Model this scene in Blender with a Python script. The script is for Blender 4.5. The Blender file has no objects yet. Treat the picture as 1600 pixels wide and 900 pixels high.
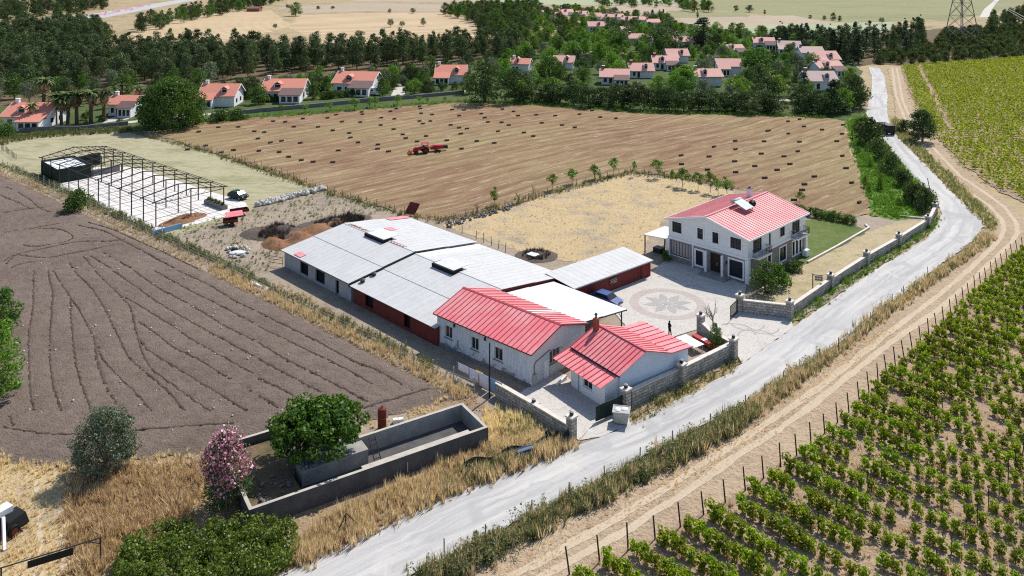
import bpy, math, random
import numpy as np
from mathutils import Vector, Matrix
R = math.radians
random.seed(7); rng = np.random.default_rng(7)
sc = bpy.context.scene
col = sc.collection

# ------------------------------------------------------------------ camera
CH = 45.0                       # flying height
FPX, YH = 1289.0, -62.0         # focal length and horizon in photo pixels
cam_d = bpy.data.cameras.new('camera'); cam = bpy.data.objects.new('camera', cam_d); col.objects.link(cam)
cam.location = (0, 0, CH); cam.rotation_euler = (R(90), 0, 0)
cam_d.sensor_width = 36; cam_d.lens = FPX/1600*36
cam_d.shift_y = -(450-YH)/1600
cam_d.clip_start = 1; cam_d.clip_end = 6000
sc.camera = cam

# ------------------------------------------------------------------ world, sun, exposure
SUN = Vector((.50, .72, 1.02)).normalized()
el = math.asin(SUN.z); az = math.atan2(SUN.x, SUN.y)
w = bpy.data.worlds.new('World'); sc.world = w; w.use_nodes = True
nt = w.node_tree; bg = nt.nodes['Background']
sky = nt.nodes.new('ShaderNodeTexSky'); sky.sky_type = 'NISHITA'; sky.sun_disc = False
sky.sun_elevation = el; sky.sun_rotation = az; sky.altitude = 60; sky.air_density = 1.0; sky.dust_density = .6
nt.links.new(sky.outputs[0], bg.inputs[0]); bg.inputs[1].default_value = .13
sd = bpy.data.lights.new('sun', 'SUN'); so = bpy.data.objects.new('sun', sd); col.objects.link(so)
sd.energy = 4.8; sd.angle = R(.53); sd.color = (1, .945, .865)
so.rotation_euler = (-SUN).to_track_quat('-Z', 'Y').to_euler(); so.location = (60, 100, 120)
sc.view_settings.view_transform = 'Standard'; sc.view_settings.look = 'None'
sc.view_settings.exposure = 0.2; sc.view_settings.gamma = 1
sc.cycles.max_bounces = 5; sc.cycles.diffuse_bounces = 2; sc.cycles.glossy_bounces = 2
sc.cycles.transmission_bounces = 3; sc.cycles.transparent_max_bounces = 4
sc.cycles.use_denoising = False; sc.cycles.pixel_filter_type = 'BLACKMAN_HARRIS'; sc.cycles.filter_width = 1.15

# ------------------------------------------------------------------ helpers
def G(px, py, z=0.0):
    """a point of the photo (1600 x 900) that lies at height z, as a place in the world"""
    d = FPX*(CH-z)/(py-YH)
    return Vector(((px-800)/FPX*d, d, z))

def tag(o, label=None, cat=None, group=None, kind=None):
    if label: o['label'] = label
    if cat: o['category'] = cat
    if group: o['group'] = group
    if kind: o['kind'] = kind
    return o

def empty(name, loc, rz=0.0, label=None, cat=None, group=None):
    o = bpy.data.objects.new(name, None); col.objects.link(o)
    o.empty_display_size = .3
    o.location = loc; o.rotation_euler = (0, 0, rz)
    return tag(o, label, cat, group)

def link(name, me, parent=None, mat=None):
    if mat is not None and not me.materials: me.materials.append(mat)
    o = bpy.data.objects.new(name, me); col.objects.link(o)
    if parent is not None: o.parent = parent
    return o

def npmesh(name, V, Fq, mat=None, smooth=False):
    """mesh from numpy arrays; Fq is (n,3) or (n,4)"""
    V = np.asarray(V, np.float32); Fq = np.asarray(Fq, np.int32)
    me = bpy.data.meshes.new(name); n, k = Fq.shape
    me.vertices.add(len(V)); me.vertices.foreach_set('co', V.ravel())
    me.loops.add(n*k); me.loops.foreach_set('vertex_index', Fq.ravel())
    me.polygons.add(n); me.polygons.foreach_set('loop_start', np.arange(0, n*k, k, dtype=np.int32))
    me.polygons.foreach_set('loop_total', np.full(n, k, np.int32))
    if smooth: me.polygons.foreach_set('use_smooth', np.ones(n, bool))
    me.update(calc_edges=True)
    if mat: me.materials.append(mat)
    return me

class MB:
    """collects simple shapes and links them as one mesh object"""
    def __init__(s): s.v = []; s.f = []; s.m = []; s.mi = 0
    def add(s, vs, fs):
        b = len(s.v); s.v += [tuple(p) for p in vs]; s.f += [tuple(b+i for i in f) for f in fs]; s.m += [s.mi]*len(fs); return s
    def box(s, x0, x1, y0, y1, z0, z1):
        return s.add([(x0,y0,z0),(x1,y0,z0),(x1,y1,z0),(x0,y1,z0),(x0,y0,z1),(x1,y0,z1),(x1,y1,z1),(x0,y1,z1)],
                     [(0,3,2,1),(4,5,6,7),(0,1,5,4),(1,2,6,5),(2,3,7,6),(3,0,4,7)])
    def quad(s, a, b, c, d): return s.add([a,b,c,d], [(0,1,2,3)])
    def hexa(s, p): # 8 points: bottom ring, top ring
        return s.add(p, [(0,3,2,1),(4,5,6,7),(0,1,5,4),(1,2,6,5),(2,3,7,6),(3,0,4,7)])
    def slab(s, pts, t):  # polygon pts (3d) thickened downwards by t
        n = len(pts); lo = [(p[0],p[1],p[2]-t) for p in pts]
        return s.add(list(pts)+lo, [tuple(range(n)), tuple(range(2*n-1, n-1, -1))]+[(i, n+i, n+(i+1)%n, (i+1)%n) for i in range(n)])
    def prism(s, poly, axis, a, b):  # 2d polygon extruded along axis ('x': poly=(y,z), 'y': poly=(x,z), 'z': poly=(x,y))
        def p(q, t): return {'x': (t,q[0],q[1]), 'y': (q[0],t,q[1]), 'z': (q[0],q[1],t)}[axis]
        n = len(poly)
        return s.add([p(q,a) for q in poly]+[p(q,b) for q in poly], [tuple(range(n)), tuple(range(2*n-1,n-1,-1))]+[(i,(i+1)%n,n+(i+1)%n,n+i) for i in range(n)])
    def tube(s, p0, p1, r0, r1=None, n=6, cap=True):
        r1 = r0 if r1 is None else r1
        p0 = Vector(p0); p1 = Vector(p1); d = (p1-p0)
        if d.length < 1e-6: return s
        d.normalize(); u = d.orthogonal().normalized(); v = d.cross(u)
        c = [(math.cos(2*math.pi*i/n), math.sin(2*math.pi*i/n)) for i in range(n)]
        vs = [p0+(u*a+v*b)*r0 for a,b in c]+[p1+(u*a+v*b)*r1 for a,b in c]
        fs = [(i,(i+1)%n,n+(i+1)%n,n+i) for i in range(n)]
        if cap: fs += [tuple(range(n-1,-1,-1)), tuple(range(n,2*n))]
        return s.add(vs, fs)
    def path(s, pts, r, n=5):
        for a, b in zip(pts, pts[1:]): s.tube(a, b, r, r, n)
        return s
    def lathe(s, prof, c=(0,0,0), n=12):
        vs = []; fs = []
        for r, z in prof:
            for i in range(n): vs.append((c[0]+r*math.cos(2*math.pi*i/n), c[1]+r*math.sin(2*math.pi*i/n), c[2]+z))
        for k in range(len(prof)-1):
            for i in range(n): fs.append((k*n+i, k*n+(i+1)%n, (k+1)*n+(i+1)%n, (k+1)*n+i))
        fs.append(tuple(range(n-1,-1,-1))); fs.append(tuple(range((len(prof)-1)*n, len(prof)*n)))
        return s.add(vs, fs)
    def ell(s, c, r, n=10, k=6):
        prof = [(math.sin(math.pi*j/k), -math.cos(math.pi*j/k)) for j in range(k+1)]
        vs = []; fs = []
        for a, z in prof:
            for i in range(n): vs.append((c[0]+r[0]*a*math.cos(2*math.pi*i/n), c[1]+r[1]*a*math.sin(2*math.pi*i/n), c[2]+r[2]*z))
        for j in range(k):
            for i in range(n): fs.append((j*n+i, j*n+(i+1)%n, (j+1)*n+(i+1)%n, (j+1)*n+i))
        return s.add(vs, fs)
    def mesh(s, name, mats, smooth=False):
        me = bpy.data.meshes.new(name); me.from_pydata(s.v, [], s.f)
        mats = mats if isinstance(mats, (list, tuple)) else [mats]
        for m in mats: me.materials.append(m)
        if any(s.m): me.polygons.foreach_set('material_index', s.m)
        if smooth: me.polygons.foreach_set('use_smooth', [True]*len(me.polygons))
        me.update(); return me
    def build(s, name, mat, parent=None, smooth=False, loc=None, rz=0.0):
        o = link(name, s.mesh(name, mat, smooth), parent)
        if loc is not None: o.location = loc; o.rotation_euler = (0,0,rz)
        return o

def copy_tree(o, parent=None):
    c = o.copy(); col.objects.link(c)
    if parent is not None: c.parent = parent
    for ch in KIDS.get(o.name, ()): copy_tree(ch, c)
    return c
KIDS = {}
def remember(root):
    ch = list(root.children); KIDS[root.name] = ch
    for c in ch: remember(c)
    return root

# ------------------------------------------------------------------ materials
def newmat(name):
    m = bpy.data.materials.new(name); m.use_nodes = True
    n = m.node_tree; b = n.nodes['Principled BSDF']; b.inputs['Specular IOR Level'].default_value = .25
    return m, n, b
def rgb(c): return (c[0], c[1], c[2], 1)
def ramp(n, src, stops):
    r = n.nodes.new('ShaderNodeValToRGB'); e = r.color_ramp.elements
    while len(e) < len(stops): e.new(.5)
    for q, (p, c) in zip(e, stops): q.position = p; q.color = rgb(c) if len(c) == 3 else c
    n.links.new(src, r.inputs[0]); return r.outputs[0]
def noise(n, vec, scale, detail=4, rough=.6, dist=0):
    t = n.nodes.new('ShaderNodeTexNoise'); t.inputs['Scale'].default_value = scale; t.inputs['Detail'].default_value = detail
    t.inputs['Roughness'].default_value = rough; t.inputs['Distortion'].default_value = dist
    if vec is not None: n.links.new(vec, t.inputs['Vector'])
    return t.outputs['Fac']
def coords(n, kind='Object', scale=(1,1,1), rz=0):
    t = n.nodes.new('ShaderNodeTexCoord'); mp = n.nodes.new('ShaderNodeMapping'); mp.inputs['Scale'].default_value = scale
    mp.inputs['Rotation'].default_value = (0,0,rz); n.links.new(t.outputs[kind], mp.inputs['Vector']); return mp.outputs[0]
def mix(n, fac, a, b, mode='MIX'):
    x = n.nodes.new('ShaderNodeMix'); x.data_type = 'RGBA'; x.blend_type = mode
    for i, v in ((0, fac), (6, a), (7, b)):
        if isinstance(v, (int, float)): x.inputs[i].default_value = v
        elif isinstance(v, (tuple, list)): x.inputs[i].default_value = rgb(v)
        else: n.links.new(v, x.inputs[i])
    return x.outputs[2]
def bump(n, b, h, strength=.4, dist=.05):
    bp = n.nodes.new('ShaderNodeBump'); bp.inputs['Strength'].default_value = strength; bp.inputs['Distance'].default_value = dist
    n.links.new(h, bp.inputs['Height']); n.links.new(bp.outputs[0], b.inputs['Normal'])

def plain(name, c, rough=.7, var=.18, scale=3.0, metal=0, spec=.25, bmp=0, c2=None):
    """a paint, metal or plaster with uneven tone"""
    m, n, b = newmat(name); v = coords(n)
    f = noise(n, v, scale, 5, .65)
    lo = c2 if c2 else tuple(x*(1-var) for x in c); hi = tuple(min(1, x*(1+var*.6)) for x in c)
    n.links.new(ramp(n, f, [(.3, lo), (.55, c), (.75, hi)]), b.inputs['Base Color'])
    b.inputs['Roughness'].default_value = rough; b.inputs['Metallic'].default_value = metal; b.inputs['Specular IOR Level'].default_value = spec
    if bmp: bump(n, b, noise(n, v, scale*8, 3), bmp, .02)
    return m

def ground(name, cols, big=.06, mid=.5, fine=4.0, bmp=.5, dist=.12, stretch=(1,1,1), rz=0, speck=None, speckamt=.5, rough=.95):
    """soil, straw or grass: three scales of noise, with fine relief"""
    m, n, b = newmat(name); v = coords(n, 'Object', stretch, rz)
    a = noise(n, v, big, 4, .6); c = noise(n, v, mid, 5, .65, .3); f = noise(n, v, fine, 4, .7)
    mixv = n.nodes.new('ShaderNodeMath'); mixv.operation = 'MULTIPLY_ADD'; n.links.new(a, mixv.inputs[0]); mixv.inputs[1].default_value = .5
    half = n.nodes.new('ShaderNodeMath'); half.operation = 'MULTIPLY'; n.links.new(c, half.inputs[0]); half.inputs[1].default_value = .5
    n.links.new(half.outputs[0], mixv.inputs[2])
    k = len(cols); base = ramp(n, mixv.outputs[0], [(.36+.28*i/max(1,k-1), q) for i, q in enumerate(cols)])
    dark = ramp(n, f, [(.3, (.55,.55,.55)), (.5, (1,1,1)), (.72, (1.0,1.0,1.0))])
    out = mix(n, .75, base, dark, 'MULTIPLY')
    if speck:
        sp = noise(n, v, fine*1.7, 3, .6); out = mix(n, ramp(n, sp, [(.55,(0,0,0)), (.68,(speckamt,)*3)]), out, speck)
    n.links.new(out, b.inputs['Base Color']); b.inputs['Roughness'].default_value = rough; b.inputs['Specular IOR Level'].default_value = .1
    ad = n.nodes.new('ShaderNodeMath'); ad.operation = 'ADD'; n.links.new(f, ad.inputs[0]); n.links.new(c, ad.inputs[1])
    bump(n, b, ad.outputs[0], bmp, dist)
    return m

def foliage(name, dark, mid, light, trans=.28, tint=(1.25,1.2,.5)):
    m, n, b = newmat(name); n.nodes.remove(b)
    out = n.nodes['Material Output']
    gi = n.nodes.new('ShaderNodeNewGeometry'); oi = n.nodes.new('ShaderNodeObjectInfo')
    c = ramp(n, gi.outputs['Random Per Island'], [(0, dark), (.5, mid), (1, light)])
    hs = n.nodes.new('ShaderNodeHueSaturation'); n.links.new(c, hs.inputs['Color'])
    mr = n.nodes.new('ShaderNodeMapRange'); mr.inputs[3].default_value = .72; mr.inputs[4].default_value = 1.25
    n.links.new(oi.outputs['Random'], mr.inputs[0]); n.links.new(mr.outputs[0], hs.inputs['Value'])
    mh = n.nodes.new('ShaderNodeMapRange'); mh.inputs[3].default_value = .488; mh.inputs[4].default_value = .512
    n.links.new(oi.outputs['Random'], mh.inputs[0]); n.links.new(mh.outputs[0], hs.inputs['Hue'])
    d = n.nodes.new('ShaderNodeBsdfDiffuse'); t = n.nodes.new('ShaderNodeBsdfTranslucent'); g = n.nodes.new('ShaderNodeBsdfGlossy')
    g.inputs['Roughness'].default_value = .45; g.inputs['Color'].default_value = (.8,.85,.8,1)
    tc = mix(n, 1.0, hs.outputs[0], tint, 'MULTIPLY')
    n.links.new(hs.outputs[0], d.inputs[0]); n.links.new(tc, t.inputs[0])
    s1 = n.nodes.new('ShaderNodeMixShader'); s1.inputs[0].default_value = trans
    n.links.new(d.outputs[0], s1.inputs[1]); n.links.new(t.outputs[0], s1.inputs[2])
    s2 = n.nodes.new('ShaderNodeMixShader'); s2.inputs[0].default_value = .022
    n.links.new(s1.outputs[0], s2.inputs[1]); n.links.new(g.outputs[0], s2.inputs[2])
    n.links.new(s2.outputs[0], out.inputs[0])
    return m

def glassy(name, c=(.02,.025,.03)):
    m, n, b = newmat(name); b.inputs['Base Color'].default_value = rgb(c); b.inputs['Roughness'].default_value = .16
    b.inputs['Specular IOR Level'].default_value = .35; return m

def stonewall(name, c1, c2, mortar, scale=1.0):
    """rubble masonry on upright faces: runs along the wall with the object's x and z"""
    m, n, b = newmat(name)
    t = n.nodes.new('ShaderNodeTexCoord'); s = n.nodes.new('ShaderNodeSeparateXYZ'); n.links.new(t.outputs['Object'], s.inputs[0])
    ad = n.nodes.new('ShaderNodeMath'); ad.operation = 'ADD'; n.links.new(s.outputs[0], ad.inputs[0]); n.links.new(s.outputs[1], ad.inputs[1])
    cb = n.nodes.new('ShaderNodeCombineXYZ'); n.links.new(ad.outputs[0], cb.inputs[0]); n.links.new(s.outputs[2], cb.inputs[1])
    br = n.nodes.new('ShaderNodeTexBrick'); dn = n.nodes.new('ShaderNodeTexNoise'); dn.inputs['Scale'].default_value = 2.3; dn.inputs['Detail'].default_value = 2; n.links.new(t.outputs['Object'], dn.inputs['Vector'])
    ds = n.nodes.new('ShaderNodeVectorMath'); ds.operation = 'SCALE'; ds.inputs['Scale'].default_value = .22; n.links.new(dn.outputs['Color'], ds.inputs[0])
    dv = n.nodes.new('ShaderNodeVectorMath'); n.links.new(cb.outputs[0], dv.inputs[0]); n.links.new(ds.outputs[0], dv.inputs[1]); n.links.new(dv.outputs[0], br.inputs['Vector'])
    br.inputs['Scale'].default_value = scale; br.inputs['Mortar Size'].default_value = .025; br.inputs['Brick Width'].default_value = .55
    br.inputs['Row Height'].default_value = .27; br.offset = .43; br.squash = .7; br.squash_frequency = 3
    br.inputs['Color1'].default_value = rgb(c1); br.inputs['Color2'].default_value = rgb(c2); br.inputs['Mortar'].default_value = rgb(mortar)
    f = noise(n, t.outputs['Object'], 1.7, 5, .7)
    out = mix(n, .8, br.outputs['Color'], ramp(n, f, [(.3,(.6,.57,.55)), (.6,(1,1,1))]), 'MULTIPLY')
    n.links.new(out, b.inputs['Base Color']); b.inputs['Roughness'].default_value = .9
    iv = n.nodes.new('ShaderNodeMath'); iv.operation = 'MULTIPLY_ADD'; n.links.new(br.outputs['Fac'], iv.inputs[0]); iv.inputs[1].default_value = -1; n.links.new(f, iv.inputs[2])
    bump(n, b, iv.outputs[0], .6, .05)
    return m

def peeling(name, paint, under, amt=.62):
    """old whitewash flaking off, worst near the foot of the wall"""
    m, n, b = newmat(name); v = coords(n, 'Object')
    s = n.nodes.new('ShaderNodeSeparateXYZ'); n.links.new(v, s.inputs[0])
    f = noise(n, v, 1.1, 6, .7, .4); st = noise(n, coords(n, 'Object', (3,3,.35)), 1.5, 4, .6)
    h = n.nodes.new('ShaderNodeMapRange'); n.links.new(s.outputs[2], h.inputs[0]); h.inputs[1].default_value = 0; h.inputs[2].default_value = 1.3; h.inputs[3].default_value = .22; h.inputs[4].default_value = 0
    ad = n.nodes.new('ShaderNodeMath'); ad.operation = 'ADD'; n.links.new(f, ad.inputs[0]); n.links.new(h.outputs[0], ad.inputs[1])
    k = ramp(n, ad.outputs[0], [(amt, (0,0,0)), (amt+.05, (1,1,1))])
    p = mix(n, 1, paint, ramp(n, st, [(.3,(.72,.72,.72)), (.6,(1,1,1))]), 'MULTIPLY')
    n.links.new(mix(n, k, p, under), b.inputs['Base Color']); b.inputs['Roughness'].default_value = .9
    bump(n, b, f, .3, .03); return m

def sheet_roof(name, c, stain, amt=.5, rough=.45, metal=.0, rz=0):
    """painted or zinc roof sheet with patches of dirt; placed by world position so no two sheets are alike"""
    m, n, b = newmat(name); gp = n.nodes.new('ShaderNodeNewGeometry'); v = gp.outputs['Position']
    f = noise(n, v, .28, 5, .7, .5); g = noise(n, v, 5, 4, .7); h = noise(n, v, 1.3, 4, .65)
    k = ramp(n, f, [(.42,(0,0,0)), (.68,(amt,)*3)])
    oi = n.nodes.new('ShaderNodeObjectInfo'); vr = ramp(n, oi.outputs['Random'], [(0,(.975,.975,.975)), (1,(1,1,1))])
    out = mix(n, 1, mix(n, k, c, stain), vr, 'MULTIPLY'); out = mix(n, .5, out, ramp(n, h, [(.32,(.86,.85,.84)), (.55,(1,1,1))]), 'MULTIPLY')
    n.links.new(mix(n, .4, out, ramp(n, g, [(.35,(.82,.81,.8)), (.6,(1,1,1))]), 'MULTIPLY'), b.inputs['Base Color'])
    b.inputs['Roughness'].default_value = rough; b.inputs['Metallic'].default_value = metal; return m

M = dict(
 white=plain('white_paint', (.74,.74,.75), .75, .08, 1.2), whiter=plain('white_trim', (.82,.82,.82), .6, .05),
 house=plain('house_render', (.80,.795,.79), .85, .07, .8), stoneclad=stonewall('stone_cladding', (.27,.24,.215), (.35,.315,.28), (.30,.27,.25), 1.3),
 villa=plain('villa_white', (.76,.77,.79), .8, .06, .6), peel=peeling('peeling_whitewash', (.66,.68,.73), (.27,.25,.25)),
 cream=plain('pale_render', (.62,.61,.60), .85, .1, .9), shadedwhite=plain('blue_shaded_white_render', (.60,.66,.76), .8, .08, .7),  # the pale blue is the gable's shade, put into the render colour
 dark=plain('dark_frame', (.03,.03,.035), .5), black=plain('black_rubber', (.015,.015,.016), .8), glass=glassy('window_glass'),
 curtain=plain('curtain', (.42,.36,.34), .9, .15, 4), door=plain('dark_wood_door', (.035,.02,.018), .5),
 redroof=sheet_roof('red_roof_sheet', (.80,.20,.225), (.78,.37,.37), .8, .45), redrib=plain('red_roof_rib', (.46,.075,.088), .5, .15),
 houseroof=sheet_roof('dusty_red_roof_sheet', (.72,.165,.18), (.70,.32,.31), .85), ribw=plain('pale_roof_rib', (.68,.27,.28), .5),
 zinc=sheet_roof('pale_zinc_sheet', (.57,.57,.56), (.49,.485,.47), .6, .5), zinc2=sheet_roof('bright_zinc_sheet', (.67,.67,.66), (.57,.565,.55), .5, .5),
 greywall=plain('grey_sheet_wall', (.36,.36,.38), .7, .2, 1.2), redwall=plain('oxide_red_wall', (.17,.030,.026), .75, .25, 1.3),
 rust=plain('rust_red', (.16,.035,.02), .85, .4, 3), rustwood=plain('rusty_boards', (.30,.10,.07), .9, .4, 4),
 tile=plain('orange_roof_tile', (.64,.255,.18), .8, .18, 2.5, bmp=.4), tilepink=plain('pink_roof_tile', (.66,.36,.305), .8, .16, 2.5, bmp=.4),
 tiledark=plain('brown_roof_tile', (.17,.11,.10), .85, .2, 2.5), tilegrey=plain('greyed_roof_tile', (.55,.41,.37), .85, .2, 2.5),
 brick=plain('chimney_brick', (.35,.10,.07), .85, .25, 5), stone=stonewall('rubble_stone', (.56,.52,.46), (.37,.335,.295), (.20,.185,.17), .85),
 coping=plain('pale_coping', (.62,.57,.50), .85, .15, 1.5), concrete=plain('weathered_concrete', (.30,.285,.265), .9, .3, .9, bmp=.3),
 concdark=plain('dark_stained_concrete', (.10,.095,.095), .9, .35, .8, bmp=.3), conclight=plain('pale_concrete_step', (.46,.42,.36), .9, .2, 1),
 steel=plain('dark_steel', (.045,.04,.038), .6, .3), galv=plain('galvanised', (.42,.43,.44), .5, .15), wood=plain('grey_post_wood', (.22,.19,.16), .9, .3, 3),
 postdark=plain('dark_post', (.035,.03,.028), .8, .3), greenmetal=plain('dark_green_sheet', (.018,.035,.028), .6, .25), tarp=plain('white_tarp', (.72,.75,.76), .6, .1),
 red=plain('tractor_red', (.45,.03,.03), .45), orange=plain('machine_orange', (.62,.13,.02), .55), blue=plain('car_blue', (.03,.07,.22), .25, .05, spec=.6),
 carwhite=plain('caravan_white', (.78,.79,.80), .4, .05), bark=plain('bark', (.10,.075,.055), .95, .3, 4), barkpale=plain('pale_bark', (.24,.19,.14), .95, .3, 4),
 hay=plain('weathered_hay', (.075,.055,.035), .95, .35, 4, bmp=.6), skin=plain('skin', (.35,.2,.14), .6), cloth=plain('black_clothes', (.012,.012,.014), .9),
 linen=plain('hung_linen', (.82,.80,.88), .85, .1, 2), yellow=plain('yellow_cloth', (.75,.5,.08), .85), bluecloth=plain('blue_cloth', (.25,.45,.68), .85),
 dirt=ground('orange_dirt', [(.20,.10,.055),(.30,.165,.09),(.24,.135,.085)], .3, 1.2, 6, .8, .2), stonebits=plain('pale_rubble', (.55,.52,.48), .9, .25, 2, bmp=.5),
 greystone=plain('grey_rubble', (.20,.19,.19), .9, .35, 2), solar=plain('solar_glass', (.60,.66,.70), .18, .05, spec=.8), shadeblack=plain('dark_opening', (.012,.012,.014), .9),  # the near-black paints in the unlit inside of openings and gaps
 brush=plain('dead_branches', (.11,.085,.07), .95, .4, 5), pink=foliage('pink_blossom', (.55,.14,.27), (.82,.34,.50), (.92,.62,.70), .35, (1,.8,.9)),
 signgreen=plain('sign_green', (.05,.30,.16), .6), signblue=plain('sign_blue', (.04,.09,.35), .6), bin=plain('grey_bin', (.42,.40,.36), .7, .2, 2),
)
# ================================================================== the setting: ground, fields, road
GM = dict(
 base=ground('dry_ground', [(.20,.17,.09),(.33,.26,.15),(.42,.33,.20),(.26,.22,.12)], .03, .25, 3.5, .5, .15),
 plough=ground('ploughed_soil', [(.155,.118,.096),(.20,.154,.127),(.235,.184,.152)], .06, .7, 5, 1.0, .25, speck=(.23,.19,.16), speckamt=.3),
 straw=ground('golden_straw', [(.34,.285,.225),(.44,.355,.24),(.53,.405,.225),(.56,.43,.25),(.40,.33,.24)], .11, .38, 4, .8, .25, speck=(.27,.21,.13)),
 farmdirt=ground('trodden_dirt', [(.24,.195,.155),(.33,.27,.21),(.38,.31,.235)], .12, .6, 4, .6, .12, speck=(.14,.13,.06)),
 paddock=ground('pale_mown_grass', [(.23,.235,.115),(.31,.295,.175),(.41,.37,.245),(.27,.27,.135)], .06, .35, 3.5, .4, .1, stretch=(1,2.2,1), rz=R(45)),
 lawn=ground('lawn_grass', [(.075,.115,.03),(.11,.15,.042),(.16,.175,.065)], .15, .9, 6, .5, .08),
 verge=ground('lush_verge_grass', [(.09,.17,.03),(.14,.24,.045),(.19,.25,.07)], .12, .8, 5, .7, .15),
 vinesoil=ground('vineyard_soil', [(.31,.215,.15),(.38,.275,.19),(.44,.325,.225)], .1, .9, 3.2, 1.0, .25, speck=(.52,.41,.27)),
 track=ground('dry_track', [(.37,.27,.185),(.44,.33,.225),(.50,.385,.265)], .12, .9, 3.0, 1.0, .25, speck=(.60,.50,.33)),
 rut=ground('worn_rut', [(.47,.38,.27),(.53,.43,.31)], .2, 1, 5, .3, .05),
 rut2=ground('pale_rut', [(.46,.39,.29),(.52,.44,.33)], .2, 1, 5, .3, .05),
 scrub=ground('rusty_dry_brush', [(.25,.17,.105),(.34,.245,.15),(.44,.335,.205)], .1, .6, 3, .9, .25, speck=(.16,.09,.05)),
 fstraw=ground('far_straw', [(.50,.385,.24),(.60,.47,.30),(.55,.42,.26)], .03, .12, 1.2, .3, .1, stretch=(1,.16,1)),
 fgreen=ground('far_meadow', [(.19,.20,.09),(.27,.26,.14),(.24,.25,.12)], .012, .05, .6, .2, .1, stretch=(.4,1,1)),
 fpale=ground('far_pale_green', [(.30,.33,.20),(.38,.40,.26)], .02, .1, 1, .2, .1, stretch=(.4,1,1)),
 ftan=ground('far_fallow', [(.36,.29,.21),(.43,.35,.26)], .02, .1, 1, .2, .1, stretch=(.4,1,1)),
 forest=ground('forest_floor', [(.07,.07,.035),(.17,.125,.075),(.10,.085,.045),(.25,.18,.12)], .05, .3, 2, .5, .1),
 garden=ground('garden_grass', [(.04,.065,.02),(.07,.105,.03),(.12,.125,.055)], .05, .3, 3, .4, .1),
 slab=ground('bare_concrete', [(.62,.585,.55),(.70,.665,.63),(.66,.62,.575)], .08, .4, 3, .15, .02, speck=(.46,.40,.35), speckamt=.4, rough=.85),
 drylawn=ground('dried_lawn', [(.30,.275,.13),(.39,.325,.20),(.46,.375,.24),(.26,.265,.11)], .1, .5, 4, .6, .12, speck=(.24,.20,.12)),
 yard=ground('yard_concrete', [(.47,.44,.40),(.54,.505,.465),(.50,.465,.42)], .12, .6, 4, .2, .02, speck=(.38,.34,.29), speckamt=.3, rough=.85),
 pave_pink=ground('pink_paving', [(.42,.365,.335),(.47,.41,.375)], .3, 1, 5, .2, .02),
 pave_grey=ground('grey_paving', [(.36,.345,.325),(.40,.38,.36)], .3, 1, 5, .2, .02),
)
# stubble: swaths of cut straw lying in lines
def stubble(name):
    m, n, b = newmat(name); v = coords(n, 'Object', (1,1,1), -R(41))
    t = n.nodes.new('ShaderNodeTexCoord'); dn = n.nodes.new('ShaderNodeTexNoise'); dn.inputs['Scale'].default_value = .02; n.links.new(t.outputs['Object'], dn.inputs['Vector'])
    av = n.nodes.new('ShaderNodeMix'); av.data_type = 'VECTOR'; av.inputs[0].default_value = .92
    sc1 = n.nodes.new('ShaderNodeVectorMath'); sc1.operation = 'SCALE'; sc1.inputs['Scale'].default_value = 9; n.links.new(dn.outputs['Color'], sc1.inputs[0])
    ad = n.nodes.new('ShaderNodeVectorMath'); n.links.new(v, ad.inputs[0]); n.links.new(sc1.outputs[0], ad.inputs[1])
    st = n.nodes.new('ShaderNodeVectorMath'); st.operation = 'MULTIPLY'; st.inputs[1].default_value = (.05,.55,1); n.links.new(ad.outputs[0], st.inputs[0])
    s1 = noise(n, st.outputs[0], 1.0, 5, .7)
    st2 = n.nodes.new('ShaderNodeVectorMath'); st2.operation = 'MULTIPLY'; st2.inputs[1].default_value = (.14,1.5,1); n.links.new(ad.outputs[0], st2.inputs[0])
    s2 = noise(n, st2.outputs[0], 1.0, 4, .7)
    wv = n.nodes.new('ShaderNodeTexWave'); wv.wave_type = 'BANDS'; wv.bands_direction = 'Y'; wv.inputs['Scale'].default_value = .085; wv.inputs['Distortion'].default_value = 2.2; wv.inputs['Detail'].default_value = 2
    wv.inputs['Detail Scale'].default_value = .6; n.links.new(ad.outputs[0], wv.inputs['Vector'])
    bigf = noise(n, t.outputs['Object'], .018, 3, .5); f = noise(n, t.outputs['Object'], 4, 4, .7)
    base = ramp(n, s1, [(.28,(.15,.082,.048)), (.45,(.235,.142,.083)), (.58,(.30,.205,.118)), (.75,(.42,.325,.20))])
    base = mix(n, ramp(n, bigf, [(.42,(0,0,0)), (.66,(.5,.5,.5))]), base, (.31,.27,.125))
    base = mix(n, ramp(n, wv.outputs['Fac'], [(.0,(.5,.5,.5)), (.16,(0,0,0))]), base, (.15,.095,.06))
    base = mix(n, ramp(n, s2, [(.58,(0,0,0)), (.70,(.75,.75,.75))]), base, (.58,.49,.35))
    base = mix(n, .7, base, ramp(n, f, [(.3,(.6,.6,.6)), (.55,(1,1,1))]), 'MULTIPLY')
    n.links.new(base, b.inputs['Base Color']); b.inputs['Roughness'].default_value = .95; b.inputs['Specular IOR Level'].default_value = .1
    a2 = n.nodes.new('ShaderNodeMath'); a2.operation = 'ADD'; n.links.new(s2, a2.inputs[0]); n.links.new(f, a2.inputs[1]); bump(n, b, a2.outputs[0], .6, .15)
    return m
GM['stubble'] = stubble('hay_stubble')
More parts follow.
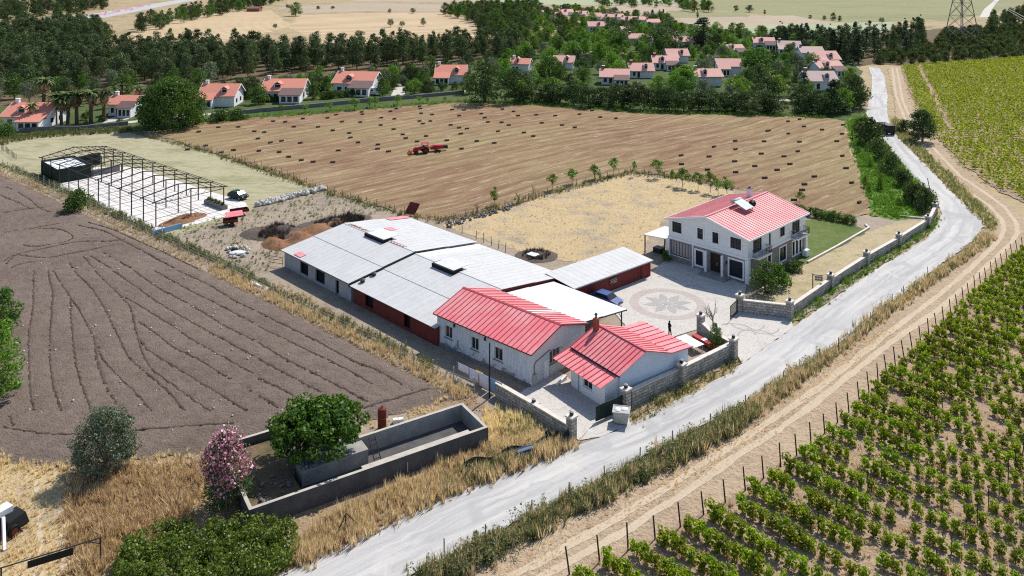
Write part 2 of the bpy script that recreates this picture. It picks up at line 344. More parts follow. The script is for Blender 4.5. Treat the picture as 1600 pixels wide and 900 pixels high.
# worn, pale asphalt with tyre streaks along its length (u runs along the road, v across it)
def asphalt(name):
    m, n, b = newmat(name); uv = n.nodes.new('ShaderNodeUVMap'); uv.uv_map = 'UVMap'
    t = n.nodes.new('ShaderNodeTexCoord')
    mp = n.nodes.new('ShaderNodeMapping'); mp.inputs['Scale'].default_value = (.06,.8,1); n.links.new(uv.outputs[0], mp.inputs['Vector'])
    s = noise(n, mp.outputs[0], 1.0, 5, .65, .6); a = noise(n, t.outputs['Object'], .16, 5, .65, .5); f = noise(n, t.outputs['Object'], 7, 3, .6)
    c = ramp(n, s, [(.3,(.34,.335,.33)), (.45,(.43,.42,.41)), (.58,(.51,.495,.47)), (.75,(.61,.585,.545))])
    c = mix(n, ramp(n, a, [(.38,(.75,.75,.75)), (.46,(0,0,0))]), c, (.37,.365,.365))
    c = mix(n, ramp(n, a, [(.6,(0,0,0)), (.7,(.6,.6,.6))]), c, (.60,.565,.52))
    n.links.new(mix(n, .5, c, ramp(n, f, [(.3,(.75,.75,.75)), (.6,(1,1,1))]), 'MULTIPLY'), b.inputs['Base Color'])
    b.inputs['Roughness'].default_value = .9; bump(n, b, f, .25, .02); return m
GM['road'] = asphalt('worn_asphalt')

def swathed(name, c1, c2, sc_, rz):
    m, n, b = newmat(name); v = coords(n, 'Object', (1,1,1), rz); wv = n.nodes.new('ShaderNodeTexWave'); wv.bands_direction = 'Y'; wv.inputs['Scale'].default_value = sc_; wv.inputs['Distortion'].default_value = 3; wv.inputs['Detail'].default_value = 2; wv.inputs['Detail Scale'].default_value = .4
    n.links.new(v, wv.inputs['Vector']); f = noise(n, v, .02, 4, .6); g = noise(n, v, .5, 4, .7)
    c = ramp(n, wv.outputs['Fac'], [(.15, c1), (.6, c2)]); c = mix(n, .6, c, ramp(n, f, [(.35,(.78,.76,.7)), (.6,(1,1,1))]), 'MULTIPLY'); n.links.new(mix(n, .5, c, ramp(n, g, [(.3,(.75,.75,.75)), (.6,(1,1,1))]), 'MULTIPLY'), b.inputs['Base Color'])
    b.inputs['Roughness'].default_value = .95; return m
GM['fstraw'] = swathed('far_straw_swaths', (.40,.29,.165), (.58,.445,.275), .045, R(-62)); GM['fstraw2'] = swathed('far_straw_rows', (.40,.29,.17), (.56,.43,.27), .03, R(8))
def smooth_jitter(n, amp, corr):
    x = rng.normal(0, 1, n+2*corr); k = np.ones(corr)/corr; y = np.convolve(x, k, 'same')[corr:corr+n]
    return amp*np.clip(y*math.sqrt(corr)*.7 + rng.normal(0, .45, n), -2, 2)
def outline(px, step=.8, jit=.25, world=False):
    P = [np.array(p[:2], float) if world else np.array(G(*p)[:2]) for p in px]; out = []
    for a, b in zip(P, P[1:]+P[:1]):
        L = np.hypot(*(b-a)); k = max(1, int(L/step)); nrm = np.array([-(b-a)[1], (b-a)[0]])/max(L,1e-6)
        j = smooth_jitter(k, jit, 5) if jit else np.zeros(k)
        for i in range(k): out.append(a+(b-a)*i/k+nrm*j[i])
    return np.array(out)
def sheet(name, px, z, mat, step=.8, jit=.25, world=False, parent=None, kind='structure'):
    P = outline(px, step, jit, world)
    me = bpy.data.meshes.new(name); me.from_pydata([(x, y, z) for x, y in P], [], [tuple(range(len(P)))]); me.materials.append(mat)
    if me.polygons[0].normal.z < 0: me.flip_normals()
    o = link(name, me, parent)
    if parent is None and kind: o['kind'] = kind
    return o
def inside(P, x, y):
    r = np.zeros(np.shape(x), bool); n = len(P); j = n-1
    for i in range(n):
        xi, yi = P[i]; xj, yj = P[j]
        c = ((yi > y) != (yj > y)) & (x < (xj-xi)*(y-yi)/((yj-yi) if yj != yi else 1e-9)+xi); r ^= c; j = i
    return r

# the one sheet that reaches the horizon
me = bpy.data.meshes.new('ground'); me.from_pydata([(-5000,-200,-.02),(5000,-200,-.02),(5000,5500,-.02),(-5000,5500,-.02)], [], [(0,1,2,3)]); me.materials.append(GM['base'])
tag(link('ground', me), kind='structure')

# far country beyond the village
sheet('far_meadow', [(1050,-12),(1640,-22),(1640,2),(1500,30),(1330,36),(1240,27),(1120,16)], .0, GM['fgreen'], 8, 2)
sheet('far_meadow', [(700,-15),(1040,-20),(1060,6),(930,8),(800,6)], .0, GM['fpale'], 8, 2)
sheet('fallow_field', [(955,9),(1075,5),(1070,19),(1000,23),(960,16)], .02, GM['ftan'], 6, 1)
sheet('far_vineyard_strip', [(1040,17),(1165,19),(1170,26),(1050,28)], .03, GM['fgreen'], 6, 1)
sheet('fallow_field', [(1060,28),(1240,24),(1300,36),(1130,44),(1060,40)], .03, GM['ftan'], 6, 1)
sheet('pale_meadow', [(1120,45),(1200,39),(1400,34),(1395,50),(1200,64),(1140,60)], .04, GM['fpale'], 5, 1)
sheet('straw_field', [(148,80),(172,62),(250,38),(330,20),(425,16),(455,42),(400,56),(300,72),(200,86)], .03, GM['fstraw'], 4, 1)
sheet('straw_field', [(468,24),(560,20),(700,20),(775,38),(740,60),(640,66),(560,72),(500,66),(448,42)], .02, GM['fstraw2'], 4, 1)
sheet('fallow_field', [(430,12),(560,4),(760,8),(800,14),(700,18),(560,18),(470,21)], .01, GM['ftan'], 5, 1)
sheet('fallow_field', [(480,-8),(700,-14),(760,4),(560,2)], .01, GM['ftan'], 5, 1)
hw = sheet('highway', [(-40,46),(60,34),(130,24),(240,6),(330,-8),(350,-6),(290,3),(200,21),(135,33),(60,42),(-40,53)], .05, GM['road'], 6, .1)
sheet('country_road', [(1530,27),(1538,14),(1550,4),(1558,-4),(1564,-3),(1556,6),(1549,16),(1545,27)], .05, GM['yard'], 5, .1)
sheet('forest_floor', [(-60,55),(140,40),(170,80),(300,76),(400,66),(520,78),(640,72),(800,62),(830,92),(740,104),(640,116),(520,122),(400,134),(300,150),(150,176),(-60,190)], .04, GM['forest'], 3, .8)
sheet('garden_ground', [(-40,214),(-40,170),(120,160),(250,150),(400,130),(520,118),(640,108),(800,90),(900,40),(1060,35),(1300,70),(1345,110),(1350,190),(1200,181),(1000,176),(830,163),(720,158),(560,172),(400,183),(240,205),(120,210)], .06, GM['garden'], 2, .6)
sheet('scrub_ground', [(1340,104),(1372,100),(1420,103),(1600,92),(1660,88),(1660,40),(1480,44),(1400,50),(1330,72)], .05, GM['forest'], 3, .8)

# the farm's fields
sheet('farmyard_ground', [(-20,265),(120,205),(205,206),(330,240),(500,298),(640,340),(745,335),(870,300),(985,270),(1140,290),(1260,330),(1360,340),(1465,318),(1470,345),(1360,430),(1240,505),(1150,560),(980,660),(905,700),(640,812),(520,865),(440,945),(-40,945),(-60,720),(-60,300)], .08, GM['farmdirt'], 1.2, .3)
sheet('paddock', [(-30,258),(0,222),(60,214),(120,210),(205,208),(330,242),(430,275),(500,298),(480,305),(405,322),(385,332),(310,360),(250,372),(150,328),(60,290)], .095, GM['paddock'], .8, .4)
STUB = [(236,209),(300,194),(400,184),(480,178.5),(560,172.5),(640,165.5),(720,159),(830,163),(900,169),(1000,176),(1100,179),(1200,181),(1290,184),(1318,190),(1330,240),(1345,290),(1362,332),(1320,344),(1255,326),(1150,296),(1050,277),(985,271),(930,283),(870,301),(810,321),(745,336),(690,347),(645,340),(600,326),(500,299),(420,269),(330,239)]
sheet('stubble_field', STUB, .11, GM['stubble'], 1.0, .4)
sheet('straw_yard', [(690,352),(750,338),(870,303),(985,273),(1050,280),(1150,300),(1040,345),(1012,380),(1000,404),(960,396),(890,412),(842,404),(770,380)], .105, GM['straw'], .8, .5)
sheet('lawn', [(1258,345),(1290,340),(1350,358),(1352,366),(1262,412),(1215,440),(1190,430)], .11, GM['lawn'], .5, .1)
sheet('roadside_grass', [(1320,190),(1352,178),(1362,200),(1385,228),(1412,258),(1452,300),(1466,320),(1440,338),(1398,346),(1362,338),(1348,290),(1332,235)], .115, GM['verge'], .8, .4)
sheet('dry_lawn', [(1262,414),(1352,366),(1400,348),(1450,342),(1446,354),(1404,382),(1354,412),(1298,448),(1236,492),(1168,484),(1180,464),(1215,440)], .112, GM['drylawn'], .5, .2)
sheet('dry_brush_ground', [(-40,728),(110,738),(200,728),(320,722),(375,740),(378,800),(470,860),(420,945),(-60,945)], .10, GM['scrub'], .5, .3)
sheet('straw_verge', [(-60,725),(90,735),(120,770),(105,830),(130,945),(-60,945)], .112, GM['straw'], .5, .3)
sheet('straw_verge', [(640,640),(735,622),(790,660),(880,690),(905,698),(760,756),(640,806),(520,862),(445,900),(400,880),(385,808),(560,745),(770,690),(748,640),(640,668)], .105, GM['scrub'], .5, .3)
for a, nm in (([(192,752),(210,748),(228,800),(262,945),(228,945),(204,800)], 0), ([(322,770),(350,770),(368,830),(384,945),(352,945),(338,830)], 0)):
    a = [(x/3.6*1.0+0, y) for x, y in a]
    sheet('wheel_rut', a, .125, GM['rut2'], .4, .08)

# ploughed field: real furrows and wheel marks, a grid pressed along the tracks
TR = []
def tr(off, s, pts): TR.append([np.array(G(off[0]+x*s, off[1]+y*s)[:2]) for x, y in pts])
z1 = ((0,425), .25); z2 = ((400,425), .25); z5 = ((0,200), .25)
for p in ([(460,0),(580,120),(650,230),(740,420),(820,570),(930,660),(1060,770),(1170,900)], [(590,0),(700,110),(820,230),(850,380),(900,550),(960,640),(1100,740),(1330,900)],
          [(700,0),(800,70),(1010,220),(1200,330),(1600,550)], [(830,0),(1000,120),(1230,240),(1400,350),(1600,450)], [(960,0),(1150,110),(1350,210),(1600,340)], [(1100,0),(1300,90),(1480,200),(1600,260)],
          [(330,0),(440,170),(510,270),(600,450),(640,560),(760,690),(880,800),(960,900)], [(440,180),(455,400),(480,620),(530,770),(580,900)], [(860,420),(930,510),(1060,590),(1260,710),(1440,820),(1560,900)],
          [(780,170),(900,240),(1060,340),(1220,450),(1400,550),(1600,660)], [(860,320),(1000,420),(1100,500),(1200,540),(1400,660),(1600,780)], [(215,0),(210,230),(180,420),(190,760),(220,900)],
          [(300,0),(335,150),(320,350),(310,560),(340,740),(390,900)], [(590,420),(610,580),(660,720),(740,860)], [(0,980),(160,1020),(440,1040),(800,1010),(1500,960)], [(60,900),(90,1000)]): tr(*z1, p)
for p in ([(0,260),(350,430),(600,570),(780,640),(1000,770)], [(0,345),(270,480),(560,620),(880,810)], [(0,450),(200,570),(520,730),(720,840)], [(0,550),(180,650),(430,780)], [(0,670),(270,810)], [(0,780),(160,880)],
          [(1120,735),(1000,770),(800,830),(640,880)]): tr(*z2, p)
for p in ([(1100,895),(860,765),(640,650),(480,620)], [(1250,895),(1000,770),(700,640),(540,600)], [(830,895),(640,790)], [(700,895),(560,810)], [(30,870),(100,800),(300,760),(480,720),(740,720),(800,700)], [(20,850),(80,800),(280,830),(480,790),(740,740)],
          [(130,740),(200,760),(450,720),(460,680),(360,640),(220,640)], [(0,545),(150,520),(300,505)], [(0,430),(100,470),(200,520)], [(110,410),(180,450),(250,515),(330,540)], [(0,670),(200,640),(420,600)], [(0,380),(60,380),(80,400)],
          [(60,895),(110,860),(250,850)], [(430,840),(460,895)], [(520,810),(590,895)]): tr(*z5, p)
PL = np.array([G(*p)[:2] for p in [(-40,253),(0,272),(60,300),(150,343),(240,386),(330,427),(440,478),(560,538),(640,580),(700,610),(726,624),(640,646),(575,664),(480,690),(385,700),(300,716),(200,726),(90,734),(-60,722)]])
gs = .28; xs = np.arange(-118, 0, gs); ys = np.arange(70, 186, gs)
X, Y = np.meshgrid(xs, ys); keep = inside(PL, X+rng.normal(0,.15,X.shape), Y+rng.normal(0,.15,X.shape))
Z = .36+rng.normal(0, .034, X.shape)+.03*np.sin(X*.9+1.3*np.sin(Y*.5))*np.sin(Y*.7+np.sin(X*.33))
for pl in TR:
    D = np.full(X.shape, 9.0)
    for a, b in zip(pl, pl[1:]):
        bx = (X > min(a[0],b[0])-2)&(X < max(a[0],b[0])+2)&(Y > min(a[1],b[1])-2)&(Y < max(a[1],b[1])+2)
        if not bx.any(): continue
        p = np.stack([X[bx]-a[0], Y[bx]-a[1]], 1); d = b-a; t = np.clip(p@d/(d@d), 0, 1); D[bx] = np.minimum(D[bx], np.hypot(*(p-t[:,None]*d).T))
    D = D+rng.normal(0, .04, D.shape)
    Z += -.05*np.exp(-(D/.26)**2)+.015*np.exp(-((D-.62)/.30)**2)
E_ = np.full(X.shape, 3.0)
for a, b in zip(PL, np.roll(PL, -1, 0)):
    p = np.stack([X-a[0], Y-a[1]], -1); d = b-a; t = np.clip(p@d/(d@d), 0, 1); E_ = np.minimum(E_, np.hypot(p[...,0]-t*d[0], p[...,1]-t*d[1]))
Z = .062+(np.maximum(Z, .115)-.062)*np.clip(E_/1.8, 0, 1)
idx = np.arange(X.size).reshape(X.shape)
q = np.stack([idx[:-1,:-1], idx[:-1,1:], idx[1:,1:], idx[1:,:-1]], -1)[keep[:-1,:-1]&keep[1:,1:]&keep[:-1,1:]&keep[1:,:-1]]
used = np.unique(q); mp = np.full(X.size, -1); mp[used] = np.arange(len(used))
V = np.stack([X.ravel(), Y.ravel(), Z.ravel()], 1)[used]
pf = tag(link('ploughed_field', npmesh('ploughed_field', V, mp[q], GM['plough'], True)), kind='structure')
GM['furrow'] = ground('shade_dark_furrow_soil', [(.085,.062,.050),(.115,.086,.070)], .2, 1.5, 6, 1.0, .15)  # soil colour darkened to carry the shadow of the furrow lines
def zf(x, y):
    i = min(max(int(round((y-ys[0])/gs)), 0), Z.shape[0]-1); j = min(max(int(round((x-xs[0])/gs)), 0), Z.shape[1]-1); return float(Z[i,j])
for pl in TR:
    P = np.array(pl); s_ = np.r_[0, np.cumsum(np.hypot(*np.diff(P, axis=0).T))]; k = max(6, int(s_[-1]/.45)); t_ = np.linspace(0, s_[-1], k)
    # round the corners of the line a little, then lay a narrow crumbled ridge on it, coloured dark as the furrow's shade
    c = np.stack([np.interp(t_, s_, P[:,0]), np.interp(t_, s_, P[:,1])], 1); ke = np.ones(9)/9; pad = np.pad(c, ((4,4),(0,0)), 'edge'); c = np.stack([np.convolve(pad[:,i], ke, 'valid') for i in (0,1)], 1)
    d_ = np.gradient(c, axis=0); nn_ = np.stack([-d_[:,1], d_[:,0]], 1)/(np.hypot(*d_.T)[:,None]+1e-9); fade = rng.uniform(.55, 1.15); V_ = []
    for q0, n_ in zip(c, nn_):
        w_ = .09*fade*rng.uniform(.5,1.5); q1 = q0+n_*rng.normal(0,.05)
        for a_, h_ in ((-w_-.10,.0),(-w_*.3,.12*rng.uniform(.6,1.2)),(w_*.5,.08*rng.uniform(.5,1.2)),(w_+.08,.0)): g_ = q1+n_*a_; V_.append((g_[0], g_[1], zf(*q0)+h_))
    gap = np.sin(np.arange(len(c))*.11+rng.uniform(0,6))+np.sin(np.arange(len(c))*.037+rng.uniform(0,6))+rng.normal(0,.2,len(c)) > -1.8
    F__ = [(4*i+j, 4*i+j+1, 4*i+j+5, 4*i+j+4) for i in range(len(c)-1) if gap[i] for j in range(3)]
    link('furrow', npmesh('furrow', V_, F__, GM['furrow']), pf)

# the road: a strip with its own length coordinate
def ribbon(name, Lp, Rp, z, mat, n=5, step=2.0, jit=.15, parent=None):
    def res(P, k):
        P = [np.array(G(*p)[:2]) for p in P]; s = np.r_[0, np.cumsum([np.hypot(*(b-a)) for a, b in zip(P, P[1:])])]
        t = np.linspace(0, s[-1], k); return np.stack([np.interp(t, s, [p[i] for p in P]) for i in (0,1)], 1), s[-1]
    L0 = res(Lp, 2)[1]; k = max(4, int(L0/step)); A, _ = res(Lp, k); B, _ = res(Rp, k)
    A = A+rng.normal(0, jit, A.shape); B = B+rng.normal(0, jit, B.shape)
    V = []; UV = []
    u = np.r_[0, np.cumsum(np.hypot(*np.diff((A+B)/2, axis=0).T))]
    for i in range(k):
        w_ = np.hypot(*(B[i]-A[i]))
        for j in range(n):
            p = A[i]+(B[i]-A[i])*j/(n-1); V.append((p[0], p[1], z)); UV.append((u[i], w_*j/(n-1)))
    Fq = [(i*n+j, i*n+j+1, (i+1)*n+j+1, (i+1)*n+j) for i in range(k-1) for j in range(n-1)]
    me = npmesh(name, V, Fq, mat); uvl = me.uv_layers.new(name='UVMap'); fl = np.array(Fq).ravel(); uvl.data.foreach_set('uv', np.array(UV, np.float32)[fl].ravel())
    if me.polygons[0].normal.z < 0: me.flip_normals()
    o = link(name, me, parent)
    if parent is None: o['kind'] = 'structure'
    return o
RL = [(380,930),(445,898),(540,850),(640,802),(760,752),(880,706),(960,676),(1050,632),(1100,606),(1160,570),(1240,512),(1300,470),(1365,424),(1412,397),(1450,372),(1466,350),(1471,335),(1465,317),(1450,300),(1425,277),(1410,256),(1397,242),(1385,225),(1377,212),(1360,190),(1353,178),(1362,140),(1362,120),(1357,105)]
RR = [(580,930),(641,900),(694,874),(758,850),(800,820),(850,795),(944,753),(980,728),(1050,694),(1117,657),(1200,608),(1250,575),(1300,547),(1375,484),(1415,459),(1462,421),(1500,393),(1525,372),(1537,355),(1533,343),(1515,325),(1487,302),(1465,277),(1440,252),(1420,232),(1405,216),(1392,200),(1386,175),(1387,150),(1382,120),(1374,107)]
ribbon('road', RL, RR, .135, GM['road'], 7, 1.0, .10)
# the dirt track beside it, with two ruts
sheet('dry_track', [(700,945),(770,862),(860,812),(960,770),(1060,715),(1130,670),(1210,622),(1300,560),(1380,498),(1450,448),(1500,415),(1545,372),(1552,352),(1530,325),(1490,290),(1455,250),(1430,225),(1400,180),(1394,140),(1388,106),(1406,104),(1420,150),(1434,185),(1470,225),(1500,262),(1560,308),(1606,345),(1608,385),(1560,430),(1490,510),(1400,580),(1330,655),(1260,712),(1180,775),(1090,830),(1000,878),(930,945)], .12, GM['track'], .8, .3)
def rut(pts, wd):
    P = [np.array(G(*p)[:2]) for p in pts]; L = []; Q = []
    for i, p in enumerate(P):
        d = P[min(i+1,len(P)-1)]-P[max(i-1,0)]; nn = np.array([-d[1],d[0]])/np.hypot(*d)*wd/2; L.append(p+nn); Q.append(p-nn)
    sheet('wheel_rut', [tuple(p) for p in L]+[tuple(p) for p in Q[::-1]], .136, GM['rut'], .5, .08, world=True)
rut([(640,985),(820,892),(960,815),(1060,752),(1130,708),(1200,662),(1262,620),(1324,573),(1385.6,524),(1447,478),(1508,429),(1557,382),(1569,362),(1566,345),(1545,322),(1508,297),(1470,262),(1445,230),(1416,192),(1400,150),(1394,107)], .75)
rut([(690,990),(850,902),(985,828),(1080,765),(1148,718),(1215,675),(1276,630),(1336.7,580.5),(1410,524),(1471,482.7),(1535,424),(1576,385),(1590,365),(1588,350),(1570,325),(1540,303),(1500,276),(1466,240),(1432,205),(1411,160),(1401,107)], .75)
# vineyard ground, near and far
sheet('vineyard_ground', [(880,945),(930,882),(1010,852),(1120,790),(1215,733),(1290,680),(1380,588),(1470,505),(1525,450),(1592,390),(1640,345),(1700,330),(1900,945)], .128, GM['vinesoil'], .8, .3)
sheet('vineyard_ground', [(1408,104),(1600,90),(1760,84),(1760,340),(1600,318),(1560,300),(1510,262),(1470,222),(1440,190),(1424,150)], .124, GM['vinesoil'], 1, .3)
# street and parking in front of the villas
ribbon('village_street', [(20,203),(120,199),(200,190),(300,180),(400,170.5),(480,163.5),(560,155),(640,149),(730,141)], [(20,206),(120,202),(200,193),(300,183),(400,173),(480,166),(560,157.5),(640,151.5),(730,143.5)], .10, GM['yard'], 3, 3, .05)
ribbon('village_street', [(611,150),(617,136),(622,124)], [(632,149),(634,136),(635,123)], .105, GM['yard'], 3, 3, .05)
sheet('driveway', [(160,193),(200,187),(212,180),(188,180),(170,186)], .11, GM['yard'], 2, .1)
for p in ([(1102,92),(1118,92),(1118,83),(1104,84)], [(1206,124),(1232,134),(1222,118),(1208,114)], [(1180,160),(1250,158),(1250,155),(1184,156)], [(900,84),(985,86),(985,81),(905,80)], [(893,35),(945,42),(945,39),(896,32)]):
    sheet('driveway', p, .11, GM['yard'], 2, .1)

# concrete floor of the open frame, and the paved forecourt with its flower
cf = sheet('concrete_floor', [(74,290),(250,366),(300,353),(345,342),(388,326),(384,318),(210,262),(150,262)], .14, GM['slab'], .5, .05)
jm = plain('joint_dirt', (.30,.27,.24), .95, .3, 3)
CFP = np.array([G(*q)[:2] for q in [(80,290),(250,364),(300,352),(345,341),(384,325),(380,319),(210,263.5),(150,263.5)]])
ca, sa = math.cos(R(-40.5)), math.sin(R(-40.5))
def joint(u0, v0, u1, v1):
    A = [np.array([-97.3+u*ca-v*sa, 170.9+u*sa+v*ca]) for u, v in ((u0,v0),(u1,v1))]; T = np.linspace(0, 1, 160); ok = [t for t in T if inside(CFP, *(A[0]+(A[1]-A[0])*t))]
    if len(ok) < 8: return
    a_, b_ = A[0]+(A[1]-A[0])*ok[0], A[0]+(A[1]-A[0])*ok[-1]; d_ = (b_-a_)/np.hypot(*(b_-a_)); n_ = np.array([-d_[1], d_[0]])*.055
    mb = MB(); mb.quad(*[(q[0], q[1], .145) for q in (a_-n_, b_-n_, b_+n_, a_+n_)]); mb.build('floor_joint', jm, cf)
for u in np.arange(-2, 58, 2.227): joint(u, -6, u, 24)
for v in np.arange(-4, 22, 2.08): joint(-6, v, 62, v+.02)
yard = sheet('forecourt', [(905,452),(1020,425),(1046,404),(1166,446),(1160,486),(1234,498),(1240,512),(1160,570),(1148,548),(1095,515),(1045,530),(985,520),(960,490),(930,470)], .15, GM['yard'], .4, .03)
sheet('driveway', [(826,606),(870,578),(935,630),(930,662),(905,690),(893,684),(834,640),(796,628)], .15, GM['yard'], .4, .03)
sheet('driveway', [(905,690),(930,662),(978,644),(985,664),(940,684)], .15, GM['yard'], .4, .05)
cc = np.array(G(1043,476)[:2]); 
def ring(name, r0, r1, z, mat, parent, a0=0, a1=2*math.pi, n=64, c=cc):
    mb = MB()
    for i in range(n):
        t0 = a0+(a1-a0)*i/n; t1 = a0+(a1-a0)*(i+1)/n
        mb.quad((c[0]+r0*math.cos(t0), c[1]+r0*math.sin(t0), z), (c[0]+r1*math.cos(t0), c[1]+r1*math.sin(t0), z), (c[0]+r1*math.cos(t1), c[1]+r1*math.sin(t1), z), (c[0]+r0*math.cos(t1), c[1]+r0*math.sin(t1), z))
    return mb.build(name, mat, parent)
ring('paving_ring', 3.75, 4.95, .156, GM['pave_pink'], yard); ring('paving_centre', 0.01, .55, .166, GM['pave_grey'], yard, n=20)
for k in range(8):
    a = k*math.pi/4+.12; u = np.array([math.cos(a), math.sin(a)]); v = np.array([-u[1], u[0]]); pts = []
    for t in np.linspace(0, 1, 9): pts.append(cc+u*(.55+2.75*t)+v*.60*math.sin(math.pi*t**.85)**1.25 if 0<t<1 else cc+u*(.55+2.75*t))
    for t in np.linspace(1, 0, 9)[1:-1]: pts.append(cc+u*(.55+2.75*t)-v*.60*math.sin(math.pi*t**.85)**1.25)
    mb = MB(); mb.add([(p[0],p[1],.157+.0006*k) for p in pts], [tuple(range(len(pts)))]); mb.build('paving_petal', GM['pave_grey'], yard)
# arcs of darker paving near the gate
for c0, r, a0, a1 in ((G(1150,520)[:2], 2.2, -.4, 2.2), (G(1183,530)[:2], 2.2, .2, 2.9), (G(1167,507)[:2], 2.0, 3.3, 6.0), (G(1190,512)[:2], 2.0, 3.4, 6.0), (G(1085,455)[:2], 1.6, .3, 2.4), (G(1040,440)[:2], 1.6, .2, 2.2)):
    ring('paving_arc', r-.11, r+.11, .158+rng.uniform(0,.004), GM['pave_grey'], yard, a0, a1, 20, np.array(c0))
# ================================================================== buildings of the farm
def wall_face(mb, O, U, W, H, ops, depth=.14, top=None):
    """upright wall from O along U with openings (x0,x1,z0,z1); outward side is U x Z"""
    O = Vector(O); U = Vector(U); Zv = Vector((0,0,1)); N = U.cross(Zv)
    xs = sorted({0, W}|{a for o in ops for a in o[:2]}); zs = sorted({0, H}|{a for o in ops for a in o[2:4]})
    P = lambda x, z, d=0: O+U*x+Zv*z-N*d
    for a, b in zip(xs, xs[1:]):
        for c, d in zip(zs, zs[1:]):
            if any(o[0] <= (a+b)/2 <= o[1] and o[2] <= (c+d)/2 <= o[3] for o in ops): continue
            mb.quad(P(a,c), P(b,c), P(b,d), P(a,d))
    for x0, x1, z0, z1 in [o[:4] for o in ops]:
        mb.quad(P(x0,z0), P(x0,z1), P(x0,z1,depth), P(x0,z0,depth)); mb.quad(P(x1,z1), P(x1,z0), P(x1,z0,depth), P(x1,z1,depth))
        mb.quad(P(x0,z1), P(x1,z1), P(x1,z1,depth), P(x0,z1,depth)); mb.quad(P(x1,z0), P(x0,z0), P(x0,z0,depth), P(x1,z0,depth))
    if top: mb.add([P(x,z) for x, z in top], [tuple(range(len(top)))])
def bar(mb, O, U, N, x0, x1, z0, z1, d0, d1):
    """a box on a wall: x along U, z up, d outwards"""
    O = Vector(O); Zv = Vector((0,0,1)); P = lambda x, z, d: O+U*x+Zv*z+N*d
    mb.hexa([P(x0,z0,d0), P(x1,z0,d0), P(x1,z0,d1), P(x0,z0,d1), P(x0,z1,d0), P(x1,z1,d0), P(x1,z1,d1), P(x0,z1,d1)])
def window(parent, O, U, x0, x1, z0, z1, nx=2, nz=1, frame='dark', pane='glass', depth=.14, fw=.07, surround=None, sw=.14, sill=None, name='window'):
    U = Vector(U); N = U.cross(Vector((0,0,1))); mb = MB()
    for a, b, c, d in ((x0,x1,z0,z0+fw),(x0,x1,z1-fw,z1),(x0,x0+fw,z0+fw,z1-fw),(x1-fw,x1,z0+fw,z1-fw)): bar(mb, O, U, N, a, b, c, d, -depth+.0, -depth+.06)
    for i in range(1, nx): x = x0+(x1-x0)*i/nx; bar(mb, O, U, N, x-.03, x+.03, z0+fw, z1-fw, -depth, -depth+.05)
    for i in range(1, nz): z = z0+(z1-z0)*i/nz; bar(mb, O, U, N, x0+fw, x1-fw, z-.025, z+.025, -depth, -depth+.045)
    o = mb.build(name, M[frame], parent)
    mb = MB(); bar(mb, O, U, N, x0+.02, x1-.02, z0+.02, z1-.02, -depth-.03, -depth+.012); mb.build('pane', M[pane], o)
    if surround:
        mb = MB()
        for a, b, c, d in ((x0-sw,x1+sw,z1,z1+sw),(x0-sw,x1+sw,z0-sw,z0),(x0-sw,x0,z0,z1),(x1,x1+sw,z0,z1)): bar(mb, O, U, N, a, b, c, d, .003, .05)
        mb.build('surround', M[surround], o)
    if sill: mb = MB(); bar(mb, O, U, N, x0-.1, x1+.1, z0-.08, z0-.003, .003, .1); mb.build('sill', M[sill], o)
    return o
def slope(parent, name, x0, x1, n, y0, za, y1, zb, mats, rib=.05, ribw=.06, th=.035, special={}):
    """n sheets side by side from (y0,za) to (y1,zb); each sheet is its own piece"""
    w_ = (x1-x0)/n; L = math.hypot(y1-y0, zb-za); a = math.atan2(zb-za, abs(y1-y0)); fl = 1 if y1 > y0 else -1
    mb = MB(); mb.box(0, w_-.004, 0, L, -th, 0); mb.mi = 1
    if rib: mb.box(.0, ribw, -.01, L+.01, .002, rib)
    me = mb.mesh(name, [M[m] for m in mats]); alt = {}
    for i in range(n):
        mm = me
        if i in special:
            if special[i] not in alt: c = me.copy(); c.materials[0] = M[special[i]]; alt[special[i]] = c
            mm = alt[special[i]]
        o = link(name, mm, parent); o.location = (x0+w_*i if fl > 0 else x0+w_*(i+1), y0, za)
        o.rotation_euler = (a, 0, 0) if fl > 0 else (a, 0, math.pi)
    return me

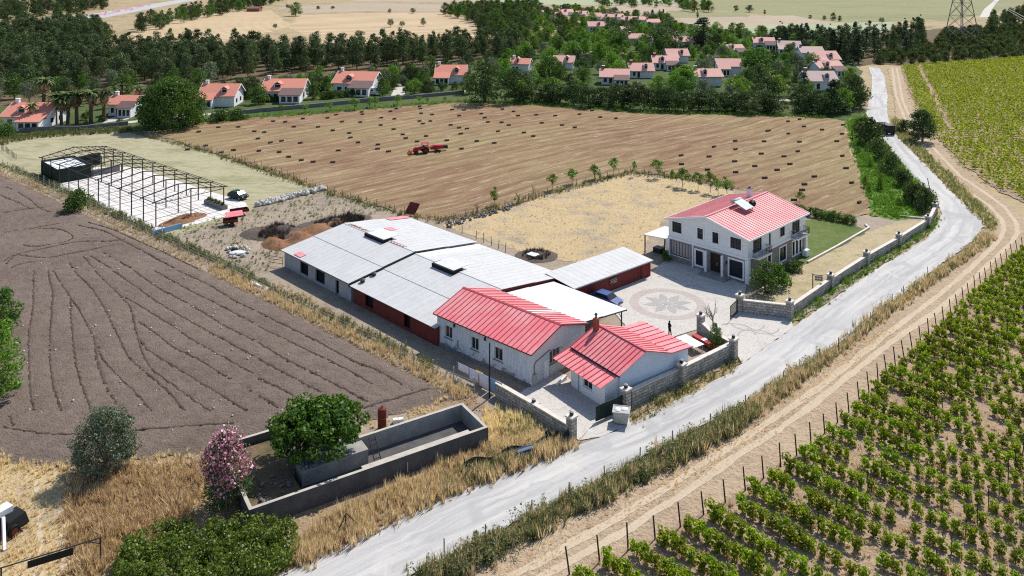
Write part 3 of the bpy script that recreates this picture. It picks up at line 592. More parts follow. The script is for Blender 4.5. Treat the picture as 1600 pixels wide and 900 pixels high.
# ---------------------------------------------------------------- white two-storey house
def white_house():
    W, D, H, RZ = 13.1, 17.2, 6.25, 7.95
    h = empty('white_house', (23.5,123.75,.12), R(-45.5), 'white two-storey house with red ribbed gable roof and solar panels', 'house')
    fr = [(.65,2.3,4.4,5.95),(5.0,5.95,4.4,5.95),(7.5,8.5,4.4,5.95),(10.4,12.1,4.4,5.95),(.35,3.85,.95,3.05),(4.75,5.95,.55,2.65),(7.15,9.35,.3,2.95),(10.25,12.35,.45,2.75)]
    rt = [(1.5,3.9,3.75,6.0),(5.9,6.5,3.9,5.9),(9.2,10.7,4.3,5.95),(13.0,15.4,3.75,6.0),(5.6,6.5,.5,2.6),(9.1,11.0,.7,2.7),(13.0,13.7,.6,2.7),(14.1,14.8,.6,2.7),(15.2,15.9,.6,2.7)]
    X = Vector((1,0,0)); Yv = Vector((0,1,0))
    up = MB(); lo = MB(); B = 3.35
    wall_face(up, (0,0,B), X, W, H-B, [(a,b,c-B,d-B) for a,b,c,d in fr if c > B], top=[(0,H-B),(W,H-B),(W/2,RZ-B-.02)])
    wall_face(up, (W,0,B), Yv, D, H-B, [(a,b,c-B,d-B) for a,b,c,d in rt if c > B])
    wall_face(up, (W,D,B), -X, W, H-B, [], top=[(0,H-B),(W,H-B),(W/2,RZ-B-.02)]); wall_face(up, (0,D,B), -Yv, D, H-B, [])
    up.build('upper_wall', M['house'], h)
    wall_face(lo, (0,0,0), X, W, B, [o for o in fr if o[2] < B]); wall_face(lo, (W,0,0), Yv, D, B, [o for o in rt if o[2] < B])
    wall_face(lo, (W,D,0), -X, W, B, []); wall_face(lo, (0,D,0), -Yv, D, B, [])
    lo.build('ground_floor_wall', M['stoneclad'], h)
    mb = MB(); mb.box(.3, W-.3, .3, D-.3, .02, H-.1); mb.build('interior', M['shadeblack'], h)
    mb = MB(); mb.box(-.12, W+.12, -.12, D+.12, 3.25, 3.6); mb.build('storey_band', M['whiter'], h)
    for x, y in ((0,0),(W,0),(W,D),(0,D)):
        mb = MB(); mb.box(x-.28, x+.28, y-.28, y+.28, 0, 3.247); mb.build('corner_pier', M['whiter'], h)
    for x in (4.25,): mb = MB(); mb.box(x-.12, x+.12, -.1, .05, 0, 3.247); mb.build('pilaster', M['whiter'], h)
    O = (0,0,0)
    window(h, O, X, *fr[0], 3, 2, surround='whiter', sw=.22, sill='whiter'); window(h, O, X, *fr[1], 1, 3, surround='whiter', sw=.2, sill='whiter')
    window(h, O, X, *fr[2], 1, 3, surround='whiter', sw=.2, sill='whiter'); window(h, O, X, *fr[3], 4, 2, surround='whiter', sw=.22, sill='whiter')
    window(h, O, X, *fr[4], 7, 1, pane='curtain', sill='whiter'); window(h, O, X, *fr[5], 2, 2, surround='whiter', sw=.25)
    window(h, O, X, *fr[7], 1, 1, surround='whiter', sw=.25)
    O = (W,0,0)
    for i, (nx, nz) in enumerate(((3,1),(1,1),(2,2),(3,1),(1,1),(2,2),(1,1),(1,1),(1,1))): window(h, O, Yv, *rt[i], nx, nz, surround='whiter' if i not in (0,3) else None, sw=.18)
    mb = MB(); mb.box(7.15, 9.35, .1, .18, .3, 2.95); d = mb.build('entrance_door', M['door'], h)
    mb = MB(); mb.box(8.2, 8.26, .02, .1, 1.2, 1.7); mb.build('handle', M['galv'], d)
    for x in (6.95, 9.6):
        mb = MB(); mb.box(x-.14, x+.14, -1.0, -.72, .3, 3.247); mb.build('porch_column', M['whiter'], h)
    for i in range(3):
        mb = MB(); mb.box(6.3-.35*i*0, 10.6, -1.3-.4*(2-i), -.0-.13, .1*i, .1*(i+1)-.001); mb.build('step', M['concrete'], h)
    for x in (6.45, 9.85):
        mb = MB(); mb.box(x-.08, x+.08, -.22, -.001, 2.0, 2.35); mb.build('wall_lamp', M['dark'], h)
    for y0, y1 in ((1.0,4.7),(12.4,16.3)):
        mb = MB(); mb.box(W+.125, W+1.2, y0, y1, 3.3, 3.48); bal = mb.build('balcony', M['whiter'], h)
        mb = MB(); zt = 4.45
        for x0, x1, a, b in ((W+1.12,W+1.17,y0,y1),): mb.box(x0,x1,a,b,zt,zt+.06); mb.box(x0,x1,a,b,3.55,3.6)
        for yy in (y0, y1-.05): mb.box(W+.13, W+1.12, yy, yy+.05, zt, zt+.06); mb.box(W+.13, W+1.12, yy, yy+.05, 3.55, 3.6)
        k = int((y1-y0)/.16)
        for i in range(k+1): y = y0+.02+(y1-y0-.04)*i/k; mb.box(W+1.13, W+1.16, y-.015, y+.015, 3.481, zt)
        for yy in (y0+.02, y1-.03):
            for i in range(7): x = W+.2+.14*i; mb.box(x-.015, x+.015, yy-.015, yy+.015, 3.481, zt)
        mb.build('railing', M['dark'], bal)
    # roof
    ov = .42; e = H-.02; m_ = (RZ-H)/(W/2); re = e-ov*m_+.06
    mb = MB()
    mb.box(W/2-.16, W/2+.16, -ov, D+ov, RZ+.02, RZ+.1)
    rf = mb.build('roof', M['ribw'], h)
    nn = 25
    # sheets run across the house, so lay them out along y in a turned frame
    for side in (0, 1):
        mbp = MB(); L = math.hypot(W/2+ov, RZ-re+.02); w_ = (D+2*ov)/nn
        mbp.box(0, L, 0, w_-.012, -.05, 0); mbp.mi = 1; mbp.box(-.01, L, 0, .10, .002, .06); pass
        me = mbp.mesh('roof_panel', [M['houseroof'], M['ribw'], M['redrib']]); a = math.atan2(RZ-re, W/2+ov)
        for i in range(nn):
            o = link('roof_panel', me, rf)
            if side == 0: o.location = (-ov, -ov+w_*i, re); o.rotation_euler = (0, -a, 0)
            else: o.location = (W+ov, -ov+w_*(i+1), re); o.rotation_euler = (0, -a, math.pi)
    mb = MB()
    for y in (-ov-.06, D+ov):
        mb.prism([(-ov-.08,re-.2),(W/2,RZ-.2),(W+ov+.08,re-.2),(W+ov+.08,re+.05),(W/2,RZ+.08),(-ov-.08,re+.05)], 'y', y, y+.06)
    for x in (-ov-.14, W+ov+.06): mb.box(x, x+.08, -ov-.06, D+ov+.06, re-.2, re+.02)
    mb.build('fascia', M['whiter'], h)
    mb = MB(); mb.add([(-ov,-ov,re-.1),(W/2,-ov,RZ-.1),(W/2,D+ov,RZ-.1),(-ov,D+ov,re-.1)], [(0,1,2,3)]); mb.add([(W+ov,-ov,re-.1),(W/2,-ov,RZ-.1),(W/2,D+ov,RZ-.1),(W+ov,D+ov,re-.1)], [(0,1,2,3)]); mb.build('soffit', M['whiter'], h)
    mb = MB(); mb.box(W/2-1.6, W/2-.9, D-3.2, D-2.5, RZ-.6, RZ+1.0); ch = mb.build('chimney', M['white'], h)
    mb = MB(); mb.box(W/2-1.7, W/2-.8, D-3.3, D-2.4, RZ+1.0, RZ+1.1); mb.tube((W/2-1.25,D-2.85,RZ+1.1), (W/2-1.25,D-2.85,RZ+1.35), .2, .24, 10); mb.build('chimney_cap', M['greystone'], ch)
    # lean-to canopy on the left side
    mb = MB(); mb.hexa([(-4.4,-.4,2.75),(-.15,-.4,3.1),(-.15,5.2,3.1),(-4.4,5.2,2.75),(-4.4,-.4,2.83),(-.15,-.4,3.18),(-.15,5.2,3.18),(-4.4,5.2,2.83)]); cp = mb.build('side_canopy', M['zinc2'], h)
    for x, y in ((-4.2,-.2),(-4.2,5.0),(-.5,-.3)): mb = MB(); mb.box(x-.07, x+.07, y-.07, y+.07, 0, 2.74); mb.build('canopy_post', M['dark'], cp)
    mb = MB()
    for z in (.5, .95): mb.box(-4.2, -.6, 5.0, 5.05, z, z+.05)
    for i in range(8): mb.box(-4.1+.5*i, -4.06+.5*i, 5.0, 5.04, 0, .95)
    mb.build('canopy_railing', M['dark'], cp)
    mb = MB(); mb.box(-3.6, -2.2, 1.0, 2.2, 0, .75); mb.box(-2.0, -1.5, 1.2, 2.0, 0, .45); mb.build('garden_table', M['dark'], cp)
    mb = MB(); mb.box(W+.32, W+1.0, D-1.6, D-.6, .05, 1.0); mb.build('cooling_unit', M['whiter'], h)
    # solar water heater standing on the right slope
    s = empty('solar_water_heater', h.matrix_world @ Vector((0,0,0)), 0, 'twin-panel solar water heater on the red roof of the white house', 'solar heater')
    s.location = Matrix.Translation((23.5,123.75,.12)) @ Matrix.Rotation(R(-45.5), 4, 'Z') @ Vector((W/2+.8, 6.6, RZ-.2)); s.rotation_euler = (0,0,R(-45.5))
    for y in (0, 1.15):
        mb = MB(); mb.hexa([(-.2,y,.98),(1.75,y,.18),(1.75,y+1.1,.18),(-.2,y+1.1,.98),(-.2,y,1.06),(1.75,y,.26),(1.75,y+1.1,.26),(-.2,y+1.1,1.06)]); p = mb.build('collector', M['solar'], s)
    mb = MB(); mb.tube((-.55,-.1,.95), (-.55,2.4,.95), .28, .28, 14); mb.build('tank', M['galv'], s, True)
    mb = MB()
    for y in (.15, 2.1): mb.tube((-.5,y,.7), (-.5,y,-.2), .03); mb.tube((1.6,y,.2), (1.6,y,-.65), .03); mb.tube((-.5,y,-.1), (1.6,y,-.6), .03)
    mb.build('stand', M['dark'], s)
    sd_ = empty('satellite_dish', Matrix.Translation((23.5,123.75,.12)) @ Matrix.Rotation(R(-45.5), 4, 'Z') @ Vector((W/2+1.9, 9.6, RZ-.5)), R(-20), 'dark satellite dish beside the solar panels on the red roof', 'dish')
    mb = MB(); mb.lathe([(.08,0),(.35,.08),(.55,.22)], (0,0,0), 14); d_ = mb.build('dish_bowl', M['dark'], sd_, True); d_.rotation_euler = (R(70),0,0); d_.location = (0,0,.75)
    mb = MB(); mb.tube((0,0,0), (0,.05,.75), .035); mb.build('mast', M['dark'], sd_)
white_house()

# ---------------------------------------------------------------- the long barn, its grey part and its red part
BX, BY, BA = -33.9, 120.9, -45.4
def barn_local(px, py, z):
    p = G(px, py, z)-Vector((BX,BY,z)); a = -R(BA); return (p.x*math.cos(a)-p.y*math.sin(a), p.x*math.sin(a)+p.y*math.cos(a))
def barn(x_off, L, name, label, wallmat, ops, dz, sp_front, sp_rear):
    a = R(BA); b = empty(name, (BX+x_off*math.cos(a), BY+x_off*math.sin(a), .05), a, label, 'barn')
    D, E, RY, RZ = 22.8, 2.3+dz, 11.0, 3.75+dz; o = .45
    X = Vector((1,0,0)); Yv = Vector((0,1,0)); mb = MB()
    wall_face(mb, (.3,o,0), X, L-.4, E, ops, .2); mb.build('front_wall', wallmat, b)
    mb = MB(); wall_face(mb, (L-.1,D-o,0), -X, L-.4, E, [], .2); mb.build('rear_wall', wallmat, b)
    for x, u, nm in ((.3,-Yv,'end_wall'),(L-.1,Yv,'end_wall')):
        mb = MB(); d = D-2*o; O = (x, D-o if u.y < 0 else o, 0); k = (RY-o)/d
        wall_face(mb, O, u, d, E, [], .2, top=[(0,E),(d,E),((d*(1-k) if u.y < 0 else d*k), RZ-.12)]); mb.build(nm, wallmat, b)
    mb = MB(); mb.box(.6, L-.5, o+.4, D-o-.4, .02, E-.2); mb.build('interior', M['shadeblack'], b)
    mb = MB(); mb.box(0, L, RY-.2, RY+.2, RZ+.0, RZ+.06); rf = mb.build('roof', M['zinc'], b)
    n = int(L/1.05); zs = lambda y: E+(RZ-E)*(y/RY) if y <= RY else E+(RZ-E)*(D-y)/(D-RY)
    slope(rf, 'roof_panel', 0, L, n, 0, zs(0), 5.7, zs(5.7)+.0, ('zinc','zinc'), .010, .05, special=sp_front)
    slope(rf, 'roof_panel', 0, L, n, 5.45, zs(5.45)+.05, RY, RZ+.03, ('zinc','zinc'), .010, .05)
    slope(rf, 'roof_panel', 0, L, n, D, zs(D), RY+5.6, zs(RY+5.6), ('zinc','zinc'), .010, .05, special=sp_rear)
    slope(rf, 'roof_panel', 0, L, n, RY+5.9, zs(RY+5.9)+.05, RY, RZ+.03, ('zinc','zinc'), .010, .05, special={k: v for k, v in sp_rear.items() if v == 'zinc2'})
    mb = MB(); mb.box(.02, L-.02, .05, .12, E-.16, E-.04); mb.build('gutter', M['steel'], rf)
    return b, rf, zs
b1, rf1, zs1 = barn(0, 17.7, 'grey_barn', 'long low grey barn with pale sheet roof and dark window openings', M['greywall'], [(4.4,6.6,.35,2.0),(8.5,10.9,.35,2.0),(13.6,14.4,.0,1.9)], .22, {}, {})
b2, rf2, zs2 = barn(17.95, 17.6, 'red_barn', 'low barn with oxide-red front wall and pale sheet roof beside the red-roofed house', M['redwall'], [(2.6,4.4,.5,1.9),(10.8,12.0,.4,1.9)], 0, {}, {0: 'zinc2', 1: 'zinc2'})
def on_barn(rf, xo, zs, pts, lift, th, mat, name):
    mb = MB(); P = [(x-xo, y, zs(y)+lift) for x, y in pts]; mb.slab(P, th); return mb.build(name, mat, rf)
# odd sheets, the roof hatches and the rusty ridge
for pts, m_, nm in (([(3.2,.3),(5.0,.3),(5.0,1.3),(3.2,1.3)], 'redroof', 'roof_patch'), ([(5.2,14.6),(7.0,14.6),(7.0,16.0),(5.2,16.0)], 'redroof', 'roof_patch'), ([(0.1,18.6),(1.5,18.6),(1.5,22.8),(0.1,22.8)], 'redroof', 'roof_patch')):
    on_barn(rf1, 0, zs1, pts, .09, .03, M[m_], nm)
for k in range(9):
    x = .9+.55*k+rng.uniform(-.1,.1); on_barn(rf1, 0, zs1, [(x,RYY) for RYY in ()] or [(x,11.0),(x+.4,11.0),(x+.32,11.0+rng.uniform(.5,.9)),(x+.05,11.45)], .1, .02, M['rustwood'], 'rusty_flashing')
for k in range(5):
    x = 12.0+.7*k; on_barn(rf1, 0, zs1, [(x,10.8),(x+.45,10.8),(x+.4,11.5),(x,11.3)], .1, .02, M['rustwood'], 'rusty_flashing')
def hatch(rf, x0, x1, y0, y1, zs, xo):
    mb = MB(); mb.box(x0-xo, x1-xo, y0, y1, zs(y0)+.05, zs(y1)+.42); h_ = mb.build('ridge_opening', M['shadeblack'], rf)
    mb = MB(); mb.hexa([(x0-xo+.2,y0+.3,zs(y1)+.40),(x1-xo-.2,y0+.3,zs(y1)+.40),(x1-xo-.25,y1+1.4,zs(y1)+.44),(x0-xo+.2,y1+1.4,zs(y1)+.44),(x0-xo+.2,y0+.3,zs(y1)+.44),(x1-xo-.2,y0+.3,zs(y1)+.44),(x1-xo-.25,y1+1.4,zs(y1)+.5),(x0-xo+.2,y1+1.4,zs(y1)+.5)]); mb.build('raised_sheet', M['zinc2'], h_)
hatch(rf1, 6.9, 11.6, 9.9, 11.6, zs1, 0); hatch(rf2, 23.0, 27.4, 9.7, 11.4, zs2, 17.95)
for x, y in ((18.6,1.6),(18.3,3.6)):
    mb = MB(); mb.lathe([(.32,0),(.32,.3),(.4,.32),(.1,.5)], (x-17.95, y, zs2(y)+.02), 10); mb.build('roof_vent', M['steel'], rf2)
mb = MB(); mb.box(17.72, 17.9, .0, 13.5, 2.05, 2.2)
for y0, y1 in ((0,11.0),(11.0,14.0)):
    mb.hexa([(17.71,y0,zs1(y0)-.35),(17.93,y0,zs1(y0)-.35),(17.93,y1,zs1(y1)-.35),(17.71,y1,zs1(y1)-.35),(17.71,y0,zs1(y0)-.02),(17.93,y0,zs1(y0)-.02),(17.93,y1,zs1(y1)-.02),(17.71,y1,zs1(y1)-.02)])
mb.build('dark_verge', M['shadeblack'], rf1)
p = G(640,336,0); mb = MB(); mb.hexa([(-1.1,0,.1),(1.0,0,.1),(1.0,.05,.1),(-1.1,.05,.1),(-.5,1.3,1.9),(1.4,1.3,1.7),(1.4,1.35,1.7),(-.5,1.35,1.9)])
tag(mb.build('leaning_roof_sheet', M['redwall'], None, loc=(p.x,p.y,.05), rz=R(-20)), 'maroon metal sheet standing tilted behind the grey barn', 'metal sheet')

# carport that carries the barn roof on past the red-roofed house
def carport():
    a = R(BA); x0 = 35.75; c = empty('carport', (BX+x0*math.cos(a), BY+x0*math.sin(a), .05), a, 'pale sheet carport roof on thin posts behind the red-roofed house', 'carport')
    L = 12.2; D = 20.1; z = lambda y: 2.3+1.1*(D-y)/9.8
    mb = MB(); mb.box(0, L, D-.1, D-.02, 2.1, 2.24); rf = mb.build('roof', M['steel'], c)
    slope(rf, 'roof_panel', 0, L, 12, D, z(D), 15.2, z(15.2), ('zinc2','zinc2'), .010, .05); slope(rf, 'roof_panel', 0, L, 12, 15.4, z(15.4)+.05, 10.3, z(10.3), ('zinc2','zinc2'), .010, .05)
    for x in (.3, 6.3, L-.4):
        for y in (14.4, D-.6):
            mb = MB(); mb.box(x-.06, x+.06, y-.06, y+.06, 0, z(y)-.08); p = mb.build('post', M['steel'], c)
            mb = MB(); mb.tube((x,y,z(y)-1.1), (x-.8 if x > 1 else x+.8,y,z(y)-.12), .04); mb.build('brace', M['steel'], p)
    mb = MB(); mb.box(L-.12, L-.04, 10.4, D, 2.0, 2.15) if False else mb.hexa([(L-.12,10.4,z(10.4)-.2),(L-.04,10.4,z(10.4)-.2),(L-.04,D,z(D)-.2),(L-.12,D,z(D)-.2),(L-.12,10.4,z(10.4)-.05),(L-.04,10.4,z(10.4)-.05),(L-.04,D,z(D)-.05),(L-.12,D,z(D)-.05)]); mb.build('end_beam', M['steel'], c)
carport()

# long shed with the dark red wall
def shed():
    s = empty('red_shed', (8.06,107.1,.05), R(40.5), 'narrow dark red shed with pale lean-to roof between carport and white house', 'shed'); L, D = 15.8, 5.6; X = Vector((1,0,0)); Yv = Vector((0,1,0))
    mb = MB(); wall_face(mb, (.1,.25,0), X, L-.35, 2.2, [(12.6,13.5,0,1.9)], .1); wall_face(mb, (L-.25,.25,0), Yv, D-.5, 2.2, [], top=[(0,2.2),(D-.5,2.2),(D-.5,2.55)]); wall_face(mb, (L-.25,D-.25,0), -X, L-.35, 2.5, []); mb.build('wall', M['redwall'], s)
    mb = MB(); mb.box(12.6, 13.5, .32, .37, 0, 1.9); mb.build('door', M['rust'], s)
    mb = MB(); mb.box(-.05, L+.05, -.06, -.01, 2.16, 2.3); rf = mb.build('roof', M['galv'], s)
    slope(rf, 'roof_panel', 0, L, 15, 0, 2.32, D, 2.75, ('zinc','zinc'), .010, .05)
    mb = MB(); mb.box(6.9, 8.5, .16, .246, .95, 1.75); b = mb.build('sign_board', M['redwall'], s)
    for i, (x0, x1, z0, z1) in enumerate(((7.0,7.9,1.48,1.6),(7.2,8.4,1.3,1.38),(7.05,7.6,1.08,1.2),(7.7,8.35,1.05,1.17),(7.9,8.3,1.52,1.66))):
        mb = MB(); mb.hexa([(x0,.145,z0),(x1,.145,z0+.06),(x1,.158,z0+.06),(x0,.158,z0),(x0,.145,z1),(x1,.145,z1+.06),(x1,.158,z1+.06),(x0,.158,z1)]); mb.build('sign_lettering', M['signgreen'] if i % 2 == 0 else M['galv'], b)
shed()

# ---------------------------------------------------------------- red-roofed whitewashed house
def red_house():
    h = empty('red_roofed_house', (-8.75,96.5,.05), R(-42.3), 'whitewashed farmhouse with peeling walls and bright red ribbed gable roof', 'house'); W, D, E, RZ = 14.5, 9.4, 3.72, 5.15
    X = Vector((1,0,0)); Yv = Vector((0,1,0)); fr = [(1.35,2.55,1.35,2.75),(5.6,6.8,1.35,2.75),(9.2,10.45,1.35,2.75),(3.3,3.65,.5,1.6)]
    mb = MB(); wall_face(mb, (0,0,0), X, W, E, fr, .16); mb.build('front_wall', M['peel'], h)
    mb = MB(); wall_face(mb, (W,0,0), Yv, D, E, [(3.1,4.9,1.3,2.7)], .16, top=[(0,E),(D,E),(D/2,RZ)]); mb.build('gable_wall', M['cream'], h)
    mb = MB(); wall_face(mb, (W,D,0), -X, W, E, []); wall_face(mb, (0,D,0), -Yv, D, E, [], top=[(0,E),(D,E),(D/2,RZ)]); mb.build('rear_wall', M['cream'], h)
    mb = MB(); mb.box(.3, W-.3, .3, D-.3, .02, E-.1); mb.build('interior', M['shadeblack'], h)
    for o in fr[:3]: window(h, (0,0,0), X, *o, 2, 1, frame='cream', fw=.09, sill='greystone')
    window(h, (0,0,0), X, *fr[3], 1, 1, frame='galv', pane='galv', name='wall_hatch'); window(h, (W,0,0), Yv, 3.1, 4.9, 1.3, 2.7, 3, 1, frame='cream', fw=.09, sill='greystone')
    mb = MB(); mb.box(-.03, W+.03, -.12, -.002, 0, .35); mb.build('plinth', M['greystone'], h)
    ov = .35; m_ = (RZ-E)/(D/2); re = E-ov*m_+.08; rz = RZ+.08
    mb = MB(); mb.prism([(D/2-.2,rz-.02),(D/2,rz+.06),(D/2+.2,rz-.02),(D/2,rz+.0)], 'x', -ov-.1, W+ov+.1); rf = mb.build('roof', M['redrib'], h)
    slope(rf, 'roof_panel', -ov, W+ov, 22, -ov, re, D/2, rz, ('redroof','redrib'), .06, .07)
    slope(rf, 'roof_panel', -ov, W+ov, 22, D+ov, re, D/2, rz, ('redroof','redrib'), .06, .07, special={7:'zinc2',8:'zinc2'} if False else {14:'zinc2',15:'zinc2'})
    mb = MB()
    for x in (-ov-.05, W+ov+.0): mb.prism([(-ov,re-.12),(D/2,rz-.12),(D+ov,re-.12),(D+ov,re-.035),(D/2,rz-.04),(-ov,re-.035)], 'x', x, x+.05)
    mb.box(-ov, W+ov, -ov-.05, -ov-.005, re-.12, re-.0); mb.build('fascia', M['rust'], h)
    mb = MB(); mb.path([(W+.06,.5,1.2),(W+.06,.5,2.1),(W+.06,.7,2.45),(W+.06,2.9,2.9),(W+.9,4.2,3.1)], .035); mb.build('cable_pipe', M['steel'], h)
    mb = MB(); mb.box(W+.002, W+.25, .2, .75, .55, 1.25); mb.build('meter_box', M['conclight'], h)
    mb = MB(); mb.box(W+.002, W+.05, 2.2, 2.9, 0, 2.0); mb.build('side_door', M['whiter'], h)
    for x in (2.9, 7.8): mb = MB(); mb.box(x, x+.14, -.2, -.002, 2.95, 3.3); mb.build('roof_bracket', M['steel'], h)
red_house()

# ---------------------------------------------------------------- small house by the lane
def small_house():
    h = empty('small_red_roofed_house', (6.6,89.1,.05), R(-55), 'small white house with stepped red roof behind the roadside stone wall', 'house')
    X = Vector((1,0,0)); Yv = Vector((0,1,0)); L = 7.4
    prof = [(.3,0),(10.2,0),(10.2,3.1),(7.2,3.3),(3.6,4.5),(.3,3.12)]
    mb = MB(); mb.prism(prof, 'x', .3, L-.3); mb.build('main_wall', M['shadedwhite'], h)
    mb = MB(); wall_face(mb, (1.5,-1.5,0), X, 5.35, 2.45, [(1.95,3.4,.95,2.05)], .12); wall_face(mb, (6.85,-1.5,0), Yv, 1.81, 2.5, [], top=[(0,2.5),(1.8,2.5),(1.8,2.85)]); wall_face(mb, (1.5,.31,0), -Yv, 1.81, 2.5, [], top=[(0,2.5),(1.8,2.5),(0,2.85)]); mb.build('porch_wall', M['whiter'], h)
    mb = MB(); mb.box(1.7, 6.6, -1.2, .25, .02, 2.2); mb.build('interior', M['shadeblack'], h)
    window(h, (1.5,-1.5,0), X, 1.95, 3.4, .95, 2.05, 2, 1, frame='whiter', fw=.08, sill='whiter'); 
    mb = MB(); mb.box(2.75, 2.83, -1.6, -1.502, 0, 2.4); mb.build('drainpipe', M['galv'], h)
    mb = MB(); mb.box(-.35, L+.15, 3.5, 3.7, 4.66, 4.72); rf = mb.build('roof', M['redrib'], h)
    slope(rf, 'roof_panel', -.3, L+.1, 13, -.15, 3.17, 3.62, 4.66, ('redroof','redrib'), .06, .07)
    slope(rf, 'roof_panel', -.3, L+.1, 13, 7.35, 3.42, 3.58, 4.66, ('redroof','redrib'), .06, .07)
    slope(rf, 'roof_panel', -.3, L+.1, 9, 10.6, 3.26, 7.2, 3.42, ('redroof','redrib'), .06, .07)
    slope(rf, 'porch_roof_panel', -.6, L-.3, 11, -2.35, 2.42, .12, 2.98, ('redroof','redrib'), .06, .07)
    mb = MB(); mb.box(-.3, L+.1, -.14, -.05, 2.98, 3.1); mb.build('gutter', M['steel'], rf)
    mb = MB(); mb.box(.1, .6, 2.7, 3.2, 4.2, 5.7); c = mb.build('chimney', M['brick'], h); mb = MB(); mb.tube((.35,2.95,5.7), (.35,2.95,6.1), .1, .1, 8); mb.lathe([(.2,0),(.05,.18)], (.35,2.95,6.1), 8); mb.build('chimney_pot', M['steel'], c)
    mb = MB(); mb.tube((4.2,-2.0,2.5), (4.2,-2.0,3.6), .03); mb.build('aerial', M['galv'], h)
small_house()

# ---------------------------------------------------------------- stone walls and their lamp-topped pillars
def pillar(px, py, hgt, label, sz=.72):
    p = G(px, py, .1); o = empty('wall_pillar', (p.x,p.y,.1), R(-45), label, 'pillar', 'stone pillars with lamps')
    mb = MB(); mb.box(-sz/2, sz/2, -sz/2, sz/2, 0, hgt); mb.build('shaft', M['stone'], o)
    mb = MB(); mb.box(-sz/2-.1, sz/2+.1, -sz/2-.1, sz/2+.1, hgt+.002, hgt+.14); mb.build('cap', M['coping'], o)
    mb = MB(); mb.box(-.14, .14, -.14, .14, hgt+.142, hgt+.46); lp = mb.build('lamp', M['dark'], o); mb = MB(); mb.lathe([(.22,0),(.05,.12)], (0,0,hgt+.462), 6); mb.build('lamp_top', M['galv'], lp); return o
def swall(pts, hgt, th, label, mat='stone', cap=True):
    P = [G(*q, .1) for q in pts]; r = empty('stone_wall', (P[0].x,P[0].y,.05), 0, label, 'wall')
    for a, b in zip(P, P[1:]):
        L = (b-a).length; an = math.atan2(b.y-a.y, b.x-a.x)
        mb = MB(); mb.box(0, L, -th/2, th/2, 0, hgt); o = mb.build('wall_run', M[mat], r); o.location = (a.x-P[0].x, a.y-P[0].y, 0); o.rotation_euler = (0,0,an)
        if cap:
            k = max(1, int(L/1.1)); mc = MB(); mc.box(0, L/k-.015, -th/2-.05, th/2+.05, hgt+.002, hgt+.1); me = mc.mesh('coping_slab', M['coping'])
            for i in range(k): c = link('coping_slab', me, o); c.location = (L/k*i, rng.uniform(-.015,.015), rng.uniform(0,.012))
    return r
swall([(985,634),(1064,597),(1143,557)], 1.55, .42, 'stone boundary wall with pale coping in front of the small house')
swall([(1141,553),(1113,538),(1097,522)], 1.45, .42, 'short stone wall running back beside the dark bush at the gate')
swall([(1160,488),(1230,496)], 1.6, .42, 'stone wall facing the gate between the two right-hand pillars')
swall([(1236,493),(1298,449),(1354,412),(1404,383),(1449,354)], 1.25, .42, 'long stone boundary wall with pale coping along the road past the white house')
swall([(1452,352),(1461,334)], 1.2, .42, 'last short run of stone wall turning up at the bend of the road')
swall([(776,618),(834,652),(890,686)], 1.35, .42, 'weathered stone wall left of the small driveway', 'stone')
for q in ((978,641,2.1,'stone lamp pillar beside the green gate and the waste bin'),(1065,600,2.1,'stone lamp pillar midway along the wall in front of the small house'),(1146,559,2.1,'stone lamp pillar by the road at the near side of the forecourt gate'),
          (1095,520,2.1,'stone lamp pillar at the inner end of the wall by the dark bush'),(1156,487,2.1,'stone lamp pillar holding the dark metal gate leaf'),(1234,497,2.1,'stone lamp pillar on the corner of the forecourt and the road'),
          (1298,450,1.8,'stone lamp pillar of the long wall by the hanging sign'),(1354,413,1.8,'stone lamp pillar halfway along the long road wall'),(1404.5,384,1.8,'stone lamp pillar near the far end of the long road wall'),(1450,355,1.8,'stone lamp pillar where the long road wall turns'),(1461,333,1.7,'last stone lamp pillar at the road bend'),
          (893,686,2.1,'stone lamp pillar on the left of the small driveway'),(834,650,1.2,'low stone pier in the wall left of the small driveway')):
    pillar(*q)
def gate(a, b, hgt, label, mat, bars):
    P, Q = G(*a, .15), G(*b, .15); L = (Q-P).length; g = empty('metal_gate', (P.x,P.y,.15), math.atan2(Q.y-P.y, Q.x-P.x), label, 'gate')
    mb = MB()
    for z in (.1, hgt-.08): mb.box(0, L, -.03, .03, z, z+.08)
    for x in (0, L-.08): mb.box(x, x+.08, -.03, .03, .18, hgt-.08)
    mb.build('frame', mat, g)
    if bars:
        k = int(L/.14); mb0 = MB(); mb0.box(-.015, .015, -.015, .015, .18, hgt-.08); me = mb0.mesh('bar', mat)
        for i in range(1, k): o = link('bar', me, g); o.location = (L*i/k, 0, 0)
    else: mb = MB(); mb.box(.08, L-.08, -.015, .015, .18, hgt-.08); mb.build('panel', mat, g)
gate((1141,501),(1153,489), 1.8, 'dark barred metal gate leaf standing open by its stone pillar', M['dark'], True)
gate((931,660),(974,641), 1.55, 'dark green sheet gate beside the small house', M['greenmetal'], False)
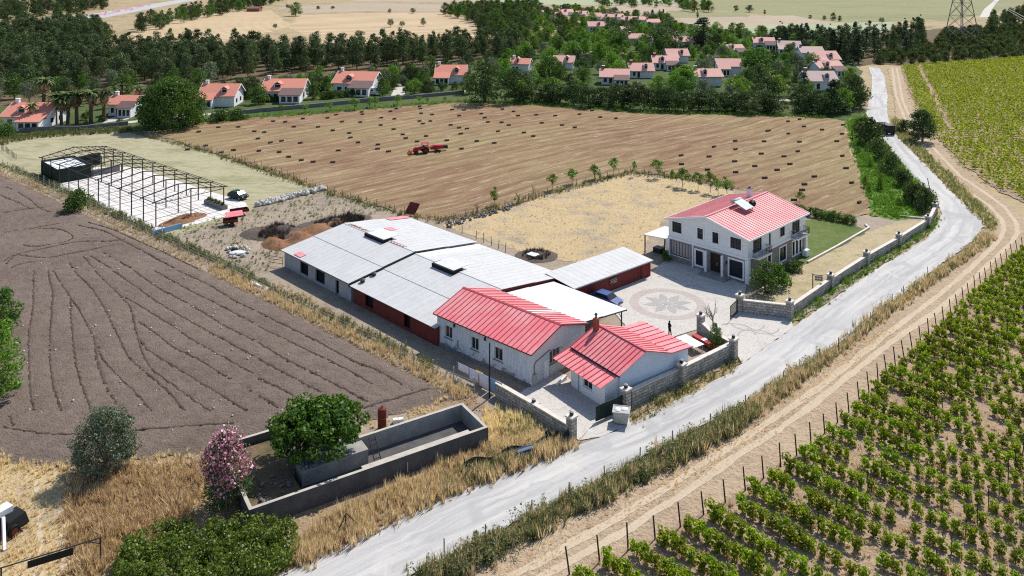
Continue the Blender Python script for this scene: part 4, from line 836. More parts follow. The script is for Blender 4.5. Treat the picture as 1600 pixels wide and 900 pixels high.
# ================================================================== plants
FO = dict(
 pine=foliage('pine_needles', (0.038,0.064,0.032), (0.078,0.115,0.052), (0.155,0.195,0.090), .28), conifer=foliage('conifer_needles', (0.030,0.054,0.030), (0.052,0.086,0.044), (0.09,0.135,0.066), .2),
 dark=foliage('dark_evergreen_leaves', (0.032,0.060,0.022), (0.060,0.100,0.036), (0.115,0.165,0.058), .25), broad=foliage('broad_leaves', (0.043,0.101,0.022), (0.075,0.150,0.030), (0.150,0.245,0.050), .32),
 bright=foliage('bright_leaves', (0.072,0.145,0.022), (0.123,0.239,0.032), (0.217,0.348,0.058), .38), olive=foliage('olive_leaves', (0.075,0.105,0.07), (0.14,0.175,0.12), (0.25,0.29,0.20), .25),
 fig=foliage('fig_leaves', (0.026,0.056,0.008), (0.058,0.115,0.014), (0.125,0.20,0.03), .33), vine=foliage('vine_leaves', (0.12,0.185,0.012), (0.225,0.33,0.018), (0.40,0.50,0.04), .48, (1.3,1.15,.35)),
 vinefar=foliage('far_vine_leaves', (0.135,0.185,0.018), (0.24,0.31,0.03), (0.42,0.46,0.07), .45, (1.25,1.15,.4)), straw=foliage('dry_stalks', (0.54,0.41,0.235), (0.72,0.58,0.36), (0.88,0.77,0.54), .48, (1.08,1.0,.8)),
 rusty=foliage('rusty_stalks', (0.30,0.18,0.11), (0.45,0.30,0.19), (0.64,0.50,0.33), .42, (1.05,1,.8)), weed=foliage('green_weeds', (0.08,0.11,0.035), (0.14,0.175,0.06), (0.30,0.31,0.15), .42, (1.15,1.1,.6)),
 reed=foliage('roadside_reeds', (0.09,0.11,0.045), (0.16,0.18,0.08), (0.36,0.34,0.20), .42, (1.15,1.1,.65)), grass=foliage('fresh_grass', (0.075,0.150,0.019), (0.125,0.237,0.031), (0.200,0.325,0.062), .35),
 hedge=foliage('hedge_leaves', (0.07,0.125,0.018), (0.145,0.225,0.035), (0.29,0.38,0.085), .38), palm=foliage('palm_fronds', (0.049,0.077,0.025), (0.098,0.140,0.042), (0.196,0.238,0.084), .25),
 maquis=foliage('maquis_leaves', (0.040,0.066,0.024), (0.075,0.112,0.038), (0.14,0.175,0.062), .25), oleander=foliage('oleander_leaves', (0.028,0.070,0.021), (0.049,0.098,0.028), (0.084,0.140,0.056), .25))

def leafquads(C, size, aspect=.55, tilt=None, r=rng):
    """one four-cornered leaf at every point of C, randomly turned"""
    n = len(C); a = r.normal(0, 1, (n,3)); a /= np.linalg.norm(a, axis=1)[:,None]+1e-9
    if tilt is not None: a = a*.8+tilt; a /= np.linalg.norm(a, axis=1)[:,None]+1e-9
    b = np.cross(a, r.normal(0, 1, (n,3))); b /= np.linalg.norm(b, axis=1)[:,None]+1e-9; c = np.cross(a, b)
    s = size*r.uniform(.6, 1.3, (n,1)); L = b*s*.5; W_ = c*s*.5*aspect
    V = np.stack([C-L, C+W_-L*.1, C+L, C-W_-L*.1], 1).reshape(-1, 3)
    return V, np.arange(4*n).reshape(n, 4)
def clumps(cent, rad, per, size, aspect=.55, r=rng, flat=.8):
    pts = []; nm = []
    for c, q in zip(cent, rad):
        d = r.normal(0, 1, (per,3)); d /= np.linalg.norm(d, axis=1)[:,None]; rr = r.uniform(.35, 1, (per,1))**.5
        pts.append(np.asarray(c)+d*rr*q*np.array([1,1,flat])); nm.append(d)
    return leafquads(np.concatenate(pts), size, aspect, np.concatenate(nm)*.9, r)
def trunkmesh(name, H, r0, limbs, mat, lean=.03, n=6):
    mb = MB(); top = (H*lean*rng.normal(), H*lean*rng.normal(), H); mid = (top[0]*.4+r0*.6, top[1]*.4, H*.5)
    mb.tube((0,0,-.1), mid, r0, r0*.72, n); mb.tube(mid, top, r0*.72, r0*.3, n)
    for k, (z, ex, ey, ez) in enumerate(limbs): mb.tube((mid[0]*z/H, mid[1]*z/H, z), (ex,ey,ez), r0*.42, r0*.12, 5)
    return mb.mesh(name, mat)
PROTO = {}
def proto(kind, mat, barkm, H, Wd, nc, per, leaf, cz0, shape, rad, r0, count=3, aspect=.55, flat=.8):
    """several crowns and trunks of one kind at their usual height H and width Wd"""
    L = []
    for k in range(count):
        C = []; Rr = []
        while len(C) < nc:
            t = rng.uniform(0, 1); th = rng.uniform(0, 2*math.pi); w_ = shape(t)*Wd/2; rr = w_*math.sqrt(rng.uniform(.0, 1))*.85
            if rng.uniform() > .25+.75*shape(t): continue
            C.append((rr*math.cos(th)*rng.uniform(.8,1.15), rr*math.sin(th), cz0+(H-cz0)*t*.95)); Rr.append(rad*rng.uniform(.6, 1.3)*(.55+.45*shape(t)))
        V, Fq = clumps(C, Rr, per, leaf, aspect, flat=flat)
        crown = npmesh('crown', V, Fq, FO[mat])
        pick = sorted(range(nc), key=lambda i: -C[i][0]**2-C[i][1]**2)[:6]
        trunk = trunkmesh('trunk', cz0+(H-cz0)*.75, r0, [(max(.2*H, C[i][2]*.55), *C[i]) for i in pick], M[barkm])
        L.append((trunk, crown))
    PROTO[kind] = (H, Wd, L)
proto('pine', 'pine', 'bark', 12, 9, 54, 52, .62, 1.7, lambda t: (1-t)**.6*(.7+.3*min(1,t*4)), 1.5, .22, 6, .38)
proto('conifer', 'conifer', 'bark', 12, 5, 46, 44, .5, .8, lambda t: (1-t)**.8, 1.05, .2, 3, .35)
proto('cypress', 'conifer', 'bark', 10, 2.2, 40, 36, .42, .5, lambda t: min(1, t*6)*(1-t)**.45, .62, .14, 2, .4)
proto('evergreen', 'dark', 'bark', 8, 8, 52, 56, .46, .7, lambda t: min(1,.75+t)*(1-t**3)**.5, 1.35, .2, 4)
proto('broad', 'broad', 'bark', 8, 8, 50, 60, .42, 1.0, lambda t: min(1,.65+t)*(1-t**2.4)**.5, 1.3, .2, 4)
proto('bright', 'bright', 'bark', 7, 7, 46, 60, .40, .9, lambda t: min(1,.65+t)*(1-t**2.4)**.5, 1.2, .18, 3)
proto('olive', 'olive', 'barkpale', 5, 5.5, 36, 50, .34, 1.0, lambda t: min(1,.7+t)*(1-t**2.2)**.5, 1.0, .18, 2)
proto('sapling', 'bright', 'barkpale', 3.4, 2.2, 16, 44, .24, 1.1, lambda t: (1-abs(t-.5)*1.3), .5, .05, 4)
proto('shrub', 'broad', 'bark', 2.4, 3.4, 26, 50, .30, .25, lambda t: (1-t**2)**.5, .75, .06, 3)
proto('darkshrub', 'maquis', 'bark', 2.6, 4.2, 26, 50, .36, .25, lambda t: (1-t**2)**.5, .9, .06, 4)
proto('vineplant', 'vine', 'bark', 1.12, 1.0, 20, 18, .17, .20, lambda t: .75+.25*t, .22, .035, 8, .8)
def palmproto():
    L = []
    for k in range(3):
        mb = MB(); H = 6.2; mb.tube((0,0,-.1), (.1,.05,H), .32, .26, 8); tk = mb.mesh('trunk', M['bark'])
        V = []; F_ = []
        def frond(th, el_, ln, wd):
            b = len(V); d = Vector((math.cos(th), math.sin(th), 0)); s = Vector((-d.y, d.x, 0)); p = Vector((.1,.05,H)); e = el_
            for i in range(6):
                w_ = wd*(1-abs(i/5-.4)*1.2); V.extend([p+s*w_+Vector((0,0,-.12)), p, p-s*w_+Vector((0,0,-.12))]); p = p+d*(ln/5*math.cos(e))+Vector((0,0,ln/5*math.sin(e))); e -= .38
            for i in range(5):
                q = b+3*i; F_.extend([(q,q+1,q+4,q+3), (q+1,q+2,q+5,q+4)])
        for i in range(34): frond(i*2.4+rng.uniform(-.2,.2), rng.uniform(-.2,1.3), rng.uniform(1.7,2.4), rng.uniform(.2,.34))
        cr = npmesh('crown', np.array([tuple(v) for v in V]), np.array(F_), FO['palm'])
        V = []; F_ = []
        for i in range(60): frond(i*2.4, rng.uniform(-1.4,-.7), rng.uniform(1.4,3.6), rng.uniform(.25,.45))
        sk = npmesh('dead_fronds', np.array([tuple(v) for v in V]), np.array(F_), FO['rusty']); L.append((tk, cr, sk))
    PROTO['palm'] = (7.2, 4.6, L)
palmproto()
LATER = {'pine': [], 'broad': [], 'bright': []}
def tree(kind, pos, H, Wd, label, group, name=None, cat='tree', which=None, yaw=None, along=1.0, now=False):
    if kind in LATER and group and not now: LATER[kind].append((pos[0], pos[1], H, Wd, label, group, cat)); return None
    h0, w0, L = PROTO[kind]; s = L[(rng.integers(len(L)) if which is None else which)]
    o = empty(name or {'pine':'pine_tree','conifer':'conifer_tree','cypress':'cypress_tree','evergreen':'evergreen_tree','broad':'leafy_tree','bright':'leafy_tree','olive':'olive_tree','sapling':'young_tree','shrub':'shrub','darkshrub':'shrub','palm':'palm_tree','vineplant':'grape_vine'}[kind], (pos[0],pos[1],.1), rng.uniform(0, 6.28) if yaw is None else yaw, label, cat, group)
    o.scale = (Wd/w0*along, Wd/w0*rng.uniform(.9,1.1), H/h0)
    for nm, me in zip(('trunk','crown','dead_fronds'), s): link(nm, me, o)
    return o
def ptree(kind, px, py, hpx, wpx, label, group, **k):
    """base at photo pixel (px,py); size given in photo pixels there"""
    p = G(px, py, .1); m = p.y/FPX; return tree(kind, p, hpx*m, wpx*m, label, group, **k)
def fill(poly, spacing, tries=4000, px=True):
    P = np.array([G(*q)[:2] for q in poly]) if px else np.array(poly); out = []
    lo, hi = P.min(0), P.max(0)
    for c in rng.uniform(lo, hi, (tries,2)):
        if inside(P, np.array(c[0]), np.array(c[1])) and all((c[0]-q[0])**2+(c[1]-q[1])**2 > spacing**2 for q in out): out.append(c)
    return out
def samp(poly, n, px=True):
    P = np.array([G(*q)[:2] for q in poly]) if px else np.array(poly); lo, hi = P.min(0), P.max(0); out = np.zeros((0,2))
    while len(out) < n:
        c = rng.uniform(lo, hi, (n*3+50,2)); out = np.concatenate([out, c[inside(P, c[:,0], c[:,1])]])
    return out[:n]
def parea(poly):
    P = np.array([G(*q)[:2] for q in poly]); x, y = P.T; return abs(np.dot(x, np.roll(y,1))-np.dot(y, np.roll(x,1)))/2
def joined(protos, P, scale, zs=0.1, scz=None):
    Vs = []; Fs = []; b = 0; th = rng.uniform(0, 6.28, len(P)); pick = rng.integers(0, len(protos), len(P))
    for k, (V, Fq) in enumerate(protos):
        i = np.where(pick == k)[0]
        if not len(i): continue
        c, s = np.cos(th[i])[:,None], np.sin(th[i])[:,None]; sc_ = scale[i][:,None]; z_ = sc_ if scz is None else scz[i][:,None]
        X = (V[None,:,0]*c-V[None,:,1]*s)*sc_+P[i,0][:,None]; Y = (V[None,:,0]*s+V[None,:,1]*c)*sc_+P[i,1][:,None]; Z = V[None,:,2]*z_+zs
        Vs.append(np.stack([X,Y,Z],-1).reshape(-1,3)); Fs.append((Fq[None]+(np.arange(len(i))*len(V))[:,None,None]+b).reshape(-1,Fq.shape[1])); b += len(i)*len(V)
    return np.concatenate(Vs), np.concatenate(Fs)
def stuff(name, V, Fq, mat, label, cat):
    return tag(link(name, npmesh(name, V, Fq, mat)), label, cat, None, 'stuff')
def tuft(nb, h, w_, spread, bend=.35):
    V = []; F_ = []
    for i in range(nb):
        th = rng.uniform(0, 6.28); r0 = rng.uniform(0, spread); b = np.array([r0*math.cos(th), r0*math.sin(th), 0]); t2 = rng.uniform(0, 6.28); d = np.array([math.cos(t2), math.sin(t2), 0]); s = np.array([-d[1], d[0], 0])
        hh = h*rng.uniform(.5, 1.1); k = len(V); V += [b-s*w_, b+s*w_, b+d*hh*bend*rng.uniform(.3,1.4)+np.array([0,0,hh])]; F_.append((k,k+1,k+2))
    return np.array(V), np.array(F_)
TUFT = [tuft(14, 1.0, .035, .25) for _ in range(5)]; SHORT = [tuft(12, 1.0, .07, .4, .8) for _ in range(4)]
LEAFY = []
for _ in range(4):
    V, Fq = clumps([(rng.normal(0,.18), rng.normal(0,.18), .25+.16*i) for i in range(4)], [.28,.26,.22,.16], 9, .2, .4); T = np.concatenate([Fq[:,:3], Fq[:,[0,2,3]]]); LEAFY.append((V, T))
def cover(name, poly, dens, protos, mat, smin, smax, label, cat, n=None, zs=.1):
    n = n or int(parea(poly)*dens); P = samp(poly, n)+rng.normal(0, .35, (n,2)); pat = np.sin(P[:,0]*.9+2*np.sin(P[:,1]*.35))*np.sin(P[:,1]*.8+1.7*np.sin(P[:,0]*.4)); sc_ = rng.uniform(smin, smax, n)*(1+.3*pat)
    V, Fq = joined(protos, P, sc_, zs); return stuff(name, V, Fq, FO[mat], label, cat)

# ---- weeds and grass
WA = [(640,904),(760,853),(850,800),(945,757),(1050,700),(1125,658),(1165,640),(1175,655),(1130,690),(1085,712),(1040,735),(960,777),(880,815),(790,866),(715,904)]
WB = [(1160,640),(1250,580),(1300,551),(1375,489),(1450,437),(1520,387),(1543,366),(1552,372),(1500,414),(1450,447),(1380,497),(1310,556),(1175,655)]
WC = [(1544,358),(1535,345),(1515,327),(1467,277),(1432,242),(1407,217),(1394,200),(1398,186),(1430,222),(1470,262),(1510,300),(1552,342),(1556,360)]
cover('roadside_weeds', WA, 19, TUFT+LEAFY, 'reed', .75, 1.3, 'tall grey-green weeds growing in a strip along the right edge of the road', 'weeds')
cover('roadside_weeds', WB, 9, TUFT+LEAFY, 'weed', .5, 1.0, 'mixed green weeds between road and dirt track near the bend', 'weeds')
cover('dry_grass', WB, 15, TUFT, 'straw', .6, 1.15, 'tall blond dry grass between road and dirt track', 'dry grass')
cover('dry_grass', WA, 6, TUFT, 'straw', .7, 1.3, 'blond stalks mixed into the roadside weed strip', 'dry grass')
cover('roadside_weeds', WC, 9, TUFT+LEAFY, 'weed', .5, 1.1, 'green weeds on the far side of the road bend', 'weeds')
cover('dry_grass', WC, 7, TUFT, 'straw', .5, .9, 'blond grass on the far side of the road bend', 'dry grass')
VL = [(905,698),(880,708),(760,756),(640,806),(540,854),(470,890),(440,870),(520,812),(600,775),(690,735),(765,695),(800,672),(860,690)]
cover('dry_grass', VL, 20, TUFT, 'straw', .5, 1.1, 'golden dry grass between the concrete basin and the road', 'dry grass')
cover('dry_brush', VL, 9, TUFT+SHORT, 'rusty', .4, .8, 'rusty dead weeds between the concrete basin and the road', 'dry brush')
cover('roadside_weeds', [(700,780),(760,752),(850,715),(840,700),(770,712),(690,750)], 14, TUFT+LEAFY, 'weed', .5, 1.0, 'green weeds on the verge by the fallen dark netting', 'weeds')
cover('dry_grass', [(765,640),(800,650),(880,690),(830,712),(770,700),(755,660)], 18, TUFT, 'straw', .5, 1.0, 'dry grass behind the driveway wall', 'dry grass')
cover('roadside_weeds', [(765,628),(800,650),(880,688),(850,700),(790,690)], 6, TUFT+LEAFY, 'weed', .5, 1.0, 'green weeds behind the driveway wall', 'weeds')
FS = [(-20,250),(60,284),(150,326),(240,370),(340,415),(440,466),(560,524),(650,568),(745,622),(720,628),(640,584),(560,542),(440,482),(330,431),(240,390),(150,347),(60,304),(-20,266)]
FS2 = [(330,411),(440,466),(560,524),(650,568),(745,622),(720,628),(640,584),(560,542),(440,482),(330,431)]
cover('dry_grass', FS2, 12, TUFT, 'straw', .35, .85, 'blond grass along the fence in front of the long barn', 'dry grass')
cover('dry_grass', FS, 3.5, TUFT, 'straw', .35, .75, 'strip of dry grass along the wire fence of the ploughed field', 'dry grass')
cover('roadside_weeds', [(-20,250),(60,284),(150,326),(240,370),(340,415),(440,466),(640,560),(740,618),(730,612),(640,552),(440,458),(340,406),(240,360),(150,318),(60,278)], 17, TUFT+LEAFY, 'weed', .35, .9, 'green weeds along the wire fence of the ploughed field', 'weeds')
cover('roadside_weeds', [(1245,506),(1300,464),(1360,426),(1410,393),(1455,363),(1469,344),(1460,336),(1448,359),(1404,388),(1354,417),(1298,454),(1240,500)], 14, SHORT+LEAFY, 'grass', .3, .6, 'fresh green weeds at the foot of the long road wall', 'weeds')
cover('roadside_weeds', [(985,648),(1065,607),(1148,566),(1157,572),(1070,620),(990,664)], 12, SHORT+LEAFY, 'weed', .3, .6, 'weeds at the foot of the wall before the small house', 'weeds')
cover('dry_grass', [(985,648),(1065,607),(1148,566),(1160,574),(1070,624),(990,668)], 10, TUFT, 'straw', .2, .45, 'dry grass at the foot of the wall before the small house', 'dry grass')
cover('verge_grass', [(1322,192),(1352,180),(1362,202),(1385,230),(1412,260),(1452,302),(1464,320),(1440,336),(1398,344),(1364,336),(1350,290),(1334,235)], 5, SHORT, 'grass', .3, .8, 'lush green grass between stubble field and road', 'grass')
cover('boundary_weeds', [(205,204),(330,236),(430,268),(500,294),(640,334),(690,343),(745,331),(870,297),(985,268),(1060,274),(1150,292),(1146,298),(1055,281),(985,275),(872,304),(745,339),(690,351),(640,343),(500,302),(330,243),(208,210)], 5, TUFT+LEAFY, 'weed', .3, .8, 'weeds along the fences around the stubble field', 'weeds')
cover('boundary_weeds', [(240,204),(300,191),(400,181),(480,176),(560,170),(640,163),(720,157),(830,160),(900,167),(1000,174),(1100,177),(1200,179),(1290,182),(1290,186),(1200,182.5),(1100,180.5),(1000,178),(900,171),(830,165),(720,161),(640,167),(560,174),(480,180.5),(400,186),(300,196)], 2.2, SHORT+LEAFY, 'grass', .4, 1.0, 'green weeds along the far edge of the stubble field', 'weeds')
cover('boundary_weeds', [(-20,222),(60,208),(120,204),(205,200),(205,208),(120,212),(60,217),(-20,232)], 4, TUFT+LEAFY, 'weed', .5, 1.2, 'tall weeds below the villa street', 'weeds')
cover('dry_brush', [(120,745),(200,732),(315,725),(330,760),(300,790),(290,830),(200,850),(150,905),(110,905),(100,800)], 16, TUFT+SHORT, 'rusty', .4, .95, 'thick rusty dead brush between the olive and the oleander', 'dry brush')
cover('dry_grass', [(-20,730),(100,740),(130,790),(110,850),(150,905),(-20,905)], 8, TUFT, 'straw', .2, .55, 'blond grass by the wheel ruts in the lower left corner', 'dry grass')
cover('dry_grass', [(120,745),(315,725),(330,790),(200,850),(150,905),(110,905)], 5, TUFT, 'straw', .3, .75, 'blond stalks among the rusty dead brush', 'dry grass')
cover('yard_grass', [(690,352),(750,338),(870,303),(985,273),(1050,280),(1130,300),(1040,345),(1012,380),(960,396),(890,412),(842,404),(770,380)], 1.1, SHORT, 'straw', .1, .28, 'golden dried grass on the yard behind the barn', 'dry grass')
cover('yard_weeds', [(250,372),(300,350),(390,330),(500,300),(600,330),(560,345),(440,390),(420,425),(380,430),(300,395)], 1.6, SHORT+LEAFY, 'weed', .2, .55, 'sparse weeds on the bare ground behind the grey barn', 'weeds')
cover('dry_grass', [(400,448),(440,470),(640,565),(740,618),(700,585),(560,510),(430,440)], 6, SHORT, 'straw', .2, .5, 'dry grass between the barn front and the wire fence', 'dry grass')
cover('track_straw', [(900,850),(1000,800),(1100,745),(1200,680),(1300,595),(1400,520),(1390,505),(1260,600),(1130,690),(1000,770),(800,880),(760,904),(870,904)], 9, SHORT, 'straw', .08, .24, 'mown straw lying over the dirt track', 'straw')
cover('track_straw', [(900,850),(1000,800),(1100,745),(1200,680),(1300,595),(1400,520),(1390,505),(1260,600),(1130,690),(1000,770),(800,880),(760,904),(870,904)], 4, SHORT, 'rusty', .08, .2, 'brown dead weeds lying over the dirt track', 'dead weeds')
cover('dry_grass', [(-20,710),(90,727),(200,719),(300,709),(385,693),(385,704),(300,722),(200,732),(90,741),(-20,729)], 10, TUFT+SHORT, 'straw', .25, .6, 'ragged dry grass along the lower edge of the ploughed field', 'dry grass')
cover('boundary_weeds', [(395,690),(480,686),(575,662),(640,644),(700,622),(706,628),(640,654),(575,670),(480,694)], 8, TUFT+SHORT, 'straw', .2, .5, 'dry grass between ploughed field and concrete basin', 'dry grass')
cover('vineyard_weeds', [(930,882),(1120,790),(1290,680),(1470,505),(1592,390),(1610,380),(1610,905),(900,905)], 3.2, SHORT, 'straw', .10, .32, 'dry weeds between the vine rows', 'dry grass')

# ---- near vineyard: rows run away from the track; the 300 nearest vines are single plants
ENDS = [(889.7,900),(931,882),(968,869),(1007,857.8),(1044,836.4),(1086.8,816.2),(1122,795),(1157,773.4),(1190,755.6),(1213.7,737.5),(1238.7,716),(1261,701),(1285,685),(1301,669),(1315,656),(1335,640),(1352,622),(1366,606),(1380,591),(1394,577),(1409,561),(1421,551),(1433,542.6),(1448,526.7),(1459,518),(1470,509.6),(1482,498.6),(1493,485),(1511.5,473),(1517,463),(1523.7,453),(1534.7,444.8),(1545.7,437.5),(1554,431),(1560,420),(1572.6,411.8),(1578.7,404.4),(1587.3,399.6),(1592,393),(1600,388),(1608,382)]
E0 = np.array([G(*p)[:2] for p in ENDS]); sl = np.r_[0, np.cumsum(np.hypot(*np.diff(E0, axis=0).T))]; st_ = np.arange(0, sl[-1], 2.62); ke = np.ones(5)/5
E0 = np.stack([np.convolve(np.pad(np.interp(st_, sl, E0[:,i]), 2, 'reflect', reflect_type='odd'), ke, 'valid') for i in (0,1)], 1); vines = []; posts = []; DIR = []
for i, e in enumerate(E0):
    a = R(-47.5-6.0*i/len(E0)); d = np.array([math.cos(a), math.sin(a)]); DIR.append(d); t = .8; k = 0
    posts.append((e, True))
    while t < 62:
        p = e+d*t+rng.normal(0, .04, 2); sx = 800+FPX*p[0]/p[1]; sy = YH+FPX*CH/p[1]
        if sx > 1950 or sy > 1080: break
        if rng.uniform() > .05: vines.append((p, rng.uniform(.74, 1.02)*(1.15 if t < 7 else 1)))
        if k % 8 == 6: posts.append((e+d*(t+.6), False))
        t += (.86 if t < 7 else 1.0); k += 1
rowt = []
for e, d in zip(E0, DIR):
    for t in np.arange(.3, 60, .35):
        q = e+d*t+rng.normal(0, .22, 2)
        if 800+FPX*q[0]/q[1] < 1700 and YH+FPX*CH/q[1] < 960 and rng.uniform() < .75: rowt.append(q)
rowt = np.array(rowt); V, Fq = joined(SHORT+TUFT, rowt, rng.uniform(.3,.65,len(rowt)), .12); stuff('row_grass', V, Fq, FO['straw'], 'dry tan grass growing under the vines along each row', 'dry grass')
rowt = rowt[rng.uniform(size=len(rowt)) < .35]+rng.normal(0,.1,(1,2)); V, Fq = joined(SHORT, rowt, rng.uniform(.3,.6,len(rowt)), .12); stuff('row_grass', V, Fq, FO['rusty'], 'brown dead weeds under the vines along each row', 'dry grass')
vines.sort(key=lambda q: q[0][1])
vis = [q for q in vines if 0 < 800+FPX*q[0][0]/q[0][1] < 1605 and YH+FPX*CH/q[0][1] < 905]
for p, s in vis[:300]:
    tree('vineplant', p, 1.30*s, .92*s, 'green grape vine in the near rows of the vineyard', 'vines of the near rows', cat='vine', yaw=R(-48.5)+rng.normal(0,.3)+math.pi*rng.integers(2), along=1.35)
VP = []
for tk, cr in PROTO['vineplant'][2]:
    V = np.empty(len(cr.vertices)*3, np.float32); cr.vertices.foreach_get('co', V); VP.append((V.reshape(-1,3).astype(float), np.arange(len(V)//3).reshape(-1,4)))
rest = vis[300:]
if rest:
    rest = rest+[q for q in vines if not any(q is w_ for w_ in vis)]
    Pv = np.array([q for q, s in rest]); Sv = np.array([s for q, s in rest])*1.05; V, Fq = joined(VP, Pv, Sv, .12, Sv*1.08); stuff('grape_vines', V, Fq, FO['vine'], 'furthest rows of grape vines up the right side of the near vineyard', 'vines')
mbp = MB(); mbp.tube((0,0,-.1), (0,0,1.85), .055, .05, 6); pm = mbp.mesh('vineyard_post', M['postdark'])
for p, end in posts:
    sx = 800+FPX*p[0]/p[1]; sy = YH+FPX*CH/p[1]
    if sx > 1605 or sy > 905: continue
    o = link('vineyard_post', pm); o.location = (p[0], p[1], .12)
    if end:
        o.rotation_euler = (R(rng.uniform(-2,4)), R(rng.uniform(-9,-4))*-1, R(-48)); o.rotation_euler[1] = R(-rng.uniform(3,9)); tag(o, 'dark wooden end post of a vine row at the edge of the dirt track', 'post', 'end posts of the vine rows'); o.scale = (1.2,1.2,rng.uniform(.95,1.12))
    else: o.rotation_euler = (R(rng.normal(0,2)), R(rng.normal(0,2)), 0); o.scale = (.75,.75,rng.uniform(.8,.95)); tag(o, 'thin dark stake standing inside a vine row', 'post', 'stakes inside the vine rows')
# ---- far vineyard beyond the tree
FV = np.array([G(*p)[:2] for p in [(1410,105),(1600,91),(1900,80),(1900,345),(1600,316),(1560,298),(1512,262),(1476,228),(1452,205),(1432,165)]])
pts = []
a = R(-8); d = np.array([math.cos(a), math.sin(a)]); nn_ = np.array([-d[1], d[0]])
for r_ in np.arange(-60, 420, 2.45):
    for t in np.arange(-50, 420, .8): pts.append(nn_*r_+d*t+np.array([40., 130.]))
pts = np.array(pts)+rng.normal(0, .12, (len(pts),2)); sx = 800+FPX*pts[:,0]/pts[:,1]
pts = pts[inside(FV, pts[:,0], pts[:,1])&(sx < 1850)]; pts = pts[rng.uniform(size=len(pts)) > .06]
lane0, lane1 = np.array(G(1436,104)[:2]), np.array(G(1487,209)[:2]); u_ = lane1-lane0; ln = np.abs((pts[:,0]-lane0[0])*u_[1]-(pts[:,1]-lane0[1])*u_[0])/np.hypot(*u_); cross = np.abs(pts[:,1]-np.interp(pts[:,0], [90,140], [G(1487,210).y, G(1600,222).y]))
pts = pts[((ln > .75)|(pts[:,1] < lane1[1]))&(cross > 1.0)]
LV = []
for _ in range(4):
    V, Fq = clumps([(rng.normal(0,.3), rng.normal(0,.2), .5+.2*i) for i in range(3)], [.4,.4,.3], 7, .36, .8); LV.append((V, Fq))
sv = rng.uniform(1.1, 1.6, len(pts)); V, Fq = joined(LV, pts, sv, .12, sv*.85); stuff('far_grape_vines', V, Fq, FO['vinefar'], 'dense leafy vineyard filling the upper right beyond the dirt track', 'vines')
